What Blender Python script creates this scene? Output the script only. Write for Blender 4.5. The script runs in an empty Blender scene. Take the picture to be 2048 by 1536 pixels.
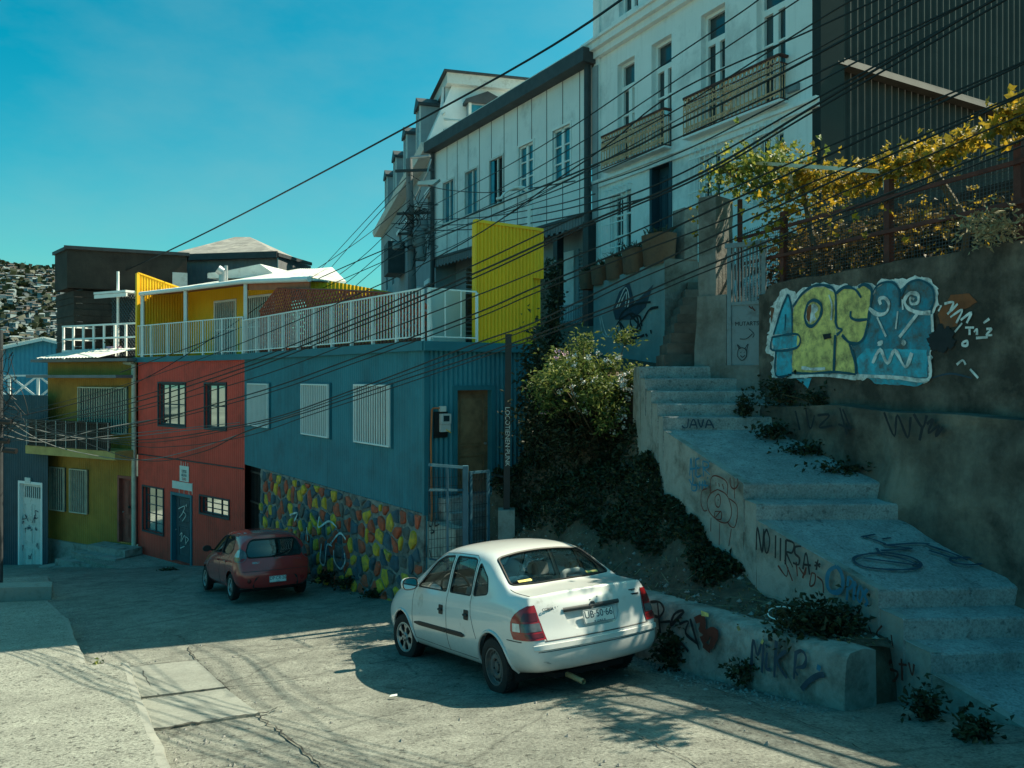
import bpy, bmesh, math, random
from mathutils import Vector, Matrix, noise
from mathutils.geometry import tessellate_polygon
from mathutils.bvhtree import BVHTree
rnd = random.Random(7)
SC = bpy.context.scene
COL = SC.collection
F, CX, CY = 1576.0, 1024.0, 752.0
def P(px, py, d):                      # a point seen at (px, py) of the photo, d metres ahead
    return Vector(((px-CX)/F*d, d, (CY-py)/F*d))
def V(*a): return Vector(a)
# ------------------------------------------------------------------ mesh builder
class MB:
    def __init__(s): s.v = []; s.f = []; s.m = []
    def add(s, vs, fs, mi=0):
        b = len(s.v); s.v += [tuple(x) for x in vs]
        for f in fs: s.f.append(tuple(b+i for i in f)); s.m.append(mi)
    def quad(s, a, b, c, d, mi=0): s.add([a, b, c, d], [(0, 1, 2, 3)], mi)
    def hexa(s, p, mi=0):              # 8 corners, 0-3 bottom loop, 4-7 top loop
        s.add(p, [(3,2,1,0),(4,5,6,7),(0,1,5,4),(1,2,6,5),(2,3,7,6),(3,0,4,7)], mi)
    def box(s, x0, x1, y0, y1, z0, z1, mi=0):
        s.hexa([(x0,y0,z0),(x1,y0,z0),(x1,y1,z0),(x0,y1,z0),(x0,y0,z1),(x1,y0,z1),(x1,y1,z1),(x0,y1,z1)], mi)
    def prism(s, pts, vec, mi=0):      # planar polygon swept along vec
        n = len(pts); vec = Vector(vec); a = [Vector(p) for p in pts]; b = [p+vec for p in a]
        s.add(a+b, [tuple(range(n-1,-1,-1)), tuple(range(n,2*n))]+[(i,(i+1)%n,n+(i+1)%n,n+i) for i in range(n)], mi)
    def tube(s, pts, r, k=6, caps=True, mi=0):
        pts = [Vector(p) for p in pts]; n = len(pts)
        rr = r if isinstance(r, (list, tuple)) else [r]*n
        vs = []; up = None
        for i in range(n):
            t = (pts[min(i+1,n-1)]-pts[max(i-1,0)])
            if t.length < 1e-9: t = V(0,0,1)
            t.normalize()
            if up is None: up = V(0,0,1) if abs(t.z) < .9 else V(1,0,0)
            a = t.cross(up)
            if a.length < 1e-6: a = t.cross(V(1,0,0))
            a.normalize(); b = a.cross(t).normalized(); up = b
            for j in range(k):
                q = 2*math.pi*j/k
                vs.append(pts[i]+(a*math.cos(q)+b*math.sin(q))*rr[i])
        fs = [(i*k+j, i*k+(j+1)%k, (i+1)*k+(j+1)%k, (i+1)*k+j) for i in range(n-1) for j in range(k)]
        if caps: fs += [tuple(range(k-1,-1,-1)), tuple((n-1)*k+j for j in range(k))]
        s.add(vs, fs, mi)
    def bar(s, a, b, w, h=None, mi=0, up=(0,0,1)):      # rectangular bar between two points
        a = Vector(a); b = Vector(b); h = h or w; t = (b-a).normalized(); up = Vector(up)
        x = t.cross(up)
        if x.length < 1e-5: x = t.cross(V(1,0,0))
        x.normalize(); y = x.cross(t).normalized(); x = x*w/2; y = y*h/2
        s.hexa([a-x-y, a+x-y, a+x+y, a-x+y, b-x-y, b+x-y, b+x+y, b-x+y], mi)
    def lathe(s, prof, n=24, mat=None, mi=0, closed=False):   # profile (r, h) about local Z
        m = mat or Matrix(); vs = []
        for j in range(n):
            q = 2*math.pi*j/n
            for r, h in prof: vs.append(m @ V(r*math.cos(q), r*math.sin(q), h))
        k = len(prof); fs = []
        for j in range(n):
            for i in range(k if closed else k-1):
                fs.append((j*k+i, ((j+1)%n)*k+i, ((j+1)%n)*k+(i+1)%k, j*k+(i+1)%k))
        s.add(vs, fs, mi)
    def disc(s, c, n, r, k=16, mi=0):
        n = Vector(n).normalized(); a = n.orthogonal().normalized(); b = n.cross(a)
        s.add([Vector(c)+(a*math.cos(2*math.pi*i/k)+b*math.sin(2*math.pi*i/k))*r for i in range(k)], [tuple(range(k))], mi)
    def poly(s, pts, mi=0):            # planar polygon, triangulated
        pts = [Vector(p) for p in pts]
        s.add(pts, [tuple(t) for t in tessellate_polygon([pts])], mi)
    def merge(s, o, mi=None):
        b = len(s.v); s.v += o.v; s.f += [tuple(b+i for i in f) for f in o.f]; s.m += o.m if mi is None else [mi]*len(o.f)
    def build(s, name, mats, parent=None, smooth=None, weld=False, **props):
        me = bpy.data.meshes.new(name)
        me.from_pydata(s.v, [], s.f)
        for m in (mats if isinstance(mats, (list, tuple)) else [mats]): me.materials.append(m)
        me.polygons.foreach_set('material_index', s.m)
        if weld:
            bm = bmesh.new(); bm.from_mesh(me); bmesh.ops.remove_doubles(bm, verts=bm.verts, dist=1e-4)
            bm.to_mesh(me); bm.free()
        if smooth is not None:
            me.polygons.foreach_set('use_smooth', [True]*len(me.polygons))
            me.set_sharp_from_angle(angle=math.radians(smooth))
        me.update()
        o = bpy.data.objects.new(name, me); COL.objects.link(o)
        if parent: attach(o, parent)
        for k, v in props.items(): o[k] = v
        return o
def attach(o, parent):
    o.parent = parent; o.matrix_parent_inverse = WM[parent.name].inverted() if parent.name in WM else Matrix()
WM = {}
def thing(name, label, cat, loc=(0,0,0), group=None, mat=None):
    o = bpy.data.objects.new(name, None); COL.objects.link(o); o.empty_display_size = .2
    m = mat if mat is not None else Matrix.Translation(Vector(loc)); o.matrix_world = m
    if mat is None: WM[o.name] = m.copy()      # world-built parts keep their place; cars build in local space
    o['label'] = label; o['category'] = cat
    if group: o['group'] = group
    return o
def tag(o, label, cat, group=None):
    o['label'] = label; o['category'] = cat
    if group: o['group'] = group
    return o
def struct(o): o['kind'] = 'structure'; return o
# ------------------------------------------------------------------ facade planes
class Plane:
    def __init__(s, o, u, v=(0,0,1)):
        s.o = Vector(o); s.u = Vector(u).normalized(); s.v = Vector(v).normalized()
        n = s.u.cross(s.v).normalized()
        if n.dot(-s.o) < 0: n = -n      # the normal looks at the camera side
        s.n = n
    def hit(s, px, py):
        d = V((px-CX)/F, 1, (CY-py)/F); t = s.o.dot(s.n)/d.dot(s.n); return d*t
    def uv(s, px, py):
        p = s.hit(px, py)-s.o; return p.dot(s.u), p.dot(s.v)
    def U(s, px): return s.uv(px, CY)[0]
    def pt(s, u, v, n=0.): return s.o+s.u*u+s.v*v+s.n*n
    def Z(s, px, py): return s.uv(px, py)[1]
    def rect(s, px0, px1, pt, pb):      # pixel box -> u0,u1,v0,v1 ; heights taken at the box's middle
        c = (px0+px1)/2; a, b = sorted((s.U(px0), s.U(px1))); return a, b, s.Z(c, pb), s.Z(c, pt)
    def box(s, mb, u0, u1, v0, v1, n0, n1, mi=0):
        mb.hexa([s.pt(u0,v0,n0), s.pt(u1,v0,n0), s.pt(u1,v0,n1), s.pt(u0,v0,n1), s.pt(u0,v1,n0), s.pt(u1,v1,n0), s.pt(u1,v1,n1), s.pt(u0,v1,n1)], mi)
    def off(s, n): return Plane(s.o+s.n*n, s.u, s.v)
def hplane(x0, y0, dx, dy): return Plane((x0, y0, 0), (dx, dy, 0))
def wall(mb, pl, u0, u1, v0, v1, holes=(), corr=None, depth=.0, n=0., back=None, mi=0):
    """sheet wall with openings; corr=(period, amplitude) makes a corrugated sheet; depth = reveal depth of the holes"""
    us = {u0, u1}
    if corr:
        st = corr[0]/6; k = int((u1-u0)/st)
        for i in range(k): us.add(u0+i*st)
    for h in holes: us |= {h[0], h[1]}
    us = sorted(x for x in us if u0-1e-6 <= x <= u1+1e-6)
    f = (lambda u: corr[1]*math.sin(2*math.pi*u/corr[0])) if corr else (lambda u: 0.)
    vf0 = v0 if callable(v0) else (lambda u: v0); vf1 = v1 if callable(v1) else (lambda u: v1)
    for a, b in zip(us, us[1:]):
        if b-a < 1e-6: continue
        m = (a+b)/2
        sp = sorted((h[2], h[3]) for h in holes if h[0] < m < h[1])
        lo = [vf0(a), vf0(b)]
        for z0, z1 in sp+[(None, None)]:
            hi = [vf1(a), vf1(b)] if z0 is None else [z0, z0]
            if hi[0]-lo[0] > 1e-5 or hi[1]-lo[1] > 1e-5:
                mb.quad(pl.pt(a,lo[0],n+f(a)), pl.pt(b,lo[1],n+f(b)), pl.pt(b,hi[1],n+f(b)), pl.pt(a,hi[0],n+f(a)), mi)
            lo = [z1, z1]
    if depth:
        for a, b, c, d in holes:
            e = n-depth
            mb.quad(pl.pt(a,c,n), pl.pt(a,d,n), pl.pt(a,d,e), pl.pt(a,c,e), mi); mb.quad(pl.pt(b,c,n), pl.pt(b,d,n), pl.pt(b,d,e), pl.pt(b,c,e), mi)
            mb.quad(pl.pt(a,c,n), pl.pt(b,c,n), pl.pt(b,c,e), pl.pt(a,c,e), mi); mb.quad(pl.pt(a,d,n), pl.pt(b,d,n), pl.pt(b,d,e), pl.pt(a,d,e), mi)
def catmull(pts, n=5):
    if len(pts) < 3: return pts
    q = [pts[0]]+list(pts)+[pts[-1]]; out = []
    for i in range(1, len(q)-2):
        a, b, c, d = q[i-1], q[i], q[i+1], q[i+2]
        for j in range(n):
            t = j/n
            out.append(tuple(.5*(2*b[k]+(c[k]-a[k])*t+(2*a[k]-5*b[k]+4*c[k]-d[k])*t*t+(3*b[k]-a[k]-3*c[k]+d[k])*t**3) for k in range(len(b))))
    out.append(tuple(q[-2])); return out
_so = [0]
def stroke(mb, pl, pix, w, off=.004, smooth=True, mi=0, close=False):
    """a painted line on a surface: pixel polyline -> flat ribbon, each stroke a hair above the last"""
    if close: pix = list(pix)+[pix[0]]
    if smooth and len(pix) > 2: pix = catmull(pix, 5)
    _so[0] = (_so[0]+1) % 40
    pts = [pl.uv(*p) for p in pix]; L = []; R_ = []; n = len(pts)
    for i in range(n):
        a = pts[max(i-1,0)]; b = pts[min(i+1,n-1)]; dx, dy = b[0]-a[0], b[1]-a[1]; l = math.hypot(dx, dy) or 1
        k = w/2*(.86+.5*noise.noise(V(pts[i][0]*9, pts[i][1]*9, _so[0])))
        o = off+_so[0]*.0002+i*.00001
        L.append(pl.pt(pts[i][0]-dy/l*k, pts[i][1]+dx/l*k, o)); R_.append(pl.pt(pts[i][0]+dy/l*k, pts[i][1]-dx/l*k, o))
    mb.add(L+R_, [(i, i+1, n+i+1, n+i) for i in range(n-1)], mi)
def dense2(pts, st):
    out = []
    for i in range(len(pts)):
        a = Vector(pts[i]); b = Vector(pts[(i+1) % len(pts)]); k = max(1, int((b-a).length/st)); out += [tuple(a+(b-a)*j/k) for j in range(k)]
    return out
def fillpix(mb, pl, pix, off, mi=0, smooth=True, rag=0):
    if smooth: pix = catmull(list(pix)+[pix[0]], 4)[:-1]
    if rag: pix = [(p[0]+rag*noise.noise(V(p[0]*.09,p[1]*.09,1))+rag*.7*noise.noise(V(p[0]*.4,p[1]*.4,4)), p[1]+rag*noise.noise(V(p[0]*.09,p[1]*.09,7))) for p in dense2(pix, 5)]
    mb.poly([pl.pt(*pl.uv(*p), off) for p in pix], mi)
def text(mb, s, size, mat, mi=0, ext=.001, align='CENTER', sx=1.0):
    c = bpy.data.curves.new('t', 'FONT'); c.body = s; c.size = size; c.extrude = ext; c.align_x = align; c.align_y = 'CENTER'; c.resolution_u = 3
    o = bpy.data.objects.new('t', c); COL.objects.link(o)
    dg = bpy.context.evaluated_depsgraph_get(); me = bpy.data.meshes.new_from_object(o.evaluated_get(dg))
    mb.add([mat @ V(v.co.x*sx, v.co.y, v.co.z) for v in me.vertices], [tuple(p.vertices) for p in me.polygons], mi)
    bpy.data.objects.remove(o); bpy.data.curves.remove(c); bpy.data.meshes.remove(me)
def planemat(pl, u, v, n=0.):
    m = Matrix.Identity(4)
    uu = pl.u if pl.u.cross(pl.v).dot(pl.n) > 0 else -pl.u
    for i in range(3): m[i][0] = uu[i]; m[i][1] = pl.v[i]; m[i][2] = pl.n[i]; m[i][3] = pl.pt(u, v, n)[i]
    return m
# ------------------------------------------------------------------ materials
def mat(name, col, rough=.8, var=.18, scale=2.5, bump=0., bscale=30., dirt=None, metal=0., spec=.4, coat=0., trans=0., detail=6., streak=0.):
    m = bpy.data.materials.new(name); m.use_nodes = True; N = m.node_tree.nodes; Lk = m.node_tree.links
    b = N['Principled BSDF']; b.inputs['Roughness'].default_value = rough; b.inputs['Metallic'].default_value = metal
    b.inputs['Specular IOR Level'].default_value = spec; b.inputs['Coat Weight'].default_value = coat
    tc = N.new('ShaderNodeTexCoord'); co = tc.outputs['Object']
    def nz(sc, det=detail, vec=None, rg=.6):
        n = N.new('ShaderNodeTexNoise'); n.inputs['Scale'].default_value = sc; n.inputs['Detail'].default_value = det
        n.inputs['Roughness'].default_value = rg; Lk.new(vec or co, n.inputs['Vector']); return n.outputs['Fac']
    def ramp(fac, a, c):
        r = N.new('ShaderNodeMapRange'); r.inputs[1].default_value = a; r.inputs[2].default_value = c; Lk.new(fac, r.inputs[0]); return r.outputs[0]
    def mix(fac, A, B):
        x = N.new('ShaderNodeMix'); x.data_type = 'RGBA'; Lk.new(fac, x.inputs[0])
        for sock, val in ((x.inputs[6], A), (x.inputs[7], B)):
            if isinstance(val, (tuple, list)): sock.default_value = (*val, 1)
            else: Lk.new(val, sock)
        return x.outputs[2]
    c = mix(ramp(nz(scale), .3, .7), tuple(x*(1-var) for x in col), tuple(min(1, x*(1+var)) for x in col))
    if dirt:
        dcol, amt, dsc = dirt
        f = ramp(nz(dsc, 9, None, .7), .62-amt*.3, .80-amt*.2); c = mix(f, c, dcol)
    if streak:
        mp = N.new('ShaderNodeMapping'); mp.inputs['Scale'].default_value = (4, 4, .35); Lk.new(co, mp.inputs[0])
        f = ramp(nz(2.2, 6, mp.outputs[0]), .52, .85); mm = N.new('ShaderNodeMath'); mm.operation = 'MULTIPLY'; mm.inputs[1].default_value = streak
        Lk.new(f, mm.inputs[0]); c = mix(mm.outputs[0], c, tuple(x*.35 for x in col))
    Lk.new(c, b.inputs['Base Color'])
    if bump:
        bp = N.new('ShaderNodeBump'); bp.inputs['Strength'].default_value = bump; bp.inputs['Distance'].default_value = .02
        Lk.new(nz(bscale, 8, None, .65), bp.inputs['Height']); Lk.new(bp.outputs[0], b.inputs['Normal'])
    if trans:
        t = N.new('ShaderNodeBsdfTranslucent'); ms = N.new('ShaderNodeMixShader'); ms.inputs[0].default_value = trans
        Lk.new(c, t.inputs['Color']); Lk.new(b.outputs[0], ms.inputs[1]); Lk.new(t.outputs[0], ms.inputs[2])
        Lk.new(ms.outputs[0], N['Material Output'].inputs['Surface'])
    return m
def leafmat(name, c1, c2, trans=.4, rough=.55, c3=None):
    m = mat(name, c1, rough, .3, 6., trans=trans); N = m.node_tree.nodes; L = m.node_tree.links
    g = N.new('ShaderNodeNewGeometry'); r = N.new('ShaderNodeValToRGB'); e = r.color_ramp.elements
    e[0].color = (*c1, 1); e[1].color = (*c2, 1)
    if c3: x = r.color_ramp.elements.new(.55); x.color = (*c3, 1)
    L.new(g.outputs['Random Per Island'], r.inputs[0])
    for n in N:
        if n.type == 'BSDF_PRINCIPLED': L.new(r.outputs[0], n.inputs['Base Color'])
        if n.type == 'BSDF_TRANSLUCENT': L.new(r.outputs[0], n.inputs['Color'])
    return m
def glassmat(name, tint, rough=.03, alpha=.35):     # thin pane: clear with a skin of reflection
    m = bpy.data.materials.new(name); m.use_nodes = True; N = m.node_tree.nodes; L = m.node_tree.links
    N.remove(N['Principled BSDF']); t = N.new('ShaderNodeBsdfTransparent'); t.inputs[0].default_value = (*tint, 1)
    g = N.new('ShaderNodeBsdfGlossy'); g.inputs['Roughness'].default_value = rough; g.inputs[0].default_value = (.9,.95,.95,1)
    f = N.new('ShaderNodeFresnel'); f.inputs[0].default_value = 1.5
    a = N.new('ShaderNodeMath'); a.operation = 'MULTIPLY_ADD'; a.inputs[1].default_value = 1.; a.inputs[2].default_value = alpha; a.use_clamp = True
    L.new(f.outputs[0], a.inputs[0]); ms = N.new('ShaderNodeMixShader'); L.new(a.outputs[0], ms.inputs[0]); L.new(t.outputs[0], ms.inputs[1]); L.new(g.outputs[0], ms.inputs[2])
    L.new(ms.outputs[0], N['Material Output'].inputs['Surface']); return m
def groundmat(name, col, pit=1., crack=.6, var=.25, stain=.5, rough=.9, mottled=3.):
    m = mat(name, col, rough, var, .8); N = m.node_tree.nodes; L = m.node_tree.links; b = N['Principled BSDF']
    base = b.inputs['Base Color'].links[0].from_socket; co = [n for n in N if n.type == 'TEX_COORD'][0].outputs['Object']
    def nz(sc, det, rg=.6):
        n = N.new('ShaderNodeTexNoise'); n.inputs['Scale'].default_value = sc; n.inputs['Detail'].default_value = det; n.inputs['Roughness'].default_value = rg; L.new(co, n.inputs['Vector']); return n.outputs['Fac']
    def rng(f, a, c, x=0., y=1.):
        r = N.new('ShaderNodeMapRange'); r.inputs[1].default_value = a; r.inputs[2].default_value = c; r.inputs[3].default_value = x; r.inputs[4].default_value = y; L.new(f, r.inputs[0]); return r.outputs[0]
    def mul(c, f):
        x = N.new('ShaderNodeMix'); x.data_type = 'RGBA'; x.blend_type = 'MULTIPLY'; x.inputs[0].default_value = 1; L.new(c, x.inputs[6]); L.new(f, x.inputs[7]); return x.outputs[2]
    c = mul(base, rng(nz(mottled, 10, .75), .3, .72, 1-stain, 1.15))
    c = mul(c, rng(nz(42, 4, .7), .36, .58, 1-.45*pit, 1+.1*pit))
    sp = rng(nz(16, 3, .6), .33, .40, max(0,1-.55*pit), 1.); c = mul(c, sp)
    nd = N.new('ShaderNodeTexNoise'); nd.inputs['Scale'].default_value = 1.7; nd.inputs['Detail'].default_value = 6; L.new(co, nd.inputs['Vector'])
    ad = N.new('ShaderNodeMix'); ad.data_type = 'RGBA'; ad.inputs[0].default_value = .25; L.new(co, ad.inputs[6]); L.new(nd.outputs['Color'], ad.inputs[7])
    vo = N.new('ShaderNodeTexVoronoi'); vo.feature = 'DISTANCE_TO_EDGE'; vo.inputs['Scale'].default_value = .55; L.new(ad.outputs[2], vo.inputs['Vector'])
    if crack: c = mul(c, rng(vo.outputs['Distance'], .0, .012, 1-crack, 1.))
    L.new(c, b.inputs['Base Color'])
    bp = N.new('ShaderNodeBump'); bp.inputs['Strength'].default_value = .55*pit; bp.inputs['Distance'].default_value = .03
    h = N.new('ShaderNodeMath'); h.operation = 'ADD'; L.new(nz(38, 6, .75), h.inputs[0]); L.new(sp, h.inputs[1])
    L.new(h.outputs[0], bp.inputs['Height']); L.new(bp.outputs[0], b.inputs['Normal']); return m
GRIME = (.035,.035,.03)
M = dict(
 road=groundmat('road_concrete', (.29,.29,.25), 1.0, .35, .22, .5),
 slab=groundmat('pavement_concrete', (.36,.36,.31), 1.25, .0, .15, .28),
 conc=groundmat('stair_concrete', (.42,.43,.42), .7, .12, .2, .45),
 patch=groundmat('patch_concrete', (.285,.29,.255), .35, .0, .12, .25),
 kerb=mat('worn_kerb', (.30,.30,.265), .9, .35, 5, .4, 30, ((.2,.2,.18), .5, 5)),
 plaster=mat('old_plaster', (.26,.255,.235), .92, .25, 1.5, .7, 14, ((.10,.09,.075), .75, 1.4), streak=.5),
 plaster2=mat('rough_render', (.39,.385,.35), .92, .25, 2.2, .8, 16, ((.12,.11,.09), .6, 2.2), streak=.3),
 retain=mat('retaining_plaster', (.19,.155,.125), .95, .45, 1.9, 1., 13, ((.05,.042,.034), 1.0, 2.0), streak=.8),
 lowwall=mat('low_wall_render', (.36,.355,.32), .92, .25, 2., .8, 18, ((.10,.10,.085), .6, 2.6), streak=.3),
 plinth=mat('plinth_render', (.205,.175,.14), .95, .35, 1.8, 1., 12, ((.055,.048,.04), .85, 1.3), streak=.7),
 soil=mat('bank_soil', (.115,.08,.055), 1, .45, 5, 1., 22, ((.16,.14,.11), .35, 9)),
 red=mat('red_sheet', (.76,.075,.05), .6, .10, 1.2, .0, 30, ((.42,.05,.035), .45, .7), streak=.35),
 blue=mat('teal_sheet', (.028,.20,.26), .55, .16, .9, .0, 30, ((.022,.12,.16), .5, .7), streak=.45),
 trimblue=mat('teal_trim', (.025,.165,.215), .55, .12, 2),
 yellow=mat('yellow_sheet', (.97,.52,.012), .55, .08, 1.2, streak=.12),
 olive=mat('olive_sheet', (.36,.20,.035), .75, .2, 1.5, streak=.3),
 olivetrim=mat('olive_trim', (.46,.34,.12), .8, .2, 2.),
 stonegap=mat('wall_mortar', (.27,.25,.23), .95, .3, 4, 1., 25, ((.07,.06,.055), .6, 5)),
 st_red=mat('red_stone', (.60,.11,.055), .9, .3, 5, .9, 22, ((.16,.09,.075), .5, 6)),
 st_yel=mat('yellow_stone', (.78,.44,.045), .9, .25, 5, .9, 22, ((.25,.20,.09), .5, 6)),
 st_gry=mat('bare_stone', (.14,.13,.12), .9, .3, 8, .7, 30),
 st_blu=mat('blue_stone', (.075,.12,.155), .9, .3, 5, .9, 22, ((.09,.09,.085), .5, 6)),
 white=mat('white_paint', (.84,.85,.83), .5, .06, 2.),
 offwhite=mat('weathered_white', (.66,.67,.64), .6, .12, 3., 0, 30, ((.35,.33,.28), .3, 3)),
 whouse=mat('white_render', (.86,.87,.86), .85, .05, .8, .15, 20, ((.50,.52,.52), .35, .5), streak=.25),
 panel=mat('panel_cladding', (.80,.82,.81), .75, .06, .7, .05, 12, ((.48,.5,.5), .3, .6), streak=.12),
 dkframe=mat('dark_frame', (.025,.045,.06), .5, .2, 4),
 dark=mat('dark_void', (.012,.014,.016), .9, .2, 4),
 black=mat('black_plastic', (.015,.015,.016), .55, .2, 5),
 blackpole=mat('black_metal', (.02,.022,.025), .45, .3, 5),
 gutter=mat('dark_gutter', (.05,.055,.06), .6, .25, 3),
 wood=mat('door_wood', (.25,.145,.08), .6, .35, 5, .3, 40),
 dkwood=mat('dark_boards', (.045,.035,.028), .85, .45, 1.2, .4, 18, streak=.5),
 rust=mat('rusty_red_steel', (.10,.032,.025), .75, .35, 6, .3, 60),
 corten=mat('dark_corrugated', (.055,.052,.046), .65, .25, 1.5),
 steel=mat('galvanised', (.42,.44,.45), .4, .15, 6, metal=.6),
 zinc=mat('pale_roof_sheet', (.66,.67,.63), .5, .2, 1.5, 0, 30, ((.35,.30,.24), .35, 2)),
 oldroof=mat('old_roof', (.25,.235,.22), .8, .35, 1.5, 0, 30, ((.5,.46,.4), .4, 2)),
 gate=mat('grey_blue_gate', (.20,.25,.27), .55, .2, 3, 0, 30, ((.10,.10,.10), .4, 3)),
 bluerail=mat('teal_rail', (.05,.14,.19), .45, .2, 5),
 darkconc=mat('dark_worn_concrete', (.10,.10,.09), .95, .35, 3, .6, 18),
 iron=mat('ochre_iron', (.66,.40,.24), .6, .35, 9),
 terracotta=mat('old_planter', (.19,.10,.06), .85, .35, 4, .4, 20, ((.07,.05,.04), .5, 4)),
 mural=mat('mural_base', (.22,.32,.34), .85, .3, 1.2, .4, 14, ((.25,.30,.30), .5, 1.6), streak=.4),
 greywall=mat('grey_blue_wall', (.30,.34,.36), .8, .12, 1.5, streak=.25),
 lattice=mat('red_lattice', (.36,.075,.04), .7, .25, 6),
 brick=mat('orange_fascia', (.42,.13,.06), .7, .2, 4),
 greysheet=mat('grey_sheet', (.17,.18,.19), .7, .2, 1.2, streak=.4),
 skyblue=mat('bright_blue_sheet', (.07,.33,.46), .6, .12, 1.5),
 navy=mat('dark_blue_sheet', (.02,.06,.085), .6, .2, 2, streak=.2),
 pink=mat('pink_door', (.30,.075,.06), .6, .2, 4, streak=.2),
 curtain=mat('curtain', (.72,.74,.72), .9, .15, 7),
 bluecurt=mat('blue_curtain', (.03,.30,.42), .8, .2, 5),
 pane=mat('window_glass', (.03,.055,.065), .06, .3, 1.2, spec=.8),
 bluepane=mat('sky_window_glass', (.02,.17,.24), .08, .35, 1.5, spec=.8),
 cable=mat('cable_rubber', (.012,.014,.015), .55, .1, 4),
 cablegrey=mat('cable_grey', (.22,.22,.21), .5, .1, 4),
 g_black=mat('spray_black', (.015,.018,.022), .7, .2, 9), g_blue=mat('spray_blue', (.02,.16,.26), .7, .25, 9),
 g_navy=mat('spray_navy', (.03,.06,.09), .7, .3, 9),
 g_red=mat('spray_red', (.13,.03,.02), .8, .3, 9), g_white=mat('spray_white', (.76,.77,.75), .85, .2, 6, 0, 30, ((.20,.20,.19), .55, 7)),
 m_cyan=mat('mural_cyan', (.055,.44,.58), .85, .22, 4, .4, 20, ((.12,.13,.125), .6, 6)),
 m_deep=mat('mural_deep_blue', (.03,.30,.42), .85, .3, 4, .4, 20, ((.10,.10,.09), .85, 5)),
 m_yel=mat('mural_yellow', (.85,.70,.22), .85, .15, 3, .4, 20, ((.22,.18,.09), .65, 7)),
 m_navy=mat('mural_navy', (.015,.09,.13), .8, .2, 6), m_or=mat('mural_rust', (.25,.08,.03), .8, .3, 6, 0, 30, ((.1,.08,.06), .5, 5)),
 paper=mat('poster_paper', (.72,.73,.68), .8, .08, 6), ink=mat('poster_ink', (.03,.06,.09), .8, .1, 6), inkred=mat('poster_red', (.35,.05,.04), .8, .1, 6),
 copper=mat('orange_conduit', (.45,.13,.04), .5, .2, 5),
 pipe=mat('cream_pipe', (.55,.53,.42), .5, .2, 4, streak=.3),
 meter=mat('meter_case', (.55,.57,.57), .4, .06, 5),
 ivy=leafmat('ivy_leaf', (.010,.018,.008), (.05,.06,.022), .2),
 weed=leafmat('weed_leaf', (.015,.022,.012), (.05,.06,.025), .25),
 bush=leafmat('bush_leaf', (.06,.10,.025), (.30,.30,.075), .35, c3=(.13,.18,.045)),
 vine=leafmat('vine_leaf', (.07,.08,.015), (.60,.36,.025), .45, c3=(.40,.27,.03)),
 vinegreen=leafmat('vine_green', (.06,.10,.02), (.46,.40,.06), .45, c3=(.20,.24,.05)),
 vineshade=leafmat('vine_shade_tone', (.03,.03,.012), (.14,.09,.03), .3),  # dark copy of the vine leaf, shade put into its colour
 flower=mat('flower', (.66,.65,.62), .8, .15, 20), pinkf=mat('pink_flower', (.65,.40,.52), .8, .2, 20),
 stem=mat('stem', (.12,.09,.05), .9, .3, 8), dry=mat('dry_straw', (.32,.26,.15), .9, .3, 8),
 pebble=mat('pebble', (.28,.27,.25), .9, .3, 12, .5, 40),
)
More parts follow.
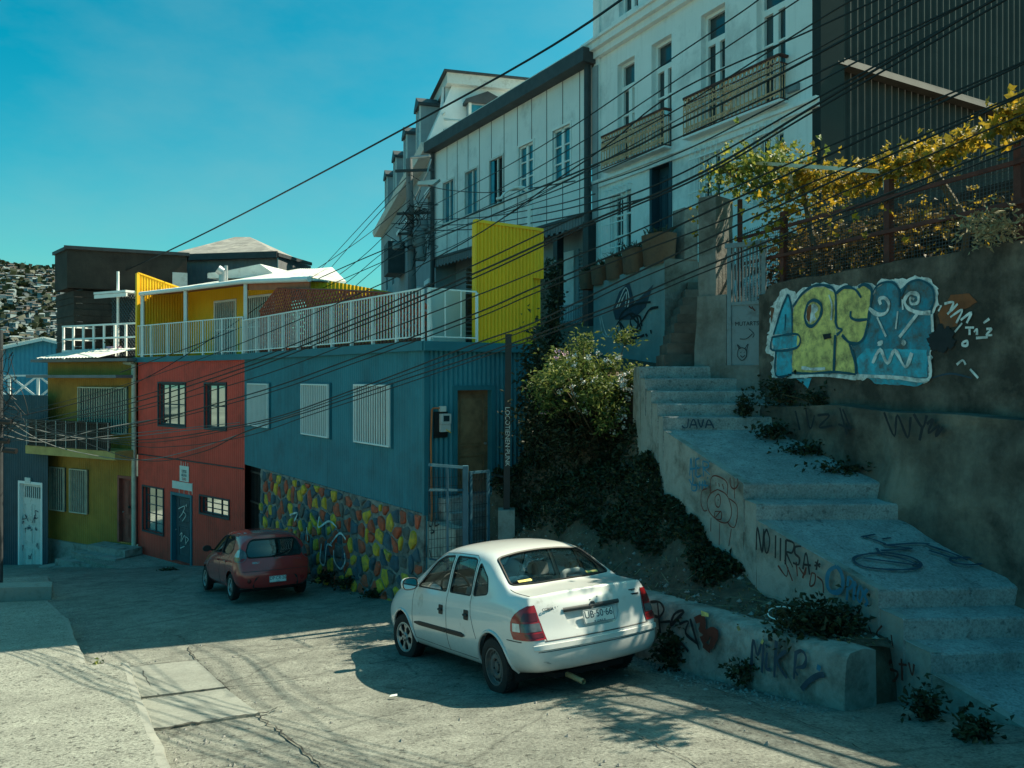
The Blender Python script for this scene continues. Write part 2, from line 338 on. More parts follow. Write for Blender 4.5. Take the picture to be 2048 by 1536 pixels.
# ================================================================== cars
def loft_body(st, rear, front, bulge_r, bulge_f, creases=(), rings=()):
    """half sections (11 points, bottom centre to top centre) mirrored, capped front and rear -> smooth high-resolution shell"""
    def sec(x, zb, wl, wm, ws, zbelt, wb, zr, wr, zt):
        return [(x,0,zb),(x,wl*.88,zb),(x,wl,zb+.05),(x,wm,.42),(x,wm+.006,.62),(x,ws,zbelt-.07),(x,wb,zbelt),(x,wb*.55+wr*.45+.012,zbelt*.5+zr*.5),(x,wr+.02,zr),(x,wr*.72,zt-.022),(x,0,zt)]
    S = [rear]+[sec(*a) for a in st]+[front]
    bm = bmesh.new(); n = 11; grid = []
    for s in S:
        row = [bm.verts.new(p) for p in s]                                     # left side j=0..10
        row += [bm.verts.new((s[j][0], -s[j][1], s[j][2])) for j in range(9, 0, -1)]   # right side back down
        grid.append(row)
    k = len(grid[0])
    for a, b in zip(grid, grid[1:]):
        for j in range(k): bm.faces.new((a[j], a[(j+1)%k], b[(j+1)%k], b[j]))
    for row, s, bu, fl in ((grid[0], S[0], -bulge_r, 0), (grid[-1], S[-1], bulge_f, 1)):
        C = 7; rows = []
        for j in range(1, 10):
            L = row[j]; R = row[k-j]; line = [L]
            for c in range(1, C):
                t = c/C; y = L.co.y*(1-2*t); line.append(bm.verts.new((L.co.x+bu*(1-(1-2*t)**2)*(1. if j < 7 else .5), y, L.co.z)))
            line.append(R); rows.append(line)
        for a, b in zip(rows, rows[1:]):
            for c in range(C):
                q = (a[c], a[c+1], b[c+1], b[c]); bm.faces.new(q if fl else q[::-1])
        t = rows[-1]; mid = row[10]
        for c in range(C):
            bm.faces.new((t[c], t[c+1], mid) if fl else (t[c+1], t[c], mid))
        b = rows[0]; mid = row[0]
        for c in range(C):
            bm.faces.new((b[c+1], b[c], mid) if fl else (b[c], b[c+1], mid))
    bmesh.ops.recalc_face_normals(bm, faces=bm.faces)
    cl = bm.edges.layers.float.get('crease_edge') or bm.edges.layers.float.new('crease_edge')
    for s0, j0, val in creases:                                                  # longitudinal creases
        for i in s0:
            for jj in (j0, (k-j0) % k):
                e = bm.edges.get((grid[i][jj], grid[i+1][jj]))
                if e: e[cl] = val
    for i, j0, val in rings:
        for ja, jb in ((j0, j0+1), ((k-j0) % k, (k-j0-1) % k)):
            e = bm.edges.get((grid[i][ja], grid[i][jb % k]))
            if e: e[cl] = val
    me = bpy.data.meshes.new('cage'); bm.to_mesh(me); bm.free()
    o = bpy.data.objects.new('cage', me); COL.objects.link(o)
    m = o.modifiers.new('s', 'SUBSURF'); m.levels = m.render_levels = 3
    dg = bpy.context.evaluated_depsgraph_get(); out = bpy.data.meshes.new_from_object(o.evaluated_get(dg))
    bpy.data.objects.remove(o); return out
def shell_cut(me, cuts):
    """cut convex outlines out of a shell: (outline, axis looked along, which faces, push) - push sinks the piece instead of removing it"""
    bm = bmesh.new(); bm.from_mesh(me)
    A = dict(y=(0,2), x=(1,2), z=(0,1))
    for pts, ax, ok, push in cuts:
        i, j = A[ax]; k = 3-i-j; n = len(pts); ar = sum(pts[q-1][0]*pts[q][1]-pts[q][0]*pts[q-1][1] for q in range(n)); sg = 1 if ar > 0 else -1
        lo = [min(p[q] for p in pts)-.07 for q in (0,1)]; hi = [max(p[q] for p in pts)+.07 for q in (0,1)]
        cand = lambda: [f for f in bm.faces if lo[0] < (c := f.calc_center_median())[i] < hi[0] and lo[1] < c[j] < hi[1] and ok(c)]
        for q in range(n):
            a, b = pts[q-1], pts[q]; d = (b[0]-a[0], b[1]-a[1])
            if math.hypot(*d) < 1e-5: continue
            no = [0,0,0]; no[i] = d[1]*sg; no[j] = -d[0]*sg; co = [0,0,0]; co[i], co[j] = a
            L = math.hypot(*d); fs = []
            for f in cand():
                c = f.calc_center_median(); t = ((c[i]-a[0])*d[0]+(c[j]-a[1])*d[1])/L
                if -.08 < t < L+.08 and abs((c[i]-a[0])*no[i]+(c[j]-a[1])*no[j])/L < .09: fs.append(f)
            es = list({e for f in fs for e in f.edges}); vs = list({v for f in fs for v in f.verts})
            bmesh.ops.bisect_plane(bm, geom=vs+es+fs, plane_co=co, plane_no=no, dist=1e-6)
        def inside(c): return all(((pts[q][0]-pts[q-1][0])*(c[j]-pts[q-1][1])-(pts[q][1]-pts[q-1][1])*(c[i]-pts[q-1][0]))*sg > -1e-7 for q in range(n) if math.hypot(pts[q][0]-pts[q-1][0], pts[q][1]-pts[q-1][1]) > 1e-5)
        F_ = [f for f in cand() if inside(f.calc_center_median())]
        if push is None: bmesh.ops.delete(bm, geom=F_, context='FACES')
        else:
            r = bmesh.ops.extrude_face_region(bm, geom=F_); bmesh.ops.delete(bm, geom=F_, context='FACES_ONLY')
            for v in [g for g in r['geom'] if isinstance(g, bmesh.types.BMVert)]: v.co += Vector(push(v.co))
    out = bpy.data.meshes.new('cut'); bm.to_mesh(out); bm.free(); return out
def split_mesh(me, key, names, mats, parent):
    """deal the faces of one shell out to parts, keeping the shell's smooth normals across the joints"""
    me.polygons.foreach_set('use_smooth', [True]*len(me.polygons)); me.set_sharp_from_angle(angle=math.radians(38))
    cn = [tuple(n.vector) for n in me.corner_normals]; groups = {}
    for p in me.polygons: groups.setdefault(key(p.center, p.normal), []).append(p)
    out = {}
    for k, ps in groups.items():
        idx = {}; vs = []; fs = []; ns = []
        for p in ps:
            f = []
            for li in p.loop_indices:
                vi = me.loops[li].vertex_index
                if vi not in idx: idx[vi] = len(vs); vs.append(me.vertices[vi].co.copy())
                f.append(idx[vi]); ns.append(cn[li])
            fs.append(f)
        m2 = bpy.data.meshes.new(names[k]); m2.from_pydata(vs, [], fs); m2.materials.append(mats[k] if isinstance(mats, dict) else mats)
        m2.polygons.foreach_set('use_smooth', [True]*len(m2.polygons)); m2.normals_split_custom_set(ns); m2.update()
        o = bpy.data.objects.new(names[k], m2); COL.objects.link(o); o.parent = parent; out[k] = o
    return out
class Skin:
    def __init__(s, me): s.t = BVHTree.FromPolygons([v.co for v in me.vertices], [tuple(p.vertices) for p in me.polygons])
    def cast(s, o, d, off=0.):
        d = Vector(d).normalized(); h = s.t.ray_cast(Vector(o), d)
        if h[0] is None:
            h = s.t.find_nearest(Vector(o)); 
        n = h[1] if h[1].dot(d) < 0 else -h[1]
        return h[0]+n*off
    def side(s, x, z, sg=1, off=0.): return s.cast((x, 2*sg, z), (0,-sg,0), off)
    def back(s, y, z, off=0.): return s.cast((-3, y, z), (1,0,0), off)
    def top(s, x, y, off=0.): return s.cast((x, y, 3), (0,0,-1), off)
    def corner(s, a, z, sg=1, off=0.):      # from behind and outside; a runs across that direction
        d = V(.62, -.78*sg, 0); q = V(.78, .62*sg, 0); return s.cast(-d*3+q*a+V(0,0,z), d, off)
def patch(fn, rows, cols):                  # fn(row t, col t) -> point
    mb = MB(); mb.add([fn(i/rows, j/cols) for i in range(rows+1) for j in range(cols+1)],
        [(i*(cols+1)+j, i*(cols+1)+j+1, (i+1)*(cols+1)+j+1, (i+1)*(cols+1)+j) for i in range(rows) for j in range(cols)]); return mb
def roundpoly(pts, r=.04, n=4):             # 2-D polygon with rounded corners
    out = []; m = len(pts)
    for i in range(m):
        a, b, c = Vector(pts[i-1]), Vector(pts[i]), Vector(pts[(i+1) % m]); rr = min(r, (a-b).length*.45, (c-b).length*.45)
        p = b+(a-b).normalized()*rr; q = b+(c-b).normalized()*rr
        for k in range(n+1):
            t = k/n; out.append(tuple(p*(1-t)**2+b*2*t*(1-t)+q*t*t))
    return out
def dense(pts, step=.04):
    out = []
    for i in range(len(pts)):
        a = Vector(pts[i]); b = Vector(pts[(i+1) % len(pts)]); k = max(1, int((b-a).length/step))
        out += [tuple(a+(b-a)*j/k) for j in range(k)]
    return out
def panefill(pts, fn):                       # triangulated pane through a projected outline with inner rows, follows the curved skin
    pts = dense(pts, .05); c = sum((Vector(p) for p in pts), Vector((0,)*len(pts[0])))/len(pts); n = len(pts); vs = []; R_ = 5
    for k in range(R_):
        for p in pts: vs.append(fn(*(c+(Vector(p)-c)*(1-k/R_))))
    vs.append(fn(*c)); mb = MB()
    mb.add(vs, [(k*n+i, k*n+(i+1)%n, (k+1)*n+(i+1)%n, (k+1)*n+i) for k in range(R_-1) for i in range(n)]+[((R_-1)*n+i, (R_-1)*n+(i+1)%n, R_*n) for i in range(n)])
    return mb
def gasket(mb, pts, fn, r=.011): 
    q = [fn(*p) for p in dense(pts, .04)]; mb.tube(q+[q[0], q[1]], r, 5, False)
def seam(mb, pts, fn, r=.0035):
    q = []
    for a, b in zip(pts, pts[1:]):
        k = max(2, int((Vector(b)-Vector(a)).length/.04))
        q += [fn(*(Vector(a)+(Vector(b)-Vector(a))*j/k)) for j in range(k)]
    q.append(fn(*pts[-1])); mb.tube(q, r, 4)
def carmat(name, col, rough=.3, dirtamt=.08, dirtcol=(.30,.29,.25), dust=True):
    m = mat(name, col, rough, .04, 2.5, 0, 30, (dirtcol, dirtamt, 3.), spec=.5, coat=.8); m.node_tree.nodes['Principled BSDF'].inputs['Coat Roughness'].default_value = .05
    N = m.node_tree.nodes; L = m.node_tree.links; b = N['Principled BSDF']; base = b.inputs['Base Color'].links[0].from_socket
    co = [n for n in N if n.type == 'TEX_COORD'][0].outputs['Object']; sp = N.new('ShaderNodeSeparateXYZ'); L.new(co, sp.inputs[0])
    r = N.new('ShaderNodeMapRange'); r.inputs[1].default_value = .18; r.inputs[2].default_value = .75; r.inputs[3].default_value = .55; r.inputs[4].default_value = 0; L.new(sp.outputs[2], r.inputs[0])
    nz = N.new('ShaderNodeTexNoise'); nz.inputs['Scale'].default_value = 14; nz.inputs['Detail'].default_value = 9; nz.inputs['Roughness'].default_value = .75; L.new(co, nz.inputs['Vector'])
    mu = N.new('ShaderNodeMath'); mu.operation = 'MULTIPLY'; L.new(r.outputs[0], mu.inputs[0]); L.new(nz.outputs['Fac'], mu.inputs[1])
    x = N.new('ShaderNodeMix'); x.data_type = 'RGBA'; L.new(mu.outputs[0], x.inputs[0]); L.new(base, x.inputs[6]); x.inputs[7].default_value = (.22,.20,.17,1) if dust else (*col,1)   # road dust on the lower panels
    L.new(x.outputs[2], b.inputs['Base Color']); return m
CM = dict(white=carmat('white_car_paint', (.66,.67,.655)), maroon=carmat('red_car_paint', (.46,.032,.030), .22, .1, (.16,.04,.04), False),
 glass=glassmat('car_glass', (.74,.80,.80), .012, .02), dglass=glassmat('tinted_glass', (.20,.24,.25), .02, .05), rubber=mat('tyre_rubber', (.018,.018,.018), .85, .3, 8, .3, 80),
 rim=mat('hubcap_silver', (.38,.39,.38), .4, .2, 8, metal=.5), steelrim=mat('steel_wheel', (.10,.10,.10), .6, .35, 6, 0, 30, ((.2,.15,.1), .35, 9)),
 red=mat('red_lens', (.30,.012,.015), .15, .25, 9, coat=.6), dred=mat('dark_red_lens', (.10,.008,.010), .2, .2, 9, coat=.6), clear=mat('clear_lens', (.60,.62,.60), .15, .25, 14, coat=.6), smoke=mat('smoke_lens', (.10,.11,.12), .15, .4, 14, coat=.6), amber=mat('amber_lens', (.45,.16,.05), .2, .2, 9, coat=.5),
 plate=mat('plate_white', (.76,.77,.74), .4, .05, 9), chrome=mat('chrome', (.5,.52,.52), .15, .1, 6, metal=1.), seat=mat('grey_seat', (.34,.36,.37), .9, .2, 9), head=mat('pale_headrest', (.62,.64,.63), .85, .15, 9), mirror=mat('mirror_glass', (.75,.8,.8), .02, .02, 3, metal=1.), exhaust=mat('exhaust', (.33,.27,.15), .5, .35, 9), dash=mat('dashboard', (.10,.11,.115), .8, .2, 5))
def wheel(parent, x, y, r, w, style, steer=0., rimmat=None):
    sg = 1 if y > 0 else -1
    base = Matrix.Translation(V(x, y, r)) @ Matrix.Rotation(steer, 4, 'Z') @ Matrix.Rotation(-math.pi/2*sg, 4, 'X')    # local +Z points outward
    h = w/2; rr = r*.64
    w_ = bpy.data.objects.new('wheel', None); COL.objects.link(w_); w_.parent = parent; w_.empty_display_size = .1
    t = MB(); t.lathe([(rr,h*.75),(rr+.015,h*.95),(r*.85,h),(r*.955,h*.86),(r*.985,h*.6),(r,h*.3),(r,-h*.3),(r*.985,-h*.6),(r*.94,-h*.9),(rr,-h*.9),(rr,h*.75)], 40, base)
    for i in range(40):            # tread grooves at the shoulder
        q = 2*math.pi*i/40; a = base @ V(math.cos(q)*r*.992, math.sin(q)*r*.992, h*.78); b = base @ V(math.cos(q+.05)*r*1.003, math.sin(q+.05)*r*1.003, h*.2)
        t.bar(a, b, .012, .006)
    t.build('tyre', CM['rubber'], w_, 40)
    m = MB(); d = MB(); e = h*.55
    if style == 'steel':
        m.lathe([(rr+.004,h*.9),(rr-.012,h*.9),(rr-.02,h*.5),(rr-.035,h*.38),(rr*.78,h*.40),(rr*.62,h*.62),(rr*.45,h*.60),(rr*.36,h*.35),(rr*.25,h*.35),(rr*.22,h*.55),(0.0,h*.55)], 40, base)
        for i in range(14):
            q = 2*math.pi*i/14; c = base @ V(math.cos(q)*rr*.74, math.sin(q)*rr*.74, h*.485)
            n = base.to_3x3() @ V(math.cos(q)*.35, math.sin(q)*.35, 1); d.disc(c+n*.004, n, .017, 10)
        for i in range(4):
            q = 2*math.pi*i/4+.4; c = base @ V(math.cos(q)*rr*.33, math.sin(q)*rr*.33, h*.4); d.tube([c, c+base.to_3x3() @ V(0,0,.02)], .009, 6)
    else:
        ns = 6 if style == 'star' else 5
        m.lathe([(rr+.004,h*.92),(rr-.012,h*.95),(rr*.88,h*.82),(rr*.86,h*.70)], 40, base)
        m.lathe([(rr*.34,h*.74),(rr*.26,h*.98),(0.0,h*1.0)], 24, base)
        d.lathe([(rr*.9,h*.3),(0,h*.3)], 24, base)
        for i in range(ns):
            q = 2*math.pi*i/ns+.25
            def pp(rad, ang, z): return base @ V(math.cos(q+ang)*rad, math.sin(q+ang)*rad, z)
            s_ = .30 if style == 'star' else .22
            a = [pp(rr*.25,-.42,h*.62), pp(rr*.25,.42,h*.62), pp(rr*.62,.13,h*.70), pp(rr*.9,s_,h*.70), pp(rr*.9,-s_,h*.70), pp(rr*.62,-.13,h*.70)]
            m.prism(a, base.to_3x3() @ V(0,0,h*.16))
        for i in range(4):
            q = 2*math.pi*i/4+.5; d.disc(base @ V(math.cos(q)*rr*.2, math.sin(q)*rr*.2, h*1.01), base.to_3x3() @ V(0,0,1), .014, 10)
    m.build('rim', rimmat or (CM['steelrim'] if style == 'steel' else CM['rim']), w_, 35)
    if d.v: d.build('wheel_hole', M['black'], w_)
def licence_plate(parent, s1, s2, c, xdir, ydir, w=.36, h=.14):
    """plate seen from behind: xdir runs to the reader's right, ydir up"""
    x = Vector(xdir).normalized(); y = Vector(ydir).normalized(); n = x.cross(y).normalized(); c = Vector(c)
    m = Matrix.Identity(4)
    for i in range(3): m[i][0] = x[i]; m[i][1] = y[i]; m[i][2] = n[i]; m[i][3] = c[i]
    b = MB(); pts = [m @ V(px, py, 0) for px, py in roundpoly([(-w/2,-h/2),(w/2,-h/2),(w/2,h/2),(-w/2,h/2)], .015)]; b.prism(pts, n*.006)
    p = b.build('licence_plate', CM['plate'], parent)
    t = MB(); text(t, s1, h*.72, m @ Matrix.Translation(V(0, h*.12, .0075)), sx=.92); text(t, s2, h*.17, m @ Matrix.Translation(V(0, -h*.37, .0075)), sx=1.25)
    for a, q0, q1, ww in ((-w/2+.006,-h/2+.004,h/2-.004,0), (w/2-.006,-h/2+.004,h/2-.004,0)): t.prism([m @ V(a-.0025,q0,.006), m @ V(a+.0025,q0,.006), m @ V(a+.0025,q1,.006), m @ V(a-.0025,q1,.006)], n*.0015)
    for a in (-h/2+.006, h/2-.006): t.prism([m @ V(-w/2+.009,a-.0025,.006), m @ V(w/2-.009,a-.0025,.006), m @ V(w/2-.009,a+.0025,.006), m @ V(-w/2+.009,a+.0025,.006)], n*.0015)
    t.build('plate_lettering', M['ink'], p)
def frame_matrix(pos, yaw, pitch, roll): return Matrix.Translation(Vector(pos)) @ Matrix.Rotation(yaw,4,'Z') @ Matrix.Rotation(pitch,4,'Y') @ Matrix.Rotation(roll,4,'X')
# ------------------------------------------------------------------ white saloon
def white_car(mx):
    car = thing('parked_car', 'white four-door saloon with dusty bumper parked beside the low graffiti wall', 'car', mat=mx)
    st = [ # x, zb, wl, wm, ws, zbelt, wb, zrail, wr, ztop
     (-.60,.27,.735,.795,.785,.935,.735,1.005,.675,1.030),(-.36,.24,.745,.802,.79,.945,.745,1.022,.665,1.050),(-.21,.22,.75,.804,.79,.945,.752,1.038,.65,1.062),
     (.0,.20,.75,.805,.79,.945,.755,1.185,.625,1.205),(.25,.20,.75,.805,.79,.94,.757,1.345,.58,1.392),(.62,.20,.75,.805,.79,.935,.757,1.398,.575,1.450),
     (1.15,.20,.75,.805,.79,.93,.757,1.405,.575,1.472),(1.60,.20,.75,.805,.79,.92,.757,1.345,.57,1.415),(1.95,.20,.75,.805,.79,.91,.757,1.16,.60,1.225),
     (2.28,.20,.75,.805,.785,.89,.752,.975,.65,1.02),(2.5,.20,.75,.803,.78,.87,.745,.92,.65,.96),(2.8,.21,.74,.795,.765,.815,.72,.865,.63,.895),(3.02,.23,.70,.755,.72,.74,.675,.785,.60,.81)]
    rear = [(-.66,0,.31),(-.69,.62,.30),(-.735,.70,.33),(-.775,.742,.42),(-.768,.748,.57),(-.695,.730,.69),(-.655,.712,.88),(-.635,.69,.95),(-.618,.655,1.0),(-.608,.40,1.02),(-.60,0,1.024)]
    front = [(3.12,0,.25),(3.12,.56,.25),(3.15,.60,.29),(3.19,.63,.42),(3.18,.62,.58),(3.13,.60,.64),(3.10,.58,.68),(3.08,.55,.71),(3.06,.52,.735),(3.05,.36,.75),(3.05,0,.755)]
    me = loft_body(st, rear, front, .075, .10, creases=[(range(1,4),8,.35),(range(0,1),8,.5),(range(1,10),6,.4)], rings=[(0,7,.85),(0,8,.9),(0,9,.9),(0,5,.35),(0,6,.55),(0,4,.45)])
    sk = Skin(me)
    W = [roundpoly([(1.99,.945),(1.13,.945),(1.115,1.333),(1.40,1.318),(1.60,1.25)], .035), roundpoly([(1.035,.945),(.50,.945),(.52,1.30),(.60,1.325),(1.03,1.333)], .035),
         roundpoly([(.445,.945),(.12,.985),(.19,1.135),(.44,1.29)], .05)]
    RW = roundpoly([(-.165,.615),(-.205,.3),(-.215,0),(-.205,-.3),(-.165,-.615),(.245,-.53),(.275,-.25),(.28,0),(.275,.25),(.245,.53)], .05)
    FW = roundpoly([(2.20,.62),(2.25,0),(2.20,-.62),(1.68,-.52),(1.665,0),(1.68,.52)], .05)
    L_ = lambda c: c.y > .45; R_ = lambda c: c.y < -.45; cut = []
    for w in W: cut += [(w, 'y', L_, None), (w, 'y', R_, None)]
    cut += [(RW, 'z', lambda c: c.z > .97, None), (FW, 'z', lambda c: c.z > .93, None)]
    for ax in (0, 2.443):
        ar = [(ax+.335*math.cos(q*math.pi/20), .29+.335*math.sin(q*math.pi/20)) for q in range(40)]; cut += [(ar, 'y', L_, None), (ar, 'y', R_, None)]
    RC = roundpoly([(-.30,.845),(.36,.845),(.34,.735),(.27,.665),(-.21,.665),(-.28,.735)], .03)      # hollow for the number plate
    cut.append((RC, 'x', lambda c: c.x < -.5, lambda v: (.028, 0, 0)))
    body = shell_cut(me, cut)
    def key(c, n):
        if abs(c.y) > .5 and .30 < c.z < 1.34:
            if 1.09 < c.x < 2.06: return 'd1' if c.y > 0 else 'd2'
            if .40 < c.x <= 1.09 and (c.x-.0)**2+(c.z-.29)**2 > .37**2: return 'd3' if c.y > 0 else 'd4'
        if c.x < -.42 and abs(c.y) < .665 and c.z > .602 and c.x < -.1: return 'trunk'
        if c.z < .592 and c.x < -.33: return 'bumper'
        return 'body'
    parts = split_mesh(body, key, dict(body='body', d1='door', d2='door', d3='door', d4='door', trunk='boot_lid', bumper='rear_bumper'), CM['white'], car)
    side = lambda sg, off=.0: (lambda x, z: sk.side(x, z, sg, off))
    for sg in (1, -1):
        g = MB(); door = {0:'d1' if sg > 0 else 'd2', 1:'d3' if sg > 0 else 'd4'}
        for i, w in enumerate(W):
            pn = panefill(w, side(sg, -.014)).build('side_window', CM['glass'], parts[door[i]] if i < 2 else car, 60)
            gasket(g, w, side(sg, -.004), .010)
        g.build('window_seal', M['black'], car, 60)
        s = MB()
        seam(s, [(2.08,.32),(2.09,.60),(2.06,.93)], side(sg)); seam(s, [(1.085,.30),(1.08,.6),(1.075,.93),(1.07,1.34)], side(sg)); seam(s, [(.385,.60),(.455,.75),(.47,.93),(.485,1.305),(.58,1.352),(1.07,1.362)], side(sg))
        seam(s, [(2.07,.325),(1.6,.315),(1.08,.305),(.36,.30)], side(sg)); seam(s, [(1.07,1.362),(1.42,1.352),(1.63,1.28),(2.03,.94)], side(sg))
        seam(s, [(.385,.60),(.34,.52)], side(sg)); seam(s, [(-.34,.595),(-.60,.595)], side(sg), .005)
        s.build('panel_gap', M['black'], car)
        b = MB()                                    # rubbing strip in two lengths, wheel arch lips, handles
        for x0, x1, t0, t1 in ((2.02,1.095,.01,1),(1.075,.62,1,.3)):
            n = 14; up = []; dn = []; uo = []; do = []
            for i in range(n+1):
                x = x0+(x1-x0)*i/n; hh = .028*min(1, .35+4*min(i/n if t0 < .5 else 1, (1-i/n) if t1 < .5 else 1))
                for lst, z, o in ((up,.52+hh,0.),(uo,.52+hh*.75,.013),(do,.52-hh*.75,.013),(dn,.52-hh,0.)): lst.append(sk.side(x, z, sg, o))
            k = n+1; b.add(up+uo+do+dn, [(r*k+i, r*k+i+1, (r+1)*k+i+1, (r+1)*k+i) for r in range(3) for i in range(n)])
        b.build('rubbing_strip', M['black'], car, 40)
        for x in (1.22, .56):
            h = MB(); pts = roundpoly([(x-.058,.690),(x+.058,.690),(x+.058,.795),(x-.058,.795)], .014)
            q = [sk.side(px, pz, sg, .004) for px, pz in pts]; h.poly(q)
            h.tube([sk.side(x-.048,.742,sg,.012), sk.side(x+.048,.742,sg,.012)], .013, 6); h.build('door_handle', M['black'], parts[('d1' if x > 1 else 'd3') if sg > 0 else ('d2' if x > 1 else 'd4')])
        a = MB()
        for ax in (0, 2.443):
            pts = []
            for i in range(25):
                q = math.radians(-12+204*i/24); x = ax+.345*math.cos(q); z = .29+.345*math.sin(q)
                if z > .235 and z < 1: pts.append(sk.side(x, z, sg, .002))
            a.tube(pts, .017, 6)
        a.build('wheel_arch', CM['white'], car, 60)
        # mirror
        m = MB(); c = V(1.93, .895*sg, 1.0); prof = [(0,.0),(.03,.085),(.07,.10),(.10,.075),(.115,.0)]
        rows = []
        for dx, r in [(-.055,.94),(-.03,1.),(.0,1.),(.04,.85),(.07,.55),(.085,.1)]:
            rows.append([c+V(dx, .10*r*(abs(math.cos(q))**.7)*(1 if math.cos(q) > 0 else -1), .072*r*(abs(math.sin(q))**.7)*(1 if math.sin(q) > 0 else -1)) for q in [2*math.pi*k/16 for k in range(16)]])
        m.add([p for r in rows for p in r], [(i*16+j, i*16+(j+1)%16, (i+1)*16+(j+1)%16, (i+1)*16+j) for i in range(5) for j in range(16)])
        m.bar(V(1.93,.77*sg,.965), V(1.93,.84*sg,.985), .07, .05); mo = m.build('wing_mirror', CM['white'], car, 50)
        mg = MB(); mg.add([c+V(-.058, .088*(abs(math.cos(q))**.7)*(1 if math.cos(q) > 0 else -1), .062*(abs(math.sin(q))**.7)*(1 if math.sin(q) > 0 else -1)) for q in [2*math.pi*k/16 for k in range(16)]], [tuple(range(16))]); mg.build('mirror_glass', CM['mirror'], mo)
        mg = MB(); mg.tube([p+V(-.004,0,0) for p in rows[0]]+[rows[0][0]+V(-.004,0,0)], .008, 5); mg.build('mirror_rim', M['black'], mo)
        # tail lamp wrapped round the corner
        lamp = bpy.data.objects.new('tail_light', None); COL.objects.link(lamp); lamp.parent = car
        def lens(z0, z1, t0, t1, o):
            def fn(i, j):
                z = z0+(z1-z0)*i; tt = (z-.615)/.31
                pin = sk.back((.605+.04*tt)*sg, z); pout = sk.side(-.43-.20*max(0,(tt-.45)/.55)**1.8-.05*max(0,(.22-tt)/.22), z, sg)
                t = t0+(t1-t0)*j; src = pin*(1-t)+pout*t; d = V(-(1-t), t*sg, 0).normalized()
                return sk.cast(src+d*.6, -d, o)
            return patch(fn, 8, 12)
        lens(.615,.925,0,1,.010).build('lens', CM['red'], lamp, 50)
        lens(.785,.86,.08,.55,.0135).build('lens', CM['dred'], lamp, 50)
        lens(.69,.765,.58,.86,.0135).build('lens', CM['clear'], lamp, 50); lens(.69,.765,.06,.56,.0135).build('lens', CM['smoke'], lamp, 50)
        lens(.635,.672,.06,.5,.0135).build('lens', CM['dred'], lamp, 50)
        # wheel wells
        ww = MB()
        for ax in (0, 2.443):
            k = 20; ring = [(ax+.345*math.cos(math.pi*i/k*1.2-.3), .29+.345*math.sin(math.pi*i/k*1.2-.3)) for i in range(k+1)]
            a_ = [V(x, .745*sg, z) for x, z in ring]; b_ = [V(x, .42*sg, z) for x, z in ring]
            ww.add(a_+b_, [(i, i+1, k+2+i, k+1+i) for i in range(k)]); ww.add(b_, [tuple(range(k+1))])
        ww.build('wheel_well', M['dark'], car)
    # windscreens
    top = lambda off: (lambda x, y: sk.top(x, y, off))
    panefill(RW, top(-.012)).build('rear_window', CM['glass'], car, 60); panefill(FW, top(-.012)).build('windscreen', CM['glass'], car, 60)
    g = MB(); gasket(g, RW, top(-.002), .015); gasket(g, FW, top(-.002), .014); g.build('window_seal', M['black'], car, 60)
    s = MB()      # boot lid gaps and bumper top
    bk = lambda y, z: sk.back(y, z); tp = lambda x, y: sk.top(x, y)
    for sg in (1,-1):
        seam(s, [(.600*sg,.600),(.618*sg,.75),(.640*sg,.86),(.652*sg,.93)], bk, .0045)
        seam(s, [(-.595,.655*sg),(-.42,.665*sg),(-.225,.655*sg)], tp, .0045)
    seam(s, [(-.62,.60),(-.3,.60),(0,.60),(.3,.60),(.62,.60)], bk, .006)
    s.build('panel_gap', M['black'], car)
    s = MB()      # the step across the bumper: a raised upper band
    def band(i, j):
        y = -.73+1.46*j; z = [.575,.567,.527,.516][int(round(i*3))]; return sk.back(y, z, [0.,.016,.016,0.][int(round(i*3))])
    patch(band, 3, 30).build('bumper_moulding', CM['white'], parts['bumper'], 40)
    s = MB(); seam(s, [(-.70,.508),(0,.508),(.70,.508)], bk, .004); 
    for y, z, w in ((.66,.42,.05),(.63,.405,.04),(-.18,.33,.03),(.12,.515,.03),(.3,.52,.02),(-.2,.20,.0)):
        if w: s.bar(sk.back(y,z,.001), sk.back(y-w,z-.008,.001), .006, .002)
    s.build('scuff', M['gutter'], parts['bumper'])
    # plate, grip, lock, badges
    def grip(i, j):
        y = -.305+.67*j; a = i*math.pi; return sk.back(y, .848)+V(-.018*math.sin(a)-.001, 0, .022*math.cos(a))
    patch(grip, 6, 20).build('boot_grip', M['gutter'], parts['trunk'], 60)
    licence_plate(car, 'UB·50·66', '✦ CHILE ✦', sk.back(-.02,.752)+V(-.006,0,0), (0,-1,.0), (.20,0,1), .37, .135)
    e = MB(); e.lathe([(.034,0),(.036,.008),(.030,.012),(.024,.006),(0,.006)], 20, Matrix.Translation(sk.back(.03,.857,.012)) @ Matrix.Rotation(-math.pi/2,4,'Y')); e.build('round_emblem', CM['smoke'], parts['trunk'], 40)
    def badge(txt, y, z, size, m_):
        x_ = V(0,-1,0); n_ = V(-1,0,.12).normalized(); y_ = n_.cross(x_); c = sk.back(y, z, .004); mm = Matrix.Identity(4)
        for i in range(3): mm[i][0] = x_[i]; mm[i][1] = y_[i]; mm[i][2] = n_[i]; mm[i][3] = c[i]
        b = MB(); text(b, txt, size, mm, ext=.0025); b.build('badge_lettering', m_, parts['trunk'])
    badge('CORSA 1.6L', .48, .875, .040, CM['smoke']); badge('wagon', -.53, .925, .034, M['black']); badge('▬▬', -.55, .885, .05, M['black'])
    d = MB(); d.bar(sk.back(.02,.905,.002), sk.back(.035,.905,.002), .012, .004); d.bar(sk.back(-.06,.92,.002), sk.back(-.07,.92,.002), .012, .004); d.build('screw_hole', M['black'], parts['trunk'])
    x = MB(); x.tube([(-.35,.28,.22),(-.62,.27,.20),(-.80,.25,.17)], .026, 12, False); x.build('exhaust_pipe', CM['exhaust'], car, 60)
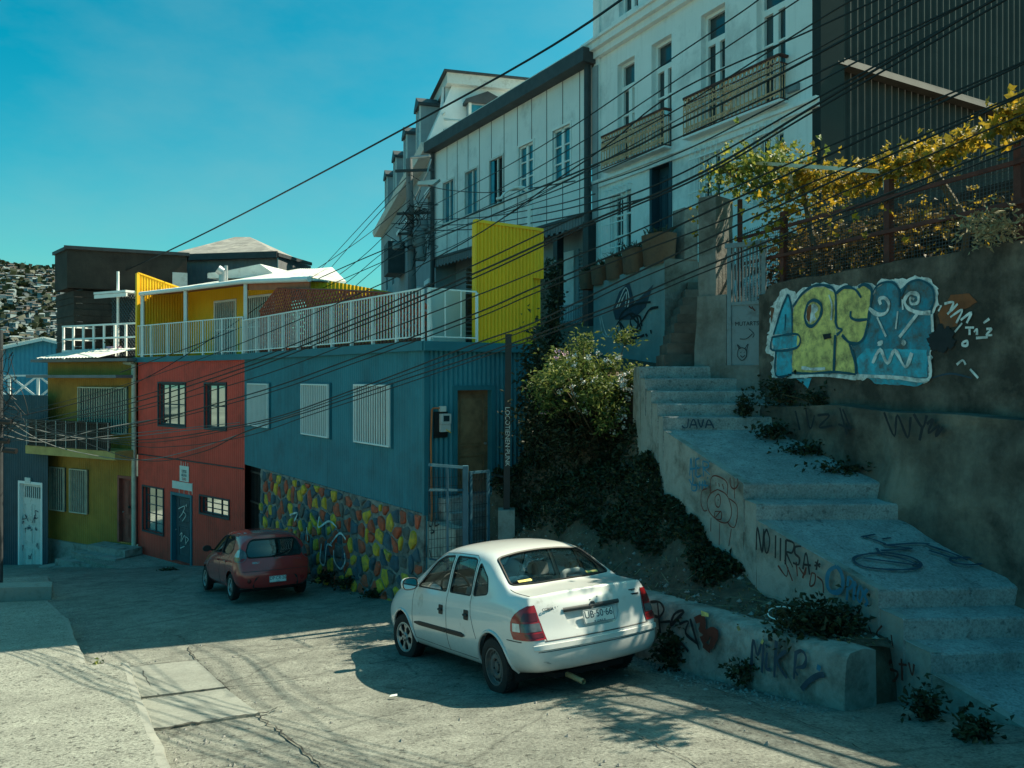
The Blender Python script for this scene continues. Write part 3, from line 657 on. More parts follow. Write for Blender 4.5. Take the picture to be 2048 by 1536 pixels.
    # cabin: floor, dashboard, seats, headrests, wheel, mirror
    f = MB(); f.box(.1,2.3,-.68,.68,.24,.28); f.box(-.62,.12,-.66,.66,.70,.74); f.box(-.05,.03,-.66,.66,.28,.72); f.build('cabin_floor', CM['dash'], car)
    dsh = MB(); dsh.prism([(2.25,-.66,.70),(1.95,-.66,.62),(1.88,-.66,.86),(2.0,-.66,.93),(2.28,-.66,.95)], (0,1.32,0)); dsh.build('dashboard', CM['dash'], car, 40)
    st_ = MB(); c = V(1.72,.36,.90); ring = []
    for i in range(25):
        q = 2*math.pi*i/24; ring.append(c+V(.08*math.sin(q), .185*math.cos(q), .165*math.sin(q)))
    st_.tube(ring, .014, 6); st_.bar(c, c+V(.18,0,-.10), .05); st_.bar(c+V(0,-.17,0), c+V(0,.17,0), .03, .02); st_.build('steering_wheel', M['black'], car, 60)
    def seatshape(x, y0, y1, lean, zt, thick=.14):
        b = MB(); n = 10; rows = []
        for i in range(n+1):
            t = i/n; z = .45+(zt-.45)*t; rx = x-lean*t; w = (y1-y0)/2*(1-.12*t**3); cy = (y0+y1)/2
            rows.append([V(rx+ (thick/2)*(abs(math.cos(q))**.6)*(1 if math.cos(q)>0 else -1), cy+w*(abs(math.sin(q))**.5)*(1 if math.sin(q)>0 else -1), z) for q in [2*math.pi*k/16 for k in range(16)]])
        b.add([p for r in rows for p in r], [(i*16+j, i*16+(j+1)%16, (i+1)*16+(j+1)%16, (i+1)*16+j) for i in range(n) for j in range(16)]+[tuple(n*16+j for j in range(16))])
        return b
    def headrest(c, w, h, hole, m_):
        b = MB(); o = roundpoly([(-w/2,-h/2),(w/2,-h/2),(w/2*.86,h/2),(-w/2*.86,h/2)], .05); c = Vector(c)
        if hole:
            q = [c+V(0,y,z) for y, z in dense(o, .03)]; b.tube(q+[q[0],q[1]], .036, 8, False)
        else: b.prism([c+V(.05,y,z) for y, z in o], (-.10,0,0))
        for y in (-w/5, w/5): b.tube([c+V(0,y,-h/2), c+V(.02,y,-h/2-.10)], .008, 5)
        b.build('headrest', m_, car, 60)
    for y in (.36,-.36):
        seatshape(1.15, y-.24, y+.24, .22, .98).build('front_seat', CM['seat'], car, 50); headrest((.90,y,1.09), .25, .15, False, CM['head'])
        headrest((.15,y,1.0), .30, .18, True, CM['head'])
    seatshape(.32, -.62, .62, .16, .86, .16).build('rear_seat', CM['seat'], car, 50)
    mi = MB(); mi.prism([(1.64, y, z) for y, z in roundpoly([(-.11,1.20),(.11,1.20),(.10,1.265),(-.10,1.265)], .03)], (.025,0,0)); mi.tube([(1.66,0,1.25),(1.70,0,1.33)], .012, 6); mi.build('rear_view_mirror', M['black'], car)
    stk = MB(); stk.poly([sk.top(-.150+.03*abs(y), y, -.006) for y in (.50,.42,.34)]+[sk.top(-.120+.03*abs(y), y, -.006) for y in (.34,.42,.50)]); stk.poly([sk.top(-.145, y, -.006) for y in (-.35,-.50)]+[sk.top(-.115, y, -.006) for y in (-.50,-.35)])
    stk.build('window_sticker', M['m_yel'], car)
    wheel(car, 0, .715, .285, .175, 'steel'); wheel(car, 0, -.715, .285, .175, 'steel'); wheel(car, 2.443, .715, .285, .175, 'star', math.radians(10)); wheel(car, 2.443, -.715, .285, .175, 'star', math.radians(10))
    un = MB(); un.box(-.55,3.0,-.42,.42,.19,.24); un.tube([(0,-.7,.285),(0,.7,.285)], .04, 8); un.tube([(2.443,-.7,.285),(2.443,.7,.285)], .04, 8); un.build('underbody', M['dark'], car)
    return car
# ------------------------------------------------------------------ small red hatchback
def red_car(mx):
    car = thing('parked_car', 'small dark red hatchback parked tight against the painted stone wall', 'car', mat=mx)
    st = [(-.36,.24,.73,.80,.79,.93,.755,1.22,.62,1.30),(-.10,.22,.74,.815,.80,.935,.765,1.34,.60,1.43),(.35,.20,.75,.815,.80,.93,.765,1.375,.60,1.465),(.9,.20,.75,.815,.80,.92,.765,1.375,.60,1.47),
     (1.35,.20,.75,.815,.80,.91,.765,1.31,.59,1.40),(1.72,.20,.75,.812,.795,.90,.76,1.13,.61,1.21),(2.08,.20,.75,.81,.785,.88,.75,.97,.63,1.01),(2.4,.21,.74,.80,.77,.82,.72,.88,.60,.92),(2.75,.23,.70,.75,.72,.72,.65,.77,.55,.80)]
    rear = [(-.50,0,.25),(-.53,.60,.25),(-.57,.69,.30),(-.605,.735,.44),(-.60,.745,.60),(-.545,.745,.80),(-.515,.735,.93),(-.43,.67,1.12),(-.36,.59,1.26),(-.31,.42,1.345),(-.29,0,1.375)]
    front = [(2.88,0,.25),(2.88,.5,.25),(2.92,.55,.3),(2.95,.57,.44),(2.94,.56,.56),(2.88,.54,.60),(2.86,.52,.63),(2.84,.5,.66),(2.82,.46,.68),(2.81,.3,.7),(2.80,0,.705)]
    me = loft_body(st, rear, front, .09, .12); sk = Skin(me)
    W = [roundpoly([(1.86,.955),(.93,.955),(.93,1.33),(1.15,1.325),(1.35,1.26)], .05), roundpoly([(.86,.955),(.20,.955),(.02,1.06),(.10,1.25),(.30,1.33),(.86,1.335)], .07)]
    RW = roundpoly([(-.56,.90),(.56,.90),(.60,1.0),(.53,1.19),(.45,1.265),(-.45,1.265),(-.53,1.19),(-.60,1.0)], .06)
    FW = roundpoly([(1.98,.58),(2.02,0),(1.98,-.58),(1.45,-.50),(1.43,0),(1.45,.50)], .05)
    L_ = lambda c: c.y > .45; R_ = lambda c: c.y < -.45; cut = []
    for w in W: cut += [(w, 'y', L_, None), (w, 'y', R_, None)]
    cut += [(RW, 'x', lambda c: c.x < .1, None), (FW, 'z', lambda c: c.z > .93, None)]
    for ax in (0, 2.34):
        ar = [(ax+.335*math.cos(q*math.pi/20), .29+.335*math.sin(q*math.pi/20)) for q in range(40)]; cut += [(ar, 'y', L_, None), (ar, 'y', R_, None)]
    body = shell_cut(me, cut)
    def key(c, n):
        if abs(c.y) > .5 and .30 < c.z < 1.34:
            if .90 < c.x < 1.95: return 'd1' if c.y > 0 else 'd2'
            if .36 < c.x <= .90: return 'd3' if c.y > 0 else 'd4'
        if c.x < -.2 and abs(c.y) < .68 and .62 < c.z < 1.34: return 'hatch'
        if c.z < .60 and c.x < -.33: return 'bumper'
        return 'body'
    P_ = split_mesh(body, key, dict(body='body', d1='door', d2='door', d3='door', d4='door', hatch='tailgate', bumper='rear_bumper'), CM['maroon'], car)
    bk = lambda off: (lambda y, z: sk.back(y, z, off))
    panefill(RW, bk(-.012)).build('rear_window', CM['dglass'], P_['hatch'], 60); panefill(FW, lambda x, y: sk.top(x, y, -.012)).build('windscreen', CM['dglass'], car, 60)
    g = MB(); gasket(g, RW, bk(-.002), .016); s = MB()
    for sg in (1,-1):
        sd = lambda x, z: sk.side(x, z, sg, -.012)
        for i, w in enumerate(W):
            panefill(w, sd).build('side_window', CM['dglass'], P_[('d1','d3')[i] if sg > 0 else ('d2','d4')[i]], 60); gasket(g, w, lambda x, z: sk.side(x, z, sg, -.002), .011)
        sf = lambda x, z: sk.side(x, z, sg)
        seam(s, [(1.96,.34),(1.97,.6),(1.93,.95)], sf); seam(s, [(.90,.32),(.895,.95),(.895,1.37)], sf); seam(s, [(.34,.55),(.40,.75),(.10,.95),(-.02,1.08)], sf); seam(s, [(1.95,.34),(.9,.31),(.36,.31)], sf)
        for x in (1.02,.34):
            h = MB(); h.tube([sk.side(x,.80,sg,.014), sk.side(x+.11,.81,sg,.016)], .014, 6); h.build('door_handle', CM['maroon'], P_[('d1' if x > .9 else 'd3') if sg > 0 else ('d2' if x > .9 else 'd4')], 60)
        m = MB(); c = V(1.72,.90*sg,1.02)
        rows = [[c+V(dx, .10*r*math.cos(q), .075*r*math.sin(q)) for q in [2*math.pi*k/12 for k in range(12)]] for dx, r in [(-.05,.95),(0,1),(.05,.8),(.08,.1)]]
        m.add([p for r in rows for p in r], [(i*12+j, i*12+(j+1)%12, (i+1)*12+(j+1)%12, (i+1)*12+j) for i in range(3) for j in range(12)]+[tuple(range(12))]); m.bar(V(1.74,.76*sg,.97), V(1.72,.84*sg,1.0), .06, .04); m.build('wing_mirror', M['black'], car, 50)
        def lens(fn0, z0, z1, t0, t1, o, mt):
            def fn(i, j):
                z = z0+(z1-z0)*i; t = t0+(t1-t0)*j; k = max(.2, math.sin(math.pi*min(.96,max(.04,(z-.80)/.30))))**.6
                pin = sk.back((.735-.15*k)*sg, z); pout = sk.side(-.45+.22*k, z, sg); src = pin*(1-t)+pout*t; d = V(-(1-t), t*sg, 0).normalized()
                return sk.cast(src+d*.5, -d, o)
            patch(fn, 10, 10).build('lens', mt, lamp, 50)
        lamp = bpy.data.objects.new('tail_light', None); COL.objects.link(lamp); lamp.parent = car
        lens(0,.82,1.09,0,1,.012,CM['smoke']); lens(0,.92,1.06,.45,.9,.015,CM['clear']); lens(0,.84,.92,.4,.8,.015,CM['amber']); lens(0,.83,.89,.1,.36,.015,CM['red'])
        for y, z in ((.56,.42),):
            r = MB(); r.lathe([(.045,0),(.045,.012),(0,.016)], 16, Matrix.Translation(sk.back(y*sg,z,.0)) @ Matrix.Rotation(-math.pi/2,4,'Y')); r.build('reflector', CM['red'] if sg < 0 else CM['dred'], P_['bumper'], 40)
        ww = MB()
        for ax in (0, 2.34):
            k = 16; ring = [(ax+.345*math.cos(math.pi*i/k*1.2-.3), .29+.345*math.sin(math.pi*i/k*1.2-.3)) for i in range(k+1)]; a_ = [V(x,.745*sg,z) for x, z in ring]; b_ = [V(x,.42*sg,z) for x, z in ring]
            ww.add(a_+b_, [(i,i+1,k+2+i,k+1+i) for i in range(k)]); ww.add(b_, [tuple(range(k+1))])
        ww.build('wheel_well', M['dark'], car)
    seam(s, [(-.70,.62),(0,.62),(.70,.62)], bk(0), .005); s.build('panel_gap', M['black'], car); g.build('window_seal', M['black'], car, 60)
    b = MB(); pl = roundpoly([(-.50,.27),(.50,.27),(.44,.50),(-.44,.50)], .06); b.poly([sk.back(y, z, .006) for y, z in dense(pl, .06)]); b.build('bumper_insert', M['black'], P_['bumper'])
    licence_plate(car, 'DP·CR·26', 'CHILE', sk.back(-.02,.435,.012), (0,-1,0), (.08,0,1), .36, .13)
    def badge(txt, y, z, size):
        x_ = V(0,-1,0); n_ = V(-1,0,.25).normalized(); y_ = n_.cross(x_); c = sk.back(y, z, .006); mm = Matrix.Identity(4)
        for i in range(3): mm[i][0] = x_[i]; mm[i][1] = y_[i]; mm[i][2] = n_[i]; mm[i][3] = c[i]
        t = MB(); text(t, txt, size, mm, ext=.003); t.build('badge_lettering', CM['chrome'], P_['hatch'])
    badge('GEELY', .42, .79, .055); badge('LC 1.3', -.5, .82, .04)
    e = MB(); e.lathe([(.045,0),(.045,.008),(.03,.008),(.03,.0)], 18, Matrix.Translation(sk.back(0,.87,.0)) @ Matrix.Rotation(-math.pi/2,4,'Y') @ Matrix.Scale(.55,4,(1,0,0))); e.build('round_emblem', CM['chrome'], P_['hatch'], 40)
    w = MB(); w.tube([sk.back(.1,.905,.02), sk.back(-.18,.96,.02), sk.back(-.35,1.02,.02)], .008, 5); w.build('rear_wiper', M['black'], P_['hatch'])
    f = MB(); f.box(-.35,1.95,-.68,.68,.24,.28); f.box(-.42,.1,-.64,.64,.60,.64); f.box(.1,.26,-.62,.62,.3,.98); f.box(1.7,2.0,-.66,.66,.6,.92); f.build('cabin_floor', CM['dash'], car)
    for y in (.36,-.36):
        b = MB(); b.prism([(.95,y-.23,.45),(1.10,y-.23,.45),(.92,y-.20,1.05),(.78,y-.20,1.05)], (0,.44,0)); b.box(.76,.86,y-.13,y+.11,1.08,1.24); b.build('front_seat', CM['seat'], car, 40)
    for x in (0, 2.34):
        for y in (.72,-.72): wheel(car, x, y, .285, .165, 'spoke')
    un = MB(); un.box(-.45,2.7,-.42,.42,.19,.24); un.build('underbody', M['dark'], car)
    return car
# ================================================================== ground
def lerp_table(T, x):
    if x <= T[0][0]: a, b = T[0], T[1]
    elif x >= T[-1][0]: a, b = T[-2], T[-1]
    else:
        for a, b in zip(T, T[1:]):
            if a[0] <= x <= b[0]: break
    return a[1]+(b[1]-a[1])*(x-a[0])/(b[0]-a[0])
PROF = [(-4,-.85),(0,-1.62),(5,-2.588),(8,-3.19),(8.7,-3.315),(10.1,-3.49),(10.8,-3.60),(12,-3.81),(15.4,-4.21),(18.6,-4.56),(22,-5.04),(26,-5.62),(34,-6.9),(60,-11)]
XTAB = [(-34,-1.56),(-1.5,-.10),(0,0),(1.3,.11),(3,.10),(9,.35)]
def road_z(x, y): return lerp_table(PROF, y)+lerp_table(XTAB, x)
def grid(name, m, x0, x1, y0, y1, st, zf, parent=None, keep=None):
    nx = int((x1-x0)/st)+1; ny = int((y1-y0)/st)+1; mb = MB()
    vs = [(x0+st*i, y0+st*j, zf(x0+st*i, y0+st*j)) for j in range(ny) for i in range(nx)]
    fs = [(j*nx+i, j*nx+i+1, (j+1)*nx+i+1, (j+1)*nx+i) for j in range(ny-1) for i in range(nx-1) if keep is None or keep(x0+st*(i+.5), y0+st*(j+.5))]
    mb.add(vs, fs); return mb.build(name, m, parent, 60)
def wob(x, y): return .012*noise.noise(V(x*.9, y*.9, 0))+.004*noise.noise(V(x*4, y*4, 3))
struct(grid('road', M['road'], -34, 9, -4, 60, .25, lambda x, y: road_z(x,y)+wob(x,y)))
# wide land under everything, down the hillside and out to the bay
g = MB(); g.quad((-4000,-300,-60),(4000,-300,-60),(4000,4000,-60),(-4000,4000,-60)); struct(g.build('terrain', mat('far_land', (.10,.11,.09), 1, .4, .02)))
g = MB(); pts = [(1.2,13.2,.0),(9,10.5,.0),(30,14,3),(40,60,7),(-6,60,5),(-3.5,30,2.2),(.6,16.6,.15)]
g.add(pts+[(x,y,z-14) for x,y,z in pts], [tuple(range(7))]+[(i,(i+1)%7,7+(i+1)%7,7+i) for i in range(7)]); struct(g.build('hillside_ground', M['soil']))
struct(grid('valley_slope', mat('valley_scrub', (.05,.06,.045), 1, .45, .15), -260, 40, 36, 336, 6, lambda x, y: -9-(y-36)*.14+min(0,(x+14)*.06)+1.5*noise.noise(V(x*.05,y*.05,1))-(3 if y < 60 and x > -20 else 0)))
# pavement slabs going down the left side of the street
def slab_z(x, y): return road_z(x, y)+.175
EDGE = [(2.,-.55),(5.4,-2.34),(9.62,-4.66),(9.8,-5.28),(14,-7.86),(17,-10.1),(22,-13.2)]
def slab(y0, y1, dx=0., dz=0., label=None):
    mb = MB(); n = max(2, int((y1-y0)/.18)); rows = []
    for i in range(n+1):
        y = y0+(y1-y0)*i/n; xe = lerp_table(EDGE, y)+dx+.014*noise.noise(V(y*1.6, dx, 7))+.022*noise.noise(V(y*9, dx, 1))
        ch = .03+.02*noise.noise(V(y*3, 5, dx)); sk_ = -.12*(1 if y > 9 else 1)
        xs = [-26, xe-6, xe-3, xe-1.2, xe-.06-ch, xe-ch*.6, xe]
        yy = lambda x: y+(x-xe)*.0-.10*(xe-x)*.0
        row = [V(x, yy(x), slab_z(x,y)+dz+wob(x*1.3,y*1.3)*.6) for x in xs[:5]]+[V(xs[5], y, slab_z(xe,y)+dz-.01), V(xs[6], y, slab_z(xe,y)+dz-.045), V(xe+.03, y, slab_z(xe,y)+dz-.45)]
        rows.append(row)
    k = 8
    mb.add([p for r in rows for p in r], [(i*k+j, i*k+j+1, (i+1)*k+j+1, (i+1)*k+j) for i in range(n) for j in range(4)], 0)
    mb.add([p for r in rows for p in r], [(i*k+j, i*k+j+1, (i+1)*k+j+1, (i+1)*k+j) for i in range(n) for j in range(4,7)], 1)
    for r in (rows[0], rows[-1]): mb.add(r+[V(p.x,p.y,p.z-.6) for p in r[:7]], [(j, j+1, k+j+1, k+j) for j in range(6)], 0)
    return struct(mb.build('pavement', [M['slab'], M['kerb']], None, 50))
slab(2., 9.62, .0, .0); slab(9.70, 11.9, .0, -.03); slab(11.93, 14.05, 0, -.045); slab(14.15, 17.1, .1, -.16)
b = MB(); b.hexa([(-26,17.2,-5.6),(-10.05,17.2,-5.3),(-10.35,17.75,-5.4),(-26,17.75,-5.8),(-26,17.2,-4.93),(-10.05,17.2,-4.60),(-10.35,17.75,-4.63),(-26,17.75,-4.95)]); struct(b.build('pavement_step', M['kerb']))
slab(17.85, 22., .25, -.1)
# smooth repair slabs beside the kerb, a few mm proud of the rough concrete; joints and cracks as thin lines
class Road:                              # lets painted lines and patches follow the road
    def hit(s, px, py):
        d = V((px-CX)/F, 1, (CY-py)/F); a, c = .5, 60.
        for _ in range(50):
            m = (a+c)/2; p = d*m
            if p.z > road_z(p.x, p.y): a = m
            else: c = m
        return d*a
RD = Road()
def on_road(pix, off): return [V(p.x, p.y, road_z(p.x,p.y)+wob(p.x,p.y)+off) for p in (RD.hit(*q) for q in pix)]
pa = MB()
for q in ([(232,1338),(392,1324),(450,1377),(272,1398)], [(276,1404),(452,1381),(520,1432),(300,1463)]):
    e = []
    for i in range(4):
        a, c = V(*q[i]), V(*q[(i+1)%4]); e += [tuple(a+(c-a)*t/6) for t in range(6)]
    top_ = on_road(e, .022); n = len(top_); cc = sum(top_, V(0,0,0))/n
    pa.add(top_+[cc]+[V(p.x,p.y,p.z-.06) for p in top_], [(i,(i+1)%n,n) for i in range(n)]+[(i,n+1+i,n+1+(i+1)%n,(i+1)%n) for i in range(n)])
struct(pa.build('road_patch', M['patch']))
def road_line(mb, pix, w, off=.012):
    pts = []
    q = catmull(pix, 16) if len(pix) > 2 else [tuple(V(*pix[0])+(V(*pix[1])-V(*pix[0]))*t/16) for t in range(33)]
    pts = on_road(q, off); n = len(pts); Lf = []; Rt = []
    for i in range(n):
        t = (pts[min(i+1,n-1)]-pts[max(i-1,0)]); t.z = 0; t.normalize(); s = V(-t.y, t.x, 0); j = noise.noise(pts[i]*7)*w*1.6+noise.noise(pts[i]*23)*w*.9; k = w*(.34+.45*noise.noise(pts[i]*13))
        Lf.append(pts[i]+s*(k+j)); Rt.append(pts[i]+s*(-k+j))
    mb.add(Lf+Rt, [(i,i+1,n+i+1,n+i) for i in range(n-1)])
ck = MB()
for pix, w_ in (([(375,1296),(392,1322),(450,1378),(500,1425),(560,1465),(640,1536)],.022),([(232,1340),(392,1323)],.014),([(275,1400),(450,1379)],.02),([(300,1464),(455,1440),(520,1432),(560,1420)],.03),
   ([(740,1330),(860,1312),(960,1290),(1010,1280)],.016),([(470,1312),(560,1300),(700,1285)],.012),
   ([(1270,1345),(1400,1370),(1560,1430),(1720,1500)],.014),([(1200,1450),(1290,1480),(1400,1536)],.01),([(285,1345),(300,1375),(318,1393)],.010),([(180,1180),(260,1172),(360,1160)],.02),([(120,1230),(300,1205),(420,1190)],.015)):
    road_line(ck, pix, w_, .026 if pix[0][0] < 330 and pix[0][1] > 1330 else .016)
struct(ck.build('road_joint', mat('joint_dirt', (.06,.058,.05), 1, .5, 12)))
# ================================================================== stairs on the right
SL = [(12.05,1.95),(11.9,1.96),(10.7,2.10),(8.9,2.66),(8.6,2.70),(7.2,3.38),(6.9,3.46),(6.6,3.54),(5.9,3.86),(4.6,4.7)]      # left edge X by depth
def sx(y): return lerp_table(sorted(SL), y)
LEV = [(12.4,.145,11.9,.145),(11.9,-.035,11.6,-.035),(11.6,-.215,11.3,-.215),(11.3,-.39,11.0,-.39),(11.0,-.56,10.75,-.56),(10.75,-.735,8.92,-1.215),(8.92,-1.39,8.6,-1.40),(8.6,-1.57,7.2,-1.955),(7.2,-2.12,6.9,-2.13),(6.9,-2.31,6.6,-2.32),(6.6,-2.49,5.2,-2.78)]
STAIRS = thing('stairway', 'wide concrete stairway climbing beside the mural wall, graffiti along its flank', 'stairs', (2.8,8.6,-2.3))
tr = MB()
def fr(y, x): return y+.07*(x-sx(y))*(1 if y < 8 else .3)          # fronts recede a little to the right
for y1, z1, y0, z0 in LEV:
    n = 44; A_ = []
    def row(y, z, dz): return [V(x, fr(y,x), z+dz+.003*noise.noise(V(x*3,y*3,z))+.005*max(0,noise.noise(V(x*15,y*5,z)))-.012*max(0,noise.noise(V(x*7,y*9,z+3))-.35)) for x in [sx(y)-.036+(4.2)*i/n for i in range(n+1)]]
    a, b_, c = row(y1, z1, 0), row(y0, z0, 0), row(y0-.004, z0, -.55)
    lip = [p+V(0,.012,.0) for p in b_]; lip2 = [p+V(0,-.004,-.016) for p in b_]
    k = n+1; tr.add(a+lip+lip2+c, [(r*k+i, r*k+i+1, (r+1)*k+i+1, (r+1)*k+i) for r in range(3) for i in range(n)])
tr.build('steps', M['conc'], STAIRS)
# flank wall: a rough face under the left ends of the treads, with a slightly raised edge
fl = MB(); prof = []
for y1, z1, y0, z0 in LEV: prof += [(y1, z1), (y0, z0)]
n_ = 0; cols = []
ys = sorted({round(y,3) for p in prof for y in (p[0],)} | {5.2+.12*i for i in range(58)})
def topz(y, side):
    for y1, z1, y0, z0 in LEV:
        if (y0 <= y < y1) if side > 0 else (y0 < y <= y1): return z0+(z1-z0)*(y-y0)/(y1-y0)
    return LEV[-1][3] if y < 6 else LEV[0][1]
for a, b_ in zip(ys, ys[1:]):
    if a < 5.2 or b_ > 12.4: continue
    za, zb = topz(a, 1), topz(b_, -1); xa, xb = sx(a), sx(b_); R = 7
    def pt(x, y, zt, r):
        z = zt-(zt+3.6)*r/R; return V(x-.02-.03*r/R+.02*noise.noise(V(y*3, z*3, 2))-(.0 if r else .0), y, z)
    va = [pt(xa,a,za+.002,r) for r in range(R+1)]; vb = [pt(xb,b_,zb+.002,r) for r in range(R+1)]
    fl.add(va+vb, [(r, r+1, R+2+r, R+1+r) for r in range(R)]); fl.quad(va[0], vb[0], V(xb+.06,b_,zb+.002), V(xa+.06,a,za+.002))
fl.build('flank_wall', M['plaster2'], STAIRS, 60, weld=True)
FLK = Plane((2.70-.045, 8.6, 0), (3.38-2.70, 7.2-8.6, 0)); FLK2 = Plane((2.10-.045,10.7,0), (.56,-1.8,0)); FLK3 = Plane((3.38-.045,7.2,0), (.16,-.6,0))
def Zm(x0, y0, s): return lambda zx, zy: (x0+zx/s, y0+zy/s)
Z3 = Zm(1300, 900, 2.738)
gr = {k: MB() for k in ('g_black','g_blue','g_red','g_navy')}
def st_(col, pl, pts, w, z=Z3, off=.02, **k): stroke(gr[col], pl, [z(*p) for p in pts], w, off, **k)
# letters of the tags along the flank (strokes follow the photographed hand)
for pts in ([(228,140),(235,45),(245,160)],[(228,105),(262,100)],[(262,50),(258,140)],[(282,45),(262,55),(268,95),(285,95)],[(268,95),(266,145),(290,140)],[(300,60),(305,145)],[(300,60),(330,70),(328,95),(304,98),(340,135)],[(335,60),(338,66)],[(325,150),(329,154)],
            [(225,160),(240,190),(238,215)],[(250,150),(240,215),(262,220),(268,195),(246,190)],[(285,170),(280,215)],[(300,170),(298,215)],[(288,190),(330,195)],[(312,165),(318,215)]): st_('g_blue', FLK2, pts, .028, off=.028)
for pts in ([(345,235),(348,160),(372,140),(420,160),(440,190),(438,245)],[(375,175),(377,195)],[(392,180),(395,200)],[(412,185),(420,215)],[(385,215),(345,240),(328,290),(345,345),(395,390),(440,395),(462,350),(455,290),(430,240),(385,215)],[(388,240),(372,260),(375,300),(392,312),(402,285),(398,250),(388,240)],[(388,268),(389,278)],
            [(370,335),(404,335)],[(372,335),(370,370),(404,335),(404,378),(372,374)],[(330,210),(300,225),(295,290),(310,330),(328,330)],[(450,265),(490,300),(495,360),(480,420),(455,415),(440,390)],[(455,150),(458,195),(478,212),(498,190),(496,155)],[(476,155),(480,265)],[(350,370),(348,445)],[(398,400),(395,520)],[(462,430),(448,525)]): st_('g_red', FLK2, pts, .018, off=.034)
for pts in ([(598,545),(605,420),(630,560),(640,430)],[(655,430),(642,470),(648,550),(662,555),(672,490),(655,430)],[(705,465),(703,590)],[(732,480),(730,605)],[(762,490),(758,625)],[(762,490),(805,510),(795,560),(765,560),(800,640)],[(845,525),(812,530),(812,565),(835,590),(830,625),(800,615)],[(855,650),(872,560),(892,680)],[(855,625),(895,630)],[(935,598),(925,655)],[(920,610),(945,640)],[(915,632),(948,622)]): st_('g_black', FLK, pts, .024, off=.036)
for pts in ([(715,630),(760,690),(770,640)],[(750,600),(795,715)],[(815,610),(822,690)],[(830,640),(860,680),(870,640)],[(870,640),(850,700)],[(900,670),(890,740),(915,730),(920,680),(900,670)],[(930,690),(960,720),(965,780)],[(1110,890),(1160,930),(1150,880)],[(1215,960),(1240,1030)],[(1290,960),(1260,1010),(1330,1060)],[(1340,1010),(1350,1080)]): st_('g_red', FLK if pts[0][0] < 1000 else FLK3, pts, .02, off=.035)
for pts in ([(1035,635),(995,660),(982,720),(1000,770),(1045,775),(1070,730),(1060,670),(1035,635)],): st_('g_blue', FLK, pts, .05, off=.03)
for pts in ([(1100,690),(1092,820)],[(1100,690),(1125,715),(1115,750),(1096,755)],[(1135,715),(1130,820)],[(1125,735),(1148,735)],[(1165,740),(1150,800),(1165,830),(1180,780),(1165,740)],[(1205,760),(1190,790),(1205,830),(1192,850)]): st_('g_blue', FLK, pts, .035, off=.032)
for pts in ([(1345,1150),(1325,1190),(1380,1215),(1360,1260),(1330,1250)],[(1400,1140),(1405,1260)],[(1385,1170),(1430,1175)],[(1440,1160),(1460,1230),(1470,1170)]): st_('g_red', FLK3, pts, .03, off=.04)
for c, b_ in gr.items():
    if b_.v: b_.build('graffiti', M[c], STAIRS)
# bicycle outline painted on the lower ramp; JAVA scratched on a riser
RAMP = Plane((3.0,8.6,-1.57), (1,.02,0), (0,-1.4,-.385)); bk_ = MB(); RAMP.n = V(0,-.26,.96).normalized()
if RAMP.n.z < 0: RAMP.n = -RAMP.n
for pts in ([(1300,570),(1180,580),(1125,605),(1180,645),(1320,662),(1450,660),(1500,635),(1440,595),(1300,570)],[(1750,598),(1665,605),(1680,625),(1770,638),(1850,630),(1840,610),(1750,598)],[(1170,480),(1230,498),(1290,520),(1310,530),(1450,550)],[(1165,485),(1240,470)],[(1280,495),(1330,490)],[(1310,530),(1490,520),(1560,540),(1680,580),(1760,615)],[(1440,550),(1275,560)],[(1275,580),(1380,600),(1490,640)],[(1180,600),(1480,640)],[(1490,520),(1545,525)],[(1250,545),(1270,580)],[(1540,560),(1700,610)]): stroke(bk_, RAMP, [Z3(*p) for p in pts], .035, .012)
bk_.build('bicycle_graffiti', M['g_navy'], STAIRS)
JV = Plane((2.1,10.745,-.65), (1,.021,0)); jv = MB(); Zj = Zm(1020, 650, 3.938)
for pts in ([(1400,735),(1392,800),(1365,808),(1350,790)],[(1410,810),(1440,740),(1470,815)],[(1420,785),(1465,785)],[(1475,740),(1500,805),(1520,740)],[(1535,810),(1560,745),(1600,810)],[(1545,785),(1590,785)]): stroke(jv, JV, [Zj(*p) for p in pts], .022, .03)
jv.build('graffiti', M['g_navy'], STAIRS)
# ================================================================== low wall in front of the bank
LW = Plane((2.79,6.61,0), (1.61-2.79, 8.88-6.61, 0)); lw = MB()
LWT = thing('low_wall', 'low rough concrete wall with MIKE sprayed on it, behind the white saloon', 'wall', LW.pt(1, -3))
Llen = 7.2
def lwtop(u): return -2.33-.075*u
n = 60; rows = []
for i in range(n+1):
    u = -.02+Llen*i/n; t = lwtop(u)+.02*noise.noise(V(u*3,1,0)); nn = lambda k: .025*noise.noise(V(u*2.5,k*1.7,4))
    rows.append([LW.pt(u, t-1.3, .03+nn(0)), LW.pt(u, t-.55, .03+nn(1)), LW.pt(u, t-.25, .015+nn(2)), LW.pt(u, t-.05, 0+nn(3)*.6), LW.pt(u, t, -.04), LW.pt(u, t+.015+nn(4)*.4, -.20), LW.pt(u, t-.02, -.36), LW.pt(u, t-.8, -.38)])
k = 8; lw.add([p for r in rows for p in r], [(i*k+j, i*k+j+1, (i+1)*k+j+1, (i+1)*k+j) for i in range(n) for j in range(k-1)]+[tuple(range(k))]); lw.build('wall_body', M['lowwall'], LWT, 50)
gr = {k: MB() for k in ('g_navy','g_blue','g_red','m_yel','g_black')}
for pts in ([(572,1210),(585,1035),(608,1120),(640,1035),(632,1215)],[(662,1105),(655,1185),(680,1200)],[(660,1068),(664,1074)],[(712,1040),(700,1240)],[(765,1095),(715,1150),(770,1245)],[(820,1100),(808,1250)],[(815,1110),(850,1095),(875,1130),(862,1180),(815,1190),(830,1230)]): st_('g_navy', LW, pts, .036, off=.045)
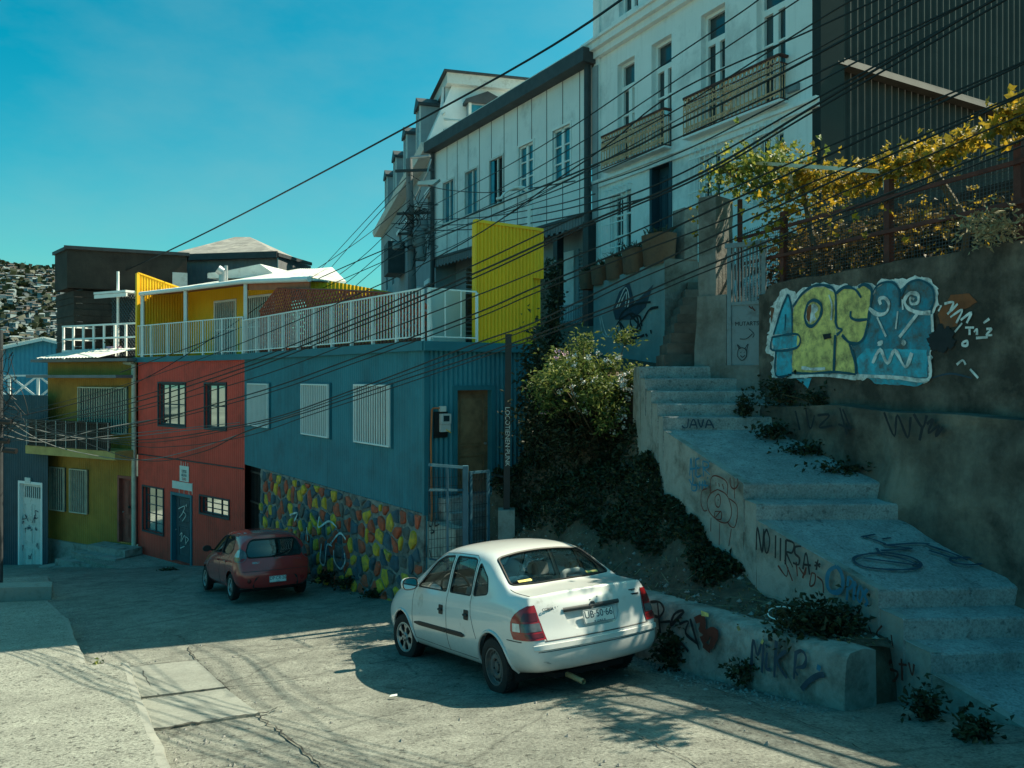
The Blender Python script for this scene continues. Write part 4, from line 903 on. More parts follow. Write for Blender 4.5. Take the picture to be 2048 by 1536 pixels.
for pts in ([(850,1305),(890,1260),(940,1230),(975,1225)],): st_('g_navy', LW, pts, .05, off=.045)
st_('g_blue', LW, [(935,1180),(955,1195)], .06, off=.045, smooth=False)
for pts in ([(20,830),(70,830),(95,870),(70,910),(30,900)],[(60,830),(75,1000)],[(75,940),(130,935)],[(115,1020),(150,900),(205,880),(130,960)],[(180,950),(230,935),(215,1000),(285,1060)],[(240,920),(262,1000),(290,1090)],[(110,1050),(170,1040),(230,1100)]): st_('g_black', LW, pts, .035, off=.045)
for pts in ([(265,930),(310,920),(300,1000)],[(290,960),(330,1010),(300,1040)],[(320,1010),(380,990),(350,1080)],[(310,1060),(350,1090)]): st_('g_red', LW, pts, .09, off=.043)
for pts in ([(300,890),(340,900)],[(630,1040),(640,1052)],[(500,960),(510,985)]): st_('m_yel', LW, pts, .06, off=.043, smooth=False)
for c, b_ in gr.items():
    if b_.v: b_.build('graffiti', M[c], LWT)
# ================================================================== planted bank
CP = [V(*p) for p in ((2.12,8.9,-2.25),(1.75,10,-2.36),(1.28,11.5,-2.3),(1.72,12,-1.55),(2.25,10.3,-1.66),(2.02,12.2,-.72),(2.05,11.3,-1.2),(2.3,10,-1.9),(2.45,9.3,-2.2),(2.9,8.3,-2.36),(3.1,7.3,-2.36),(1.2,14,-.6),(.7,15.4,-.5),(1.9,13.5,-.1),(.55,14.3,-1.5),(.34,15,-2.3),(.14,13.5,-2.6),(.3,12.2,-2.7),(1.2,10.2,-2.48),(2.2,8.4,-2.33),(2.75,7.2,-2.28),(.75,11.3,-2.58),(1.3,12.6,-1.6),(.9,13,-1.9),(1.4,15.5,.05),(2.2,14.5,.12),(3.2,6.6,-2.42))]
def bank_z(x, y):
    s = w_ = 0
    for c in CP:
        k = 1/((x-c.x)**2+(y-c.y)**2+.02)**1.8; s += k*c.z; w_ += k
    z = s/w_; q = V(x-LW.o.x,y-LW.o.y,0); d_ = -q.dot(LW.n); t = max(0,min(1,(d_-.3)/.6)); t = t*t*(3-2*t); z = lwtop(q.dot(LW.u))-.02+(z-lwtop(q.dot(LW.u))+.02)*t if d_ < .9 else z
    return z+(.3+.7*t)*.05*noise.noise(V(x*2.5,y*2.5,0))+.03*noise.noise(V(x*7,y*7,2))
def in_bank(x, y):
    p = V(x,y,0)-V(LW.o.x,LW.o.y,0); return p.dot(LW.u) > .06 and p.dot(LW.n) < -.20 and x < sx(y)+.05 and y < 16.4 and y > 6.4 and x > -.45+.5*max(0,(y-14.2))
sk_b = MB(); n = 16; tp_ = []
for i in range(n+1):
    q = LW.pt(.15, 0, -.20-1.3*i/n); tp_.append(V(q.x,q.y,bank_z(q.x,q.y)+.02))
sk_b.add(tp_+[V(p.x+.03,p.y-.10-.05*noise.noise(p*5),p.z-.35) for p in tp_]+[V(p.x+.05,p.y-.16,p.z-1.2) for p in tp_], [(r*(n+1)+i,r*(n+1)+i+1,(r+1)*(n+1)+i+1,(r+1)*(n+1)+i) for r in range(2) for i in range(n)]); struct(sk_b.build('bank_end', M['soil'], None, 60))
struct(grid('bank', M['soil'], -.6, 4.2, 6.2, 16.6, .12, bank_z, None, in_bank))
# ================================================================== corner house: red, teal and yellow
A_, K_, C_, D_ = V(-12.68,26.7,0), V(-7.63,22.5,0), V(-1.556,14.26,0), V(.46,15.74,0)
RW_ = Plane(K_, A_-K_); BW = Plane(C_, K_-C_); SW = Plane(C_, D_-C_)      # u runs away from K, from C, from C
LR, LB, LS = (A_-K_).length, (K_-C_).length, (D_-C_).length
CH = thing('corner_house', 'corrugated corner house painted red and teal with yellow roof-terrace walls', 'house', (-6,20,-4))
bx = lambda pl, u0, u1, v0, v1, n0, n1, m, nm, par=CH: (lambda b: (pl.box(b,u0,u1,v0,v1,n0,n1), b.build(nm, m, par))[1])(MB())
# openings in the red wall
def rw(px0, px1, pt, pb): return RW_.rect(px0, px1, pt, pb)
R1, R2 = rw(318,371,767,851), rw(411,452,768,857)
R3, RD_, R4 = rw(287,327,976,1064), rw(344,383,990,1126), rw(401,458,997,1030)
b = MB(); wall(b, RW_, 0, LR, -6.6, .50, [R1,R2,R3,RD_,R4], (.11,.010), .14); b.build('red_wall', M['red'], CH, 60, weld=True)
def framed(pl, r, par, nv, nh, fw=.05, depth=.10, fm=None, curtain=None, rec=.03, grille=None, nm='window'):
    fm = fm or M['dkframe']; u0,u1,v0,v1 = r; b = MB(); e = -depth
    for a in ((u0-.05,u1+.05,v1,v1+.05),(u0-.05,u1+.05,v0-.06,v0),(u0-.05,u0,v0,v1),(u1,u1+.05,v0,v1)): pl.box(b, *a, -.02, .035)
    for a in ((u0,u1,v1-fw,v1),(u0,u1,v0,v0+fw),(u0,u0+fw,v0+fw,v1-fw),(u1-fw,u1,v0+fw,v1-fw)): pl.box(b, *a, e, e+.05)
    for i in range(1, nv): x = u0+(u1-u0)*i/nv; pl.box(b, x-fw*.45, x+fw*.45, v0+fw, v1-fw, e+.002, e+.045)
    for i in range(1, nh): z = v0+(v1-v0)*i/nh; pl.box(b, u0+fw, u1-fw, z-fw*.35, z+fw*.35, e+.004, e+.040)
    w_ = b.build(nm, fm, par)
    g = MB(); g.quad(*[pl.pt(u,v,e+.02) for u,v in ((u0,v0),(u1,v0),(u1,v1),(u0,v1))]); g.build('pane', glassmat('pane_glass',(.55,.62,.64),.03,.10) if 'thin' not in globals() else thin, w_)
    bk = MB(); bk.quad(*[pl.pt(u,v,e-.35) for u,v in ((u0-.2,v0-.2),(u1+.2,v0-.2),(u1+.2,v1+.2),(u0-.2,v1+.2))]); bk.build('dark_room', M['dark'], w_)
    if curtain:
        c = MB(); n = 44
        rows = [[pl.pt(u0+(u1-u0)*i/n, v, e-.05+.02*math.sin(i*1.7)+.012*noise.noise(V(i*.4,v,3))) for i in range(n+1)] for v in (v0,(v0+v1)/2,v1)]
        c.add(rows[0]+rows[1]+rows[2], [(r*(n+1)+i, r*(n+1)+i+1, (r+1)*(n+1)+i+1, (r+1)*(n+1)+i) for r in range(2) for i in range(n)]); c.build('curtain', curtain, w_, 80)
    return w_
thin = glassmat('pane_glass', (.6,.66,.68), .03, .08); clear_pane = thin; dim_pane = glassmat('dim_pane_glass', (.35,.42,.44), .05, -.045)
framed(RW_, R1, CH, 3, 2, .055, .10, curtain=M['curtain']); framed(RW_, R2, CH, 2, 2, .055, .10, curtain=M['curtain'])
thin = dim_pane
framed(RW_, R3, CH, 2, 5, .03, .12, nm='barred_window'); framed(RW_, R4, CH, 3, 3, .03, .12, nm='barred_window')
def door(pl, r, par, m, panels=((.12,.88,.08,.34),(.12,.88,.42,.92)), e=-.11, frame=None, name='door', knob=True):
    u0,u1,v0,v1 = r; b = MB(); pl.box(b, u0+.04, u1-.04, v0, v1-.04, e-.05, e)
    for a,c,d,f in panels:
        x0,x1,z0,z1 = u0+(u1-u0)*a, u0+(u1-u0)*c, v0+(v1-v0)*d, v0+(v1-v0)*f
        for q in ((x0,x1,z0,z0+.03),(x0,x1,z1-.03,z1),(x0,x0+.03,z0+.03,z1-.03),(x1-.03,x1,z0+.03,z1-.03)): pl.box(b, *q, e, e+.018)
        pl.box(b, x0+.06, x1-.06, z0+.06, z1-.06, e, e+.012)
    d_ = b.build(name, m, par)
    f_ = MB()
    for q in ((u0-.05,u0+.04,v0,v1+.05),(u1-.04,u1+.05,v0,v1+.05),(u0+.04,u1-.04,v1-.04,v1+.05)): pl.box(f_, *q, e-.03, .03)
    f_.build('door_frame', frame or m, d_)
    if knob: k = MB(); k.tube([pl.pt(u1-.12,v0+(v1-v0)*.46,e+.01), pl.pt(u1-.12,v0+(v1-v0)*.46,e+.06)], .022, 8); k.build('door_knob', M['steel'], d_)
    return d_
rd = door(RW_, RD_, CH, mat('dark_blue_door', (.05,.085,.105), .6, .25, 4), ((.2,.8,.08,.28),(.2,.8,.34,.52),(.2,.8,.58,.74),(.2,.8,.80,.95)), frame=M['trimblue'])
g = MB(); Z2 = Zm(0, 860, 3.938); RDP = RW_.off(-.085)
for pts in ([(1410,620),(1460,600),(1440,660),(1415,690)],[(1445,640),(1470,670),(1440,720)],[(1420,830),(1440,810),(1430,880),(1460,830),(1470,900)],[(1470,840),(1490,860),(1470,890)],[(1425,930),(1460,915)]): stroke(g, RDP, [Z2(*p) for p in pts], .03, .02)
g.build('graffiti', M['offwhite'], rd)
dg_ = MB(); text(dg_, '4', .16, planemat(RDP, RW_.U(369), RW_.Z(369,1012), .03)); dg_.build('door_number', M['offwhite'], rd)
# teal long wall
G_ = [BW.rect(500,541,767,853), BW.rect(608,662,768,872), BW.rect(714,785,769,889)]
uS = BW.U(524)
b = MB(); wall(b, BW, 0, LB, lambda u: -2.52 if u < uS else -2.52, .50, [], (.10,.010)); b.build('teal_wall', M['blue'], CH, 60, weld=True)
for r in G_:           # white bar grilles standing proud of dark window openings
    u0,u1,v0,v1 = r; f = MB()
    for q in ((u0,u1,v1-.03,v1),(u0,u1,v0,v0+.03),(u0,u0+.03,v0+.03,v1-.03),(u1-.03,u1,v0+.03,v1-.03)): BW.box(f, *q, .05, .09)
    n = int((u1-u0)/.10)
    for i in range(1, n): x = u0+(u1-u0)*i/n; BW.box(f, x-.013, x+.013, v0+.03, v1-.03, .055, .08)
    w_ = f.build('window_grille', M['white'], CH)
    k = MB(); BW.box(k, u0-.03, u0+.012, v0-.03, v1+.03, .0, .05); BW.box(k, u1-.012, u1+.03, v0-.03, v1+.03, .0, .05); BW.box(k, u0+.012, u1-.012, v1-.012, v1+.03, 0, .05); k.build('window_frame', M['trimblue'], w_)
    k = MB(); BW.box(k, u0+.012, u1-.012, v0-.02, v1-.012, .012, .016); k.build('pane', M['pane'], w_)
# side wall with the wooden door; wide corrugations
DR = (SW.U(910), SW.U(985), -2.20, SW.Z(948,776))
b = MB(); wall(b, SW, 0, LS, -4.6, .50, [DR], (.105,.018), .16); b.build('teal_side_wall', M['blue'], CH, 60, weld=True)
door(SW, DR, CH, M['wood'], ((.14,.86,.10,.36),(.14,.86,.44,.93)), frame=M['trimblue'], name='wooden_door')
bx(SW, -.05, .05, -2.52, .50, -.05, .022, M['trimblue'], 'corner_trim')
# stone base: mortar wall with painted stones
uE = BW.U(524)
b = MB(); n = 70; m_ = 16
rows = [[BW.pt(uE*i/n, -2.50-2.6*j/m_, .03+.06*(j/m_)+.03*noise.noise(V(i*.5,j*.6,5))) for i in range(n+1)] for j in range(m_+1)]
b.add([p for r in rows for p in r], [(j*(n+1)+i, j*(n+1)+i+1, (j+1)*(n+1)+i+1, (j+1)*(n+1)+i) for j in range(m_) for i in range(n)])
b.add([rows[0][0],rows[m_][0],BW.pt(0,-5.1,-.3),BW.pt(0,-2.5,-.3)],[(0,1,2,3)]); b.add([rows[0][n],rows[m_][n],BW.pt(uE,-5.1,-.3),BW.pt(uE,-2.5,-.3)],[(0,1,2,3)])
b.add(rows[0]+[BW.pt(uE*i/n,-2.5,-.05) for i in range(n+1)], [(i,i+1,n+2+i,n+1+i) for i in range(n)])
SB = b.build('stone_base', M['stonegap'], CH, 60)
r_ = random.Random(11); ST = dict(st_red=MB(), st_yel=MB(), st_blu=MB(), st_gry=MB()); cw_, ch_ = .285, .30
nc, nr = int(uE/cw_)+2, int(2.55/ch_)+1; cen = {}
for j in range(-1, nr+1):
    for i in range(-1, nc+1): cen[i,j] = (cw_*(i+.5*(j % 2))+r_.uniform(-.125,.125), -2.64-ch_*j+r_.uniform(-.12,.12))
def half(poly, a, c, gap):      # keep the part of poly nearer to a than to c
    mx, my = (a[0]+c[0])/2, (a[1]+c[1])/2; nx, ny = c[0]-a[0], c[1]-a[1]; L_ = math.hypot(nx,ny); out = []
    d = lambda p: ((p[0]-mx)*nx+(p[1]-my)*ny)/L_+gap
    for p, q in zip(poly, poly[1:]+poly[:1]):
        dp, dq = d(p), d(q)
        if dp <= 0: out.append(p)
        if dp*dq < 0: t = dp/(dp-dq); out.append((p[0]+(q[0]-p[0])*t, p[1]+(q[1]-p[1])*t))
    return out
last = None
for (i,j), c in cen.items():
    if not (.10 < c[0] < uE-.10) or j < 0 or j >= nr: continue
    poly = [(c[0]-.26,c[1]-.27),(c[0]+.26,c[1]-.27),(c[0]+.26,c[1]+.27),(c[0]-.26,c[1]+.27)]; gap = r_.uniform(.016,.052)
    for di in (-2,-1,0,1,2):
        for dj in (-2,-1,0,1,2):
            if (di or dj) and (i+di,j+dj) in cen: poly = half(poly, c, cen[i+di,j+dj], gap)
    poly = [(min(max(p[0],.03),uE-.03), min(p[1],-2.54)) for p in poly]
    if len(poly) < 3: continue
    o = [(p[0]+.018*noise.noise(V(p[0]*9,p[1]*9,1)), p[1]+.018*noise.noise(V(p[0]*9,p[1]*9,6))) for p in dense(roundpoly(poly, .03, 2), .06)]
    col = r_.choice([k for k in ('st_red','st_red','st_red','st_yel','st_yel','st_blu','st_blu','st_blu','st_gry') if k != last]); last = col; mbx = ST[col]; n_ = len(o); dom = r_.uniform(.010,.050)
    c = (sum(p[0] for p in o)/n_, sum(p[1] for p in o)/n_); base = .03+.06*((-2.5-c[1])/2.6)
    ring = [[BW.pt(c[0]+(p[0]-c[0])*s_, c[1]+(p[1]-c[1])*s_, base+h+.012*noise.noise(V(p[0]*14*s_,p[1]*14*s_,j))) for p in o] for s_, h in ((1.,-.06),(.98,.012),(.90,.012+dom*.7),(.5,.014+dom))]
    mbx.add([p for q in ring for p in q]+[BW.pt(*c, base+.014+dom)], [(a*n_+i_, a*n_+(i_+1)%n_, (a+1)*n_+(i_+1)%n_, (a+1)*n_+i_) for a in range(3) for i_ in range(n_)]+[(3*n_+i_, 3*n_+(i_+1)%n_, 4*n_) for i_ in range(n_)])
for k, m_ in ST.items(): m_.build('painted_stones', M[k], SB, 50)
gw = MB(); BWg = BW.off(.12); Z6 = Zm(480, 800, 3.303)      # white spray loops over the stones
for pts in ([(525,770),(520,840),(590,800),(640,840)],[(540,950),(530,1060),(560,1085),(575,960),(610,965)],[(620,990),(625,1060),(665,1115),(695,1070),(690,1010)],[(600,950),(660,880),(700,920)],[(330,760),(380,745),(360,800)],[(440,840),(450,930)]): stroke(gw, BWg, [Z6(*p) for p in pts], .05, .0)
gw.build('graffiti', M['g_white'], SB)
# dark gateway at the joint of the red and teal walls
gu0, gu1 = BW.U(523), LB
b = MB(); b.quad(BW.pt(gu0,-2.5,-.9), BW.pt(gu1+.4,-2.5,-.9), BW.pt(gu1+.4,-5.6,-.9), BW.pt(gu0,-5.6,-.9)); b.quad(BW.pt(gu0,-2.5,-.02), BW.pt(gu0,-2.5,-.9), BW.pt(gu0,-5.6,-.9), BW.pt(gu0,-5.6,-.02)); b.build('gateway', M['dark'], CH)
b = MB()
for i in range(12): x = gu0+.06+(gu1-gu0-.1)*i/11; BW.box(b, x-.012, x+.012, -5.4, -2.6, -.20, -.176)
for z in (-2.75,-3.6,-5.2): BW.box(b, gu0+.02, gu1, z, z+.05, -.174, -.15)
b.build('iron_gate', M['blackpole'], CH)
# roof deck and fascia
deck = [A_, K_, C_, D_, D_+V(-5.4,7.3,0), A_+V(3.5,6.,0)]
b = MB(); b.prism([p+V(0,0,.50) for p in deck], (0,0,.10)); b.build('roof_deck', M['greysheet'], CH)
b = MB(); b.hexa([p+V(0,0,z) for z in (-5.2,.45) for p in (C_+V(-.3,.5,0), D_+V(-.35,.3,0), D_+V(-5.4,7.2,0), K_+V(-.1,.7,0))]); b.hexa([p+V(0,0,z) for z in (-6.5,.45) for p in (K_+V(.1,.7,0), K_+V(2.,5.5,0), A_+V(3.4,5.9,0), A_+V(.4,.7,0))]); b.build('inner_walls', M['dark'], CH)
FN = .10
b = MB(); RW_.box(b, -.02, LR+.15, .46, .63, -.02, FN); BW.box(b, -FN*.3, LB+.03, .46, .632, -.02, FN+.003); SW.box(b, -.08, LS+.02, .458, .63, -.02, FN+.006); b.build('fascia', M['trimblue'], CH)
# white railing along the roof edge
def railing(pl, u0, u1, z0, z1, n, step, par, m, postev=8, name='terrace_railing', brace=True):
    b = MB(); pl.box(b, u0, u1, z1-.03, z1, n-.015, n+.015); pl.box(b, u0, u1, z0+.07, z0+.095, n-.012, n+.012); k = int((u1-u0)/step)
    for i in range(k+1):
        x = u0+(u1-u0)*i/k; big = i % postev == 0
        w_ = .026 if big else .0085; pl.box(b, x-w_, x+w_, z0 if big else z0+.095, z1-.03, n-(.02 if big else .0085), n+(.02 if big else .0085))
        if big and brace: b.bar(pl.pt(x+.03,z1-.12,n-.02), pl.pt(x+.15,z0,n-.12), .022)
    return b.build(name, m, par)
railing(RW_, .02, LR-.1, .632, 1.70, .05, .135, CH, M['white']); railing(BW, .03, LB-.02, .634, 1.60, .05, .125, CH, M['white']); railing(SW, .03, SW.U(950), .632, 1.60, .05, .30, CH, M['white'], 3)
# yellow fin screens
f0, f1 = SW.U(951), SW.U(1083)
b = MB(); f1b = SW.U(1066)
wall(b, SW, f0, f1b, .60, 2.90, [], (.085,.02), 0, .02); wall(b, SW, f1b, f1, 1.95, 2.90, [], (.085,.02), 0, .02)
wall(b, SW, f0, f1, 1.0, 2.90, [], (.085,.02), 0, -.05); SW.box(b, f0-.02, f1, 2.90, 2.96, -.06, .045); SW.box(b, f0-.04, f0, .60, 2.90, -.06, .045); SW.box(b, f1, f1+.02, 1.95, 2.96, -.06, .045)
b.build('yellow_screen', M['yellow'], CH, 60, weld=True)
FP = Plane(A_+V(.02,-.05,0), V(.64,.77,0)); Lf = 2.0
topf = lambda u: 3.46-.26*u
b = MB(); wall(b, FP, 0, Lf, .60, topf, [], (.095,.018), 0, .03); b.quad(FP.pt(0,.6,-.05), FP.pt(Lf,.6,-.05), FP.pt(Lf,topf(Lf),-.05), FP.pt(0,topf(0),-.05)); FP.box(b, -.05, .05, -.10+.6, 3.47, -.06, .055); b.hexa([FP.pt(u,topf(u)+dz,nn) for dz in (0,.05) for u,nn in ((0,-.06),(Lf,-.06),(Lf,.06),(0,.06))])
b.build('yellow_screen', M['yellow'], CH, 60, weld=True)
# terrace room: yellow walls set back, roof with gutter and posts
BR = RW_.off(-1.7); y0 = BR.U(545); y1 = BR.U(362)
D1 = (BR.U(472), BR.U(431), .62, BR.Z(451,603)); D2 = (BR.U(548), BR.U(492), .62, BR.Z(520,593))
if D1[0] > D1[1]: D1 = (D1[1],D1[0],*D1[2:])
if D2[0] > D2[1]: D2 = (D2[1],D2[0],*D2[2:])
ys0, ys1 = min(y0,y1)-1.0, max(y0,y1)+.3
b = MB(); wall(b, BR, ys0, ys1, .60, 3.05, [D1,D2], (.11,.012), .06); b.build('yellow_wall', M['yellow'], CH, 60, weld=True)
for r in (D1, D2):
    f = MB(); u0,u1,v0,v1 = r
    for q in ((u0-.05,u0+.02,v0,v1+.05),(u1-.02,u1+.05,v0,v1+.05),(u0,u1,v1-.02,v1+.05)): BR.box(f, *q, -.02, .04)
    k = int((u1-u0)/.12)
    for i in range(1,k): x = u0+(u1-u0)*i/k; BR.box(f, x-.014, x+.014, v0, v1, .0, .03)
    BR.box(f, u0, u1, (v0+v1)/2-.02, (v0+v1)/2+.02, .031, .04)
    w_ = f.build('barred_door', M['white'], CH); k = MB(); BR.box(k, u0, u1, v0, v1, -.08, -.07); k.build('pane', M['pane'], w_)
BB = Plane(P(612,CY,20.6), V(1,.735,0)); v0_, v1_ = 0., BB.U(800)
b = MB(); wall(b, BB, v0_, v1_, .6, lambda u: 2.60-.10*u, [], (.11,.012)); b.build('yellow_wall', M['yellow'], CH, 60, weld=True)
GE = [P(281,587,26.4), P(367,577,25.), P(487,562,22.7), P(618,557,19.9), P(640,553,19.2)]
BK = [V(1.6,3.4,0), V(1.3,3.5,0), V(.6,3.8,0), V(-.55,4.1,0), V(-.8,4.,0)]
def roofstrip(q, backs, z2):
    r2 = [p+k_+V(0,0,z_-p.z) for p, k_, z_ in zip(q, backs, z2)]; out = MB()
    for i in range(len(q)-1):
        k = 24
        for j in range(k):
            t0, t1 = j/k, (j+1)/k; a0, a1 = q[i]+(q[i+1]-q[i])*t0, q[i]+(q[i+1]-q[i])*t1; c0, c1 = r2[i]+(r2[i+1]-r2[i])*t0, r2[i]+(r2[i+1]-r2[i])*t1
            h0, h1 = .018*(j%2), .018*((j+1)%2); out.quad(a0+V(0,0,h0), a1+V(0,0,h1), c1+V(0,0,h1), c0+V(0,0,h0))
    return out
rf = roofstrip(GE[:4], BK, (3.62,3.62,3.6,3.26)); R_ = rf.build('roof', M['zinc'], CH, 60)
b = MB(); bb = V(.8,3.4,0)
for i in range(3): b.quad(GE[i]+V(0,0,-.06), GE[i+1]+V(0,0,-.06), GE[i+1]+bb*.4+V(0,0,.1), GE[i]+bb*.4+V(0,0,.1))
b.build('soffit', M['brick'], R_)
b = MB(); b.tube([p+V(.02,-.05,-.02) for p in GE[:4]], .07, 8); b.build('gutter', M['white'], R_, 60)
b = MB(); b.bar(GE[2]+V(.1,.1,-.14), GE[3]+V(0,.1,-.16), .04, .22); b.build('fascia_board', M['brick'], R_)
for p in (GE[0], GE[1], GE[2]):
    q = MB(); q.bar(p+V(.05,.05,-.05), V(p.x+.05,p.y+.05,.62), .10); q.build('post', M['white'], CH)
b = MB(); q = [P(612,559,20.2), P(692,562,21.6), P(664,534,25.), P(600,540,25.4)]; b.hexa([p+V(0,0,-.05) for p in q]+q); b.build('lean_to_roof', M['zinc'], CH)
b = MB(); b.prism([P(415,546,27), P(445,543,27.), P(520,528,27), P(545,545,27), P(545,556,27), P(415,556,27)], (.6,2.2,0)); b.build('raised_roof', M['zinc'], CH)
b = MB(); q = P(446,545,25.5); b.tube([q+V(0,0,-.35), q+V(0,0,.05)], .13, 12); b.tube([q+V(0,0,.0), q+V(-.15,-.05,.10)], .15, 12); b.tube([q+V(.1,0,-.25),q+V(.1,0,.22)], .06, 8); b.build('roof_vent', M['steel'], CH, 60)
# red-brown lattice screens behind the railing
LT = BW.off(-.35); b = MB()
z0l, us_ = .64, (LT.U(855), LT.U(520))
ua, ub = min(us_), max(us_)
LTOP = sorted((LT.U(x), LT.Z(x,y)) for x,y in ((517,627),(553,577),(672,580),(760,585),(856,593)))
def ltop(u):
    return lerp_table(LTOP, u)
st = .17
def clipbar(s0, sl):
    pts = []; k = 60
    for i in range(k+1):
        v = .64+2.4*i/k; u = s0+sl*(v-.64)
        if ua <= u <= ub and v <= ltop(u): pts.append((u,v))
    if len(pts) > 2: b.bar(LT.pt(*pts[0],.0 if sl > 0 else .013), LT.pt(*pts[-1],.0 if sl > 0 else .013), .062, .012, up=LT.n)
s0 = ua-3
while s0 < ub+3: clipbar(s0, 1.); clipbar(s0, -1.); s0 += st
n = 20; tp = [(ua+(ub-ua)*i/n) for i in range(n+1)]
b.tube([LT.pt(u, ltop(u), .006) for u in tp], .025, 4); 
for i in range(0,n+1,4): b.bar(LT.pt(tp[i],.64,-.03), LT.pt(tp[i],ltop(tp[i]),-.03), .05)
b.build('lattice_screen', M['lattice'], CH)
# pale board and brown shutter on the terrace's right end
SB_ = SW.off(-.9)
b = MB(); SB_.box(b, SB_.U(856), SB_.U(930), .66, 1.72, -.02, .02); b.build('terrace_board', M['panel'], CH)
b = MB()
for i in range(18): z = .66+.085*i; SB_.box(b, SB_.U(933), SB_.U(949), z, z+.06, -.02, .03)
b.build('louvred_shutter', M['dkwood'], CH)
# drain pipe at the left end of the red wall
b = MB(); b.tube([RW_.pt(LR+.04,.40,.12), RW_.pt(LR+.02,-2,.12), RW_.pt(LR-.0,-5.9,.13)], .075, 10); b.build('drain_pipe', M['pipe'], CH, 60)
b = MB(); b.tube([RW_.pt(LR+2.2,.52,.1), RW_.pt(LR+.05,.42,.14)], .07, 8); b.build('gutter', M['pipe'], CH, 60)
b = MB(); b.tube([RW_.pt(.02,RW_.Z(489,938),.02), RW_.pt(LR-.1,RW_.Z(279,908),.02)], .022, 5); b.build('wall_conduit', M['gutter'], CH)
# poster and sign board
b = MB(); r = rw(361,379,932,963); RW_.box(b, r[0], r[1], r[2], r[3], .015, .03)
for i in range(4): x = r[0]+(r[1]-r[0])*(i+.5)/4; RW_.box(b, x-.008, x+.008, r[3], r[3]+.10+.04*(i%2), .013, .02)
PO = tag(b.build('poster', M['paper']), 'white lettered notice board on the red wall above the door', 'sign'); t = MB(); w_ = r[1]-r[0]
for i, (s, m_) in enumerate((('ELUPOLIS','ink'),('ARENA','ink'),('TEATRO','inkred'))):
    t = MB(); text(t, s, .13, planemat(RW_, (r[0]+r[1])/2, r[3]-.17-i*.12, .033), sx=.55 if i != 1 else .8); t.build('lettering', M[m_], PO)
b = MB(); r = rw(346,385,964,979); RW_.box(b, *r, .015, .028); RW_.box(b, r[0]-.02, r[0], r[2]-.1, r[3]+.02, .012, .02)
for i in range(3): x = r[0]+(r[1]-r[0])*(i+.6)/4; RW_.box(b, x-.008, x+.008, r[2]-.14, r[2], .012, .02)
tag(b.build('sign_board', M['paper']), 'blank white strip board just above the blue door frame', 'sign')
# electricity meter
b = MB(); mu0, mu1 = SW.U(866), SW.U(893)
E_ = thing('electricity_meter', 'grey electricity meter on a black board beside the wooden door', 'meter', SW.pt(mu0, -1))
SW.box(b, mu0, mu1, SW.Z(880,875), SW.Z(880,823), .02, .045); b.build('back_board', M['black'], E_)
b = MB(); c0, c1 = SW.U(876), SW.U(895); z0_, z1_ = SW.Z(885,863), SW.Z(885,827); SW.box(b, c0, c1, z0_, z0_+(z1_-z0_)*.42, .046, .11); SW.box(b, c0, c1, z0_+(z1_-z0_)*.44, z1_, .046, .13); me_ = b.build('meter_case', M['meter'], E_)
b = MB(); SW.box(b, c0+.04, c1-.04, z0_+(z1_-z0_)*.58, z0_+(z1_-z0_)*.90, .131, .136); b.build('display', M['pane'], me_)
b = MB(); b.bar(SW.pt((c0+c1)/2,z0_+.04,.112), SW.pt(c1,z0_-.02,.115), .015); b.build('seal_tag', M['yellow'], me_)
b = MB(); SW.box(b, SW.U(876), SW.U(888), SW.Z(880,823), SW.Z(880,812), .022, .08); b.build('junction_box', M['offwhite'], E_)
b = MB(); u_ = SW.U(861); b.tube([SW.pt(SW.U(876),SW.Z(870,816),.05), SW.pt(u_+.03,SW.Z(870,816),.05), SW.pt(u_,SW.Z(870,819),.05), SW.pt(u_-.02,-1.2,.05), SW.pt(u_-.03,-2.4,.10), SW.pt(u_-.06,-3.0,.12), SW.pt(u_-.08,-4.2,.14)], .018, 6); b.build('conduit', M['copper'], E_)
# entrance: steps, landing wall, teal fence and gate
EN = thing('entrance_steps', 'short concrete flight climbing to the wooden door behind the gate', 'steps', SW.pt(1, -4, .8)); b = MB()
for i in range(8): z = -4.1+.235*i; SW.box(b, .25, 1.75, z-.3, z+.235, .02, 1.9-.235*i)
b.build('flight', M['conc'], EN)
b = MB(); SW.box(b, .0, .22, -4.4, -2.62, .05, 1.0); SW.box(b, .0, .22, -4.4, -3.2, 1.0, 1.6); cw = b.build('cheek_wall', M['plaster2'], EN)
g = MB(); CWP = Plane(SW.pt(-.004,-3,0), SW.n); Zc = Z6
for pts in ([(1250,790),(1255,830),(1270,835)],[(1280,790),(1275,830)],[(1300,780),(1290,830),(1320,820)],[(1262,850),(1285,870),(1262,880)],[(1240,960),(1235,1040)],[(1255,990),(1265,1040)]): stroke(g, CWP, [Zc(*p) for p in pts], .03, .01)
g.build('graffiti', M['g_black'], cw)
GP = Plane(SW.pt(.02,0,1.55), SW.u)
def gz(px, py): return GP.Z(px, py)
FE = thing('entrance_fence', 'teal tubular fence with mesh panels and gate before the door', 'fence', GP.pt(.3,-4)); b = MB(); m2 = MB()
ga, gb, gc = GP.U(858), GP.U(931), GP.U(977)
zt = -1.47
b.bar(GP.pt(ga,zt+.06,0), GP.pt(gb,zt-.03,0), .045); b.bar(GP.pt(ga,zt-.34,0), GP.pt(gb,zt-.40,0), .035)
b.bar(GP.pt(gb,zt-.0,.0), GP.pt(gb,-3.9,.0), .09)
mm_ = (ga+gb)/2; b.bar(GP.pt(mm_,zt,0), GP.pt(mm_,-3.2,0), .035); b.bar(GP.pt(ga,-2.9,0), GP.pt(mm_,-3.0,0), .03); b.bar(GP.pt(mm_,-3.2,0), GP.pt(gb,-3.5,0), .03); b.build('rails', M['bluerail'], FE)
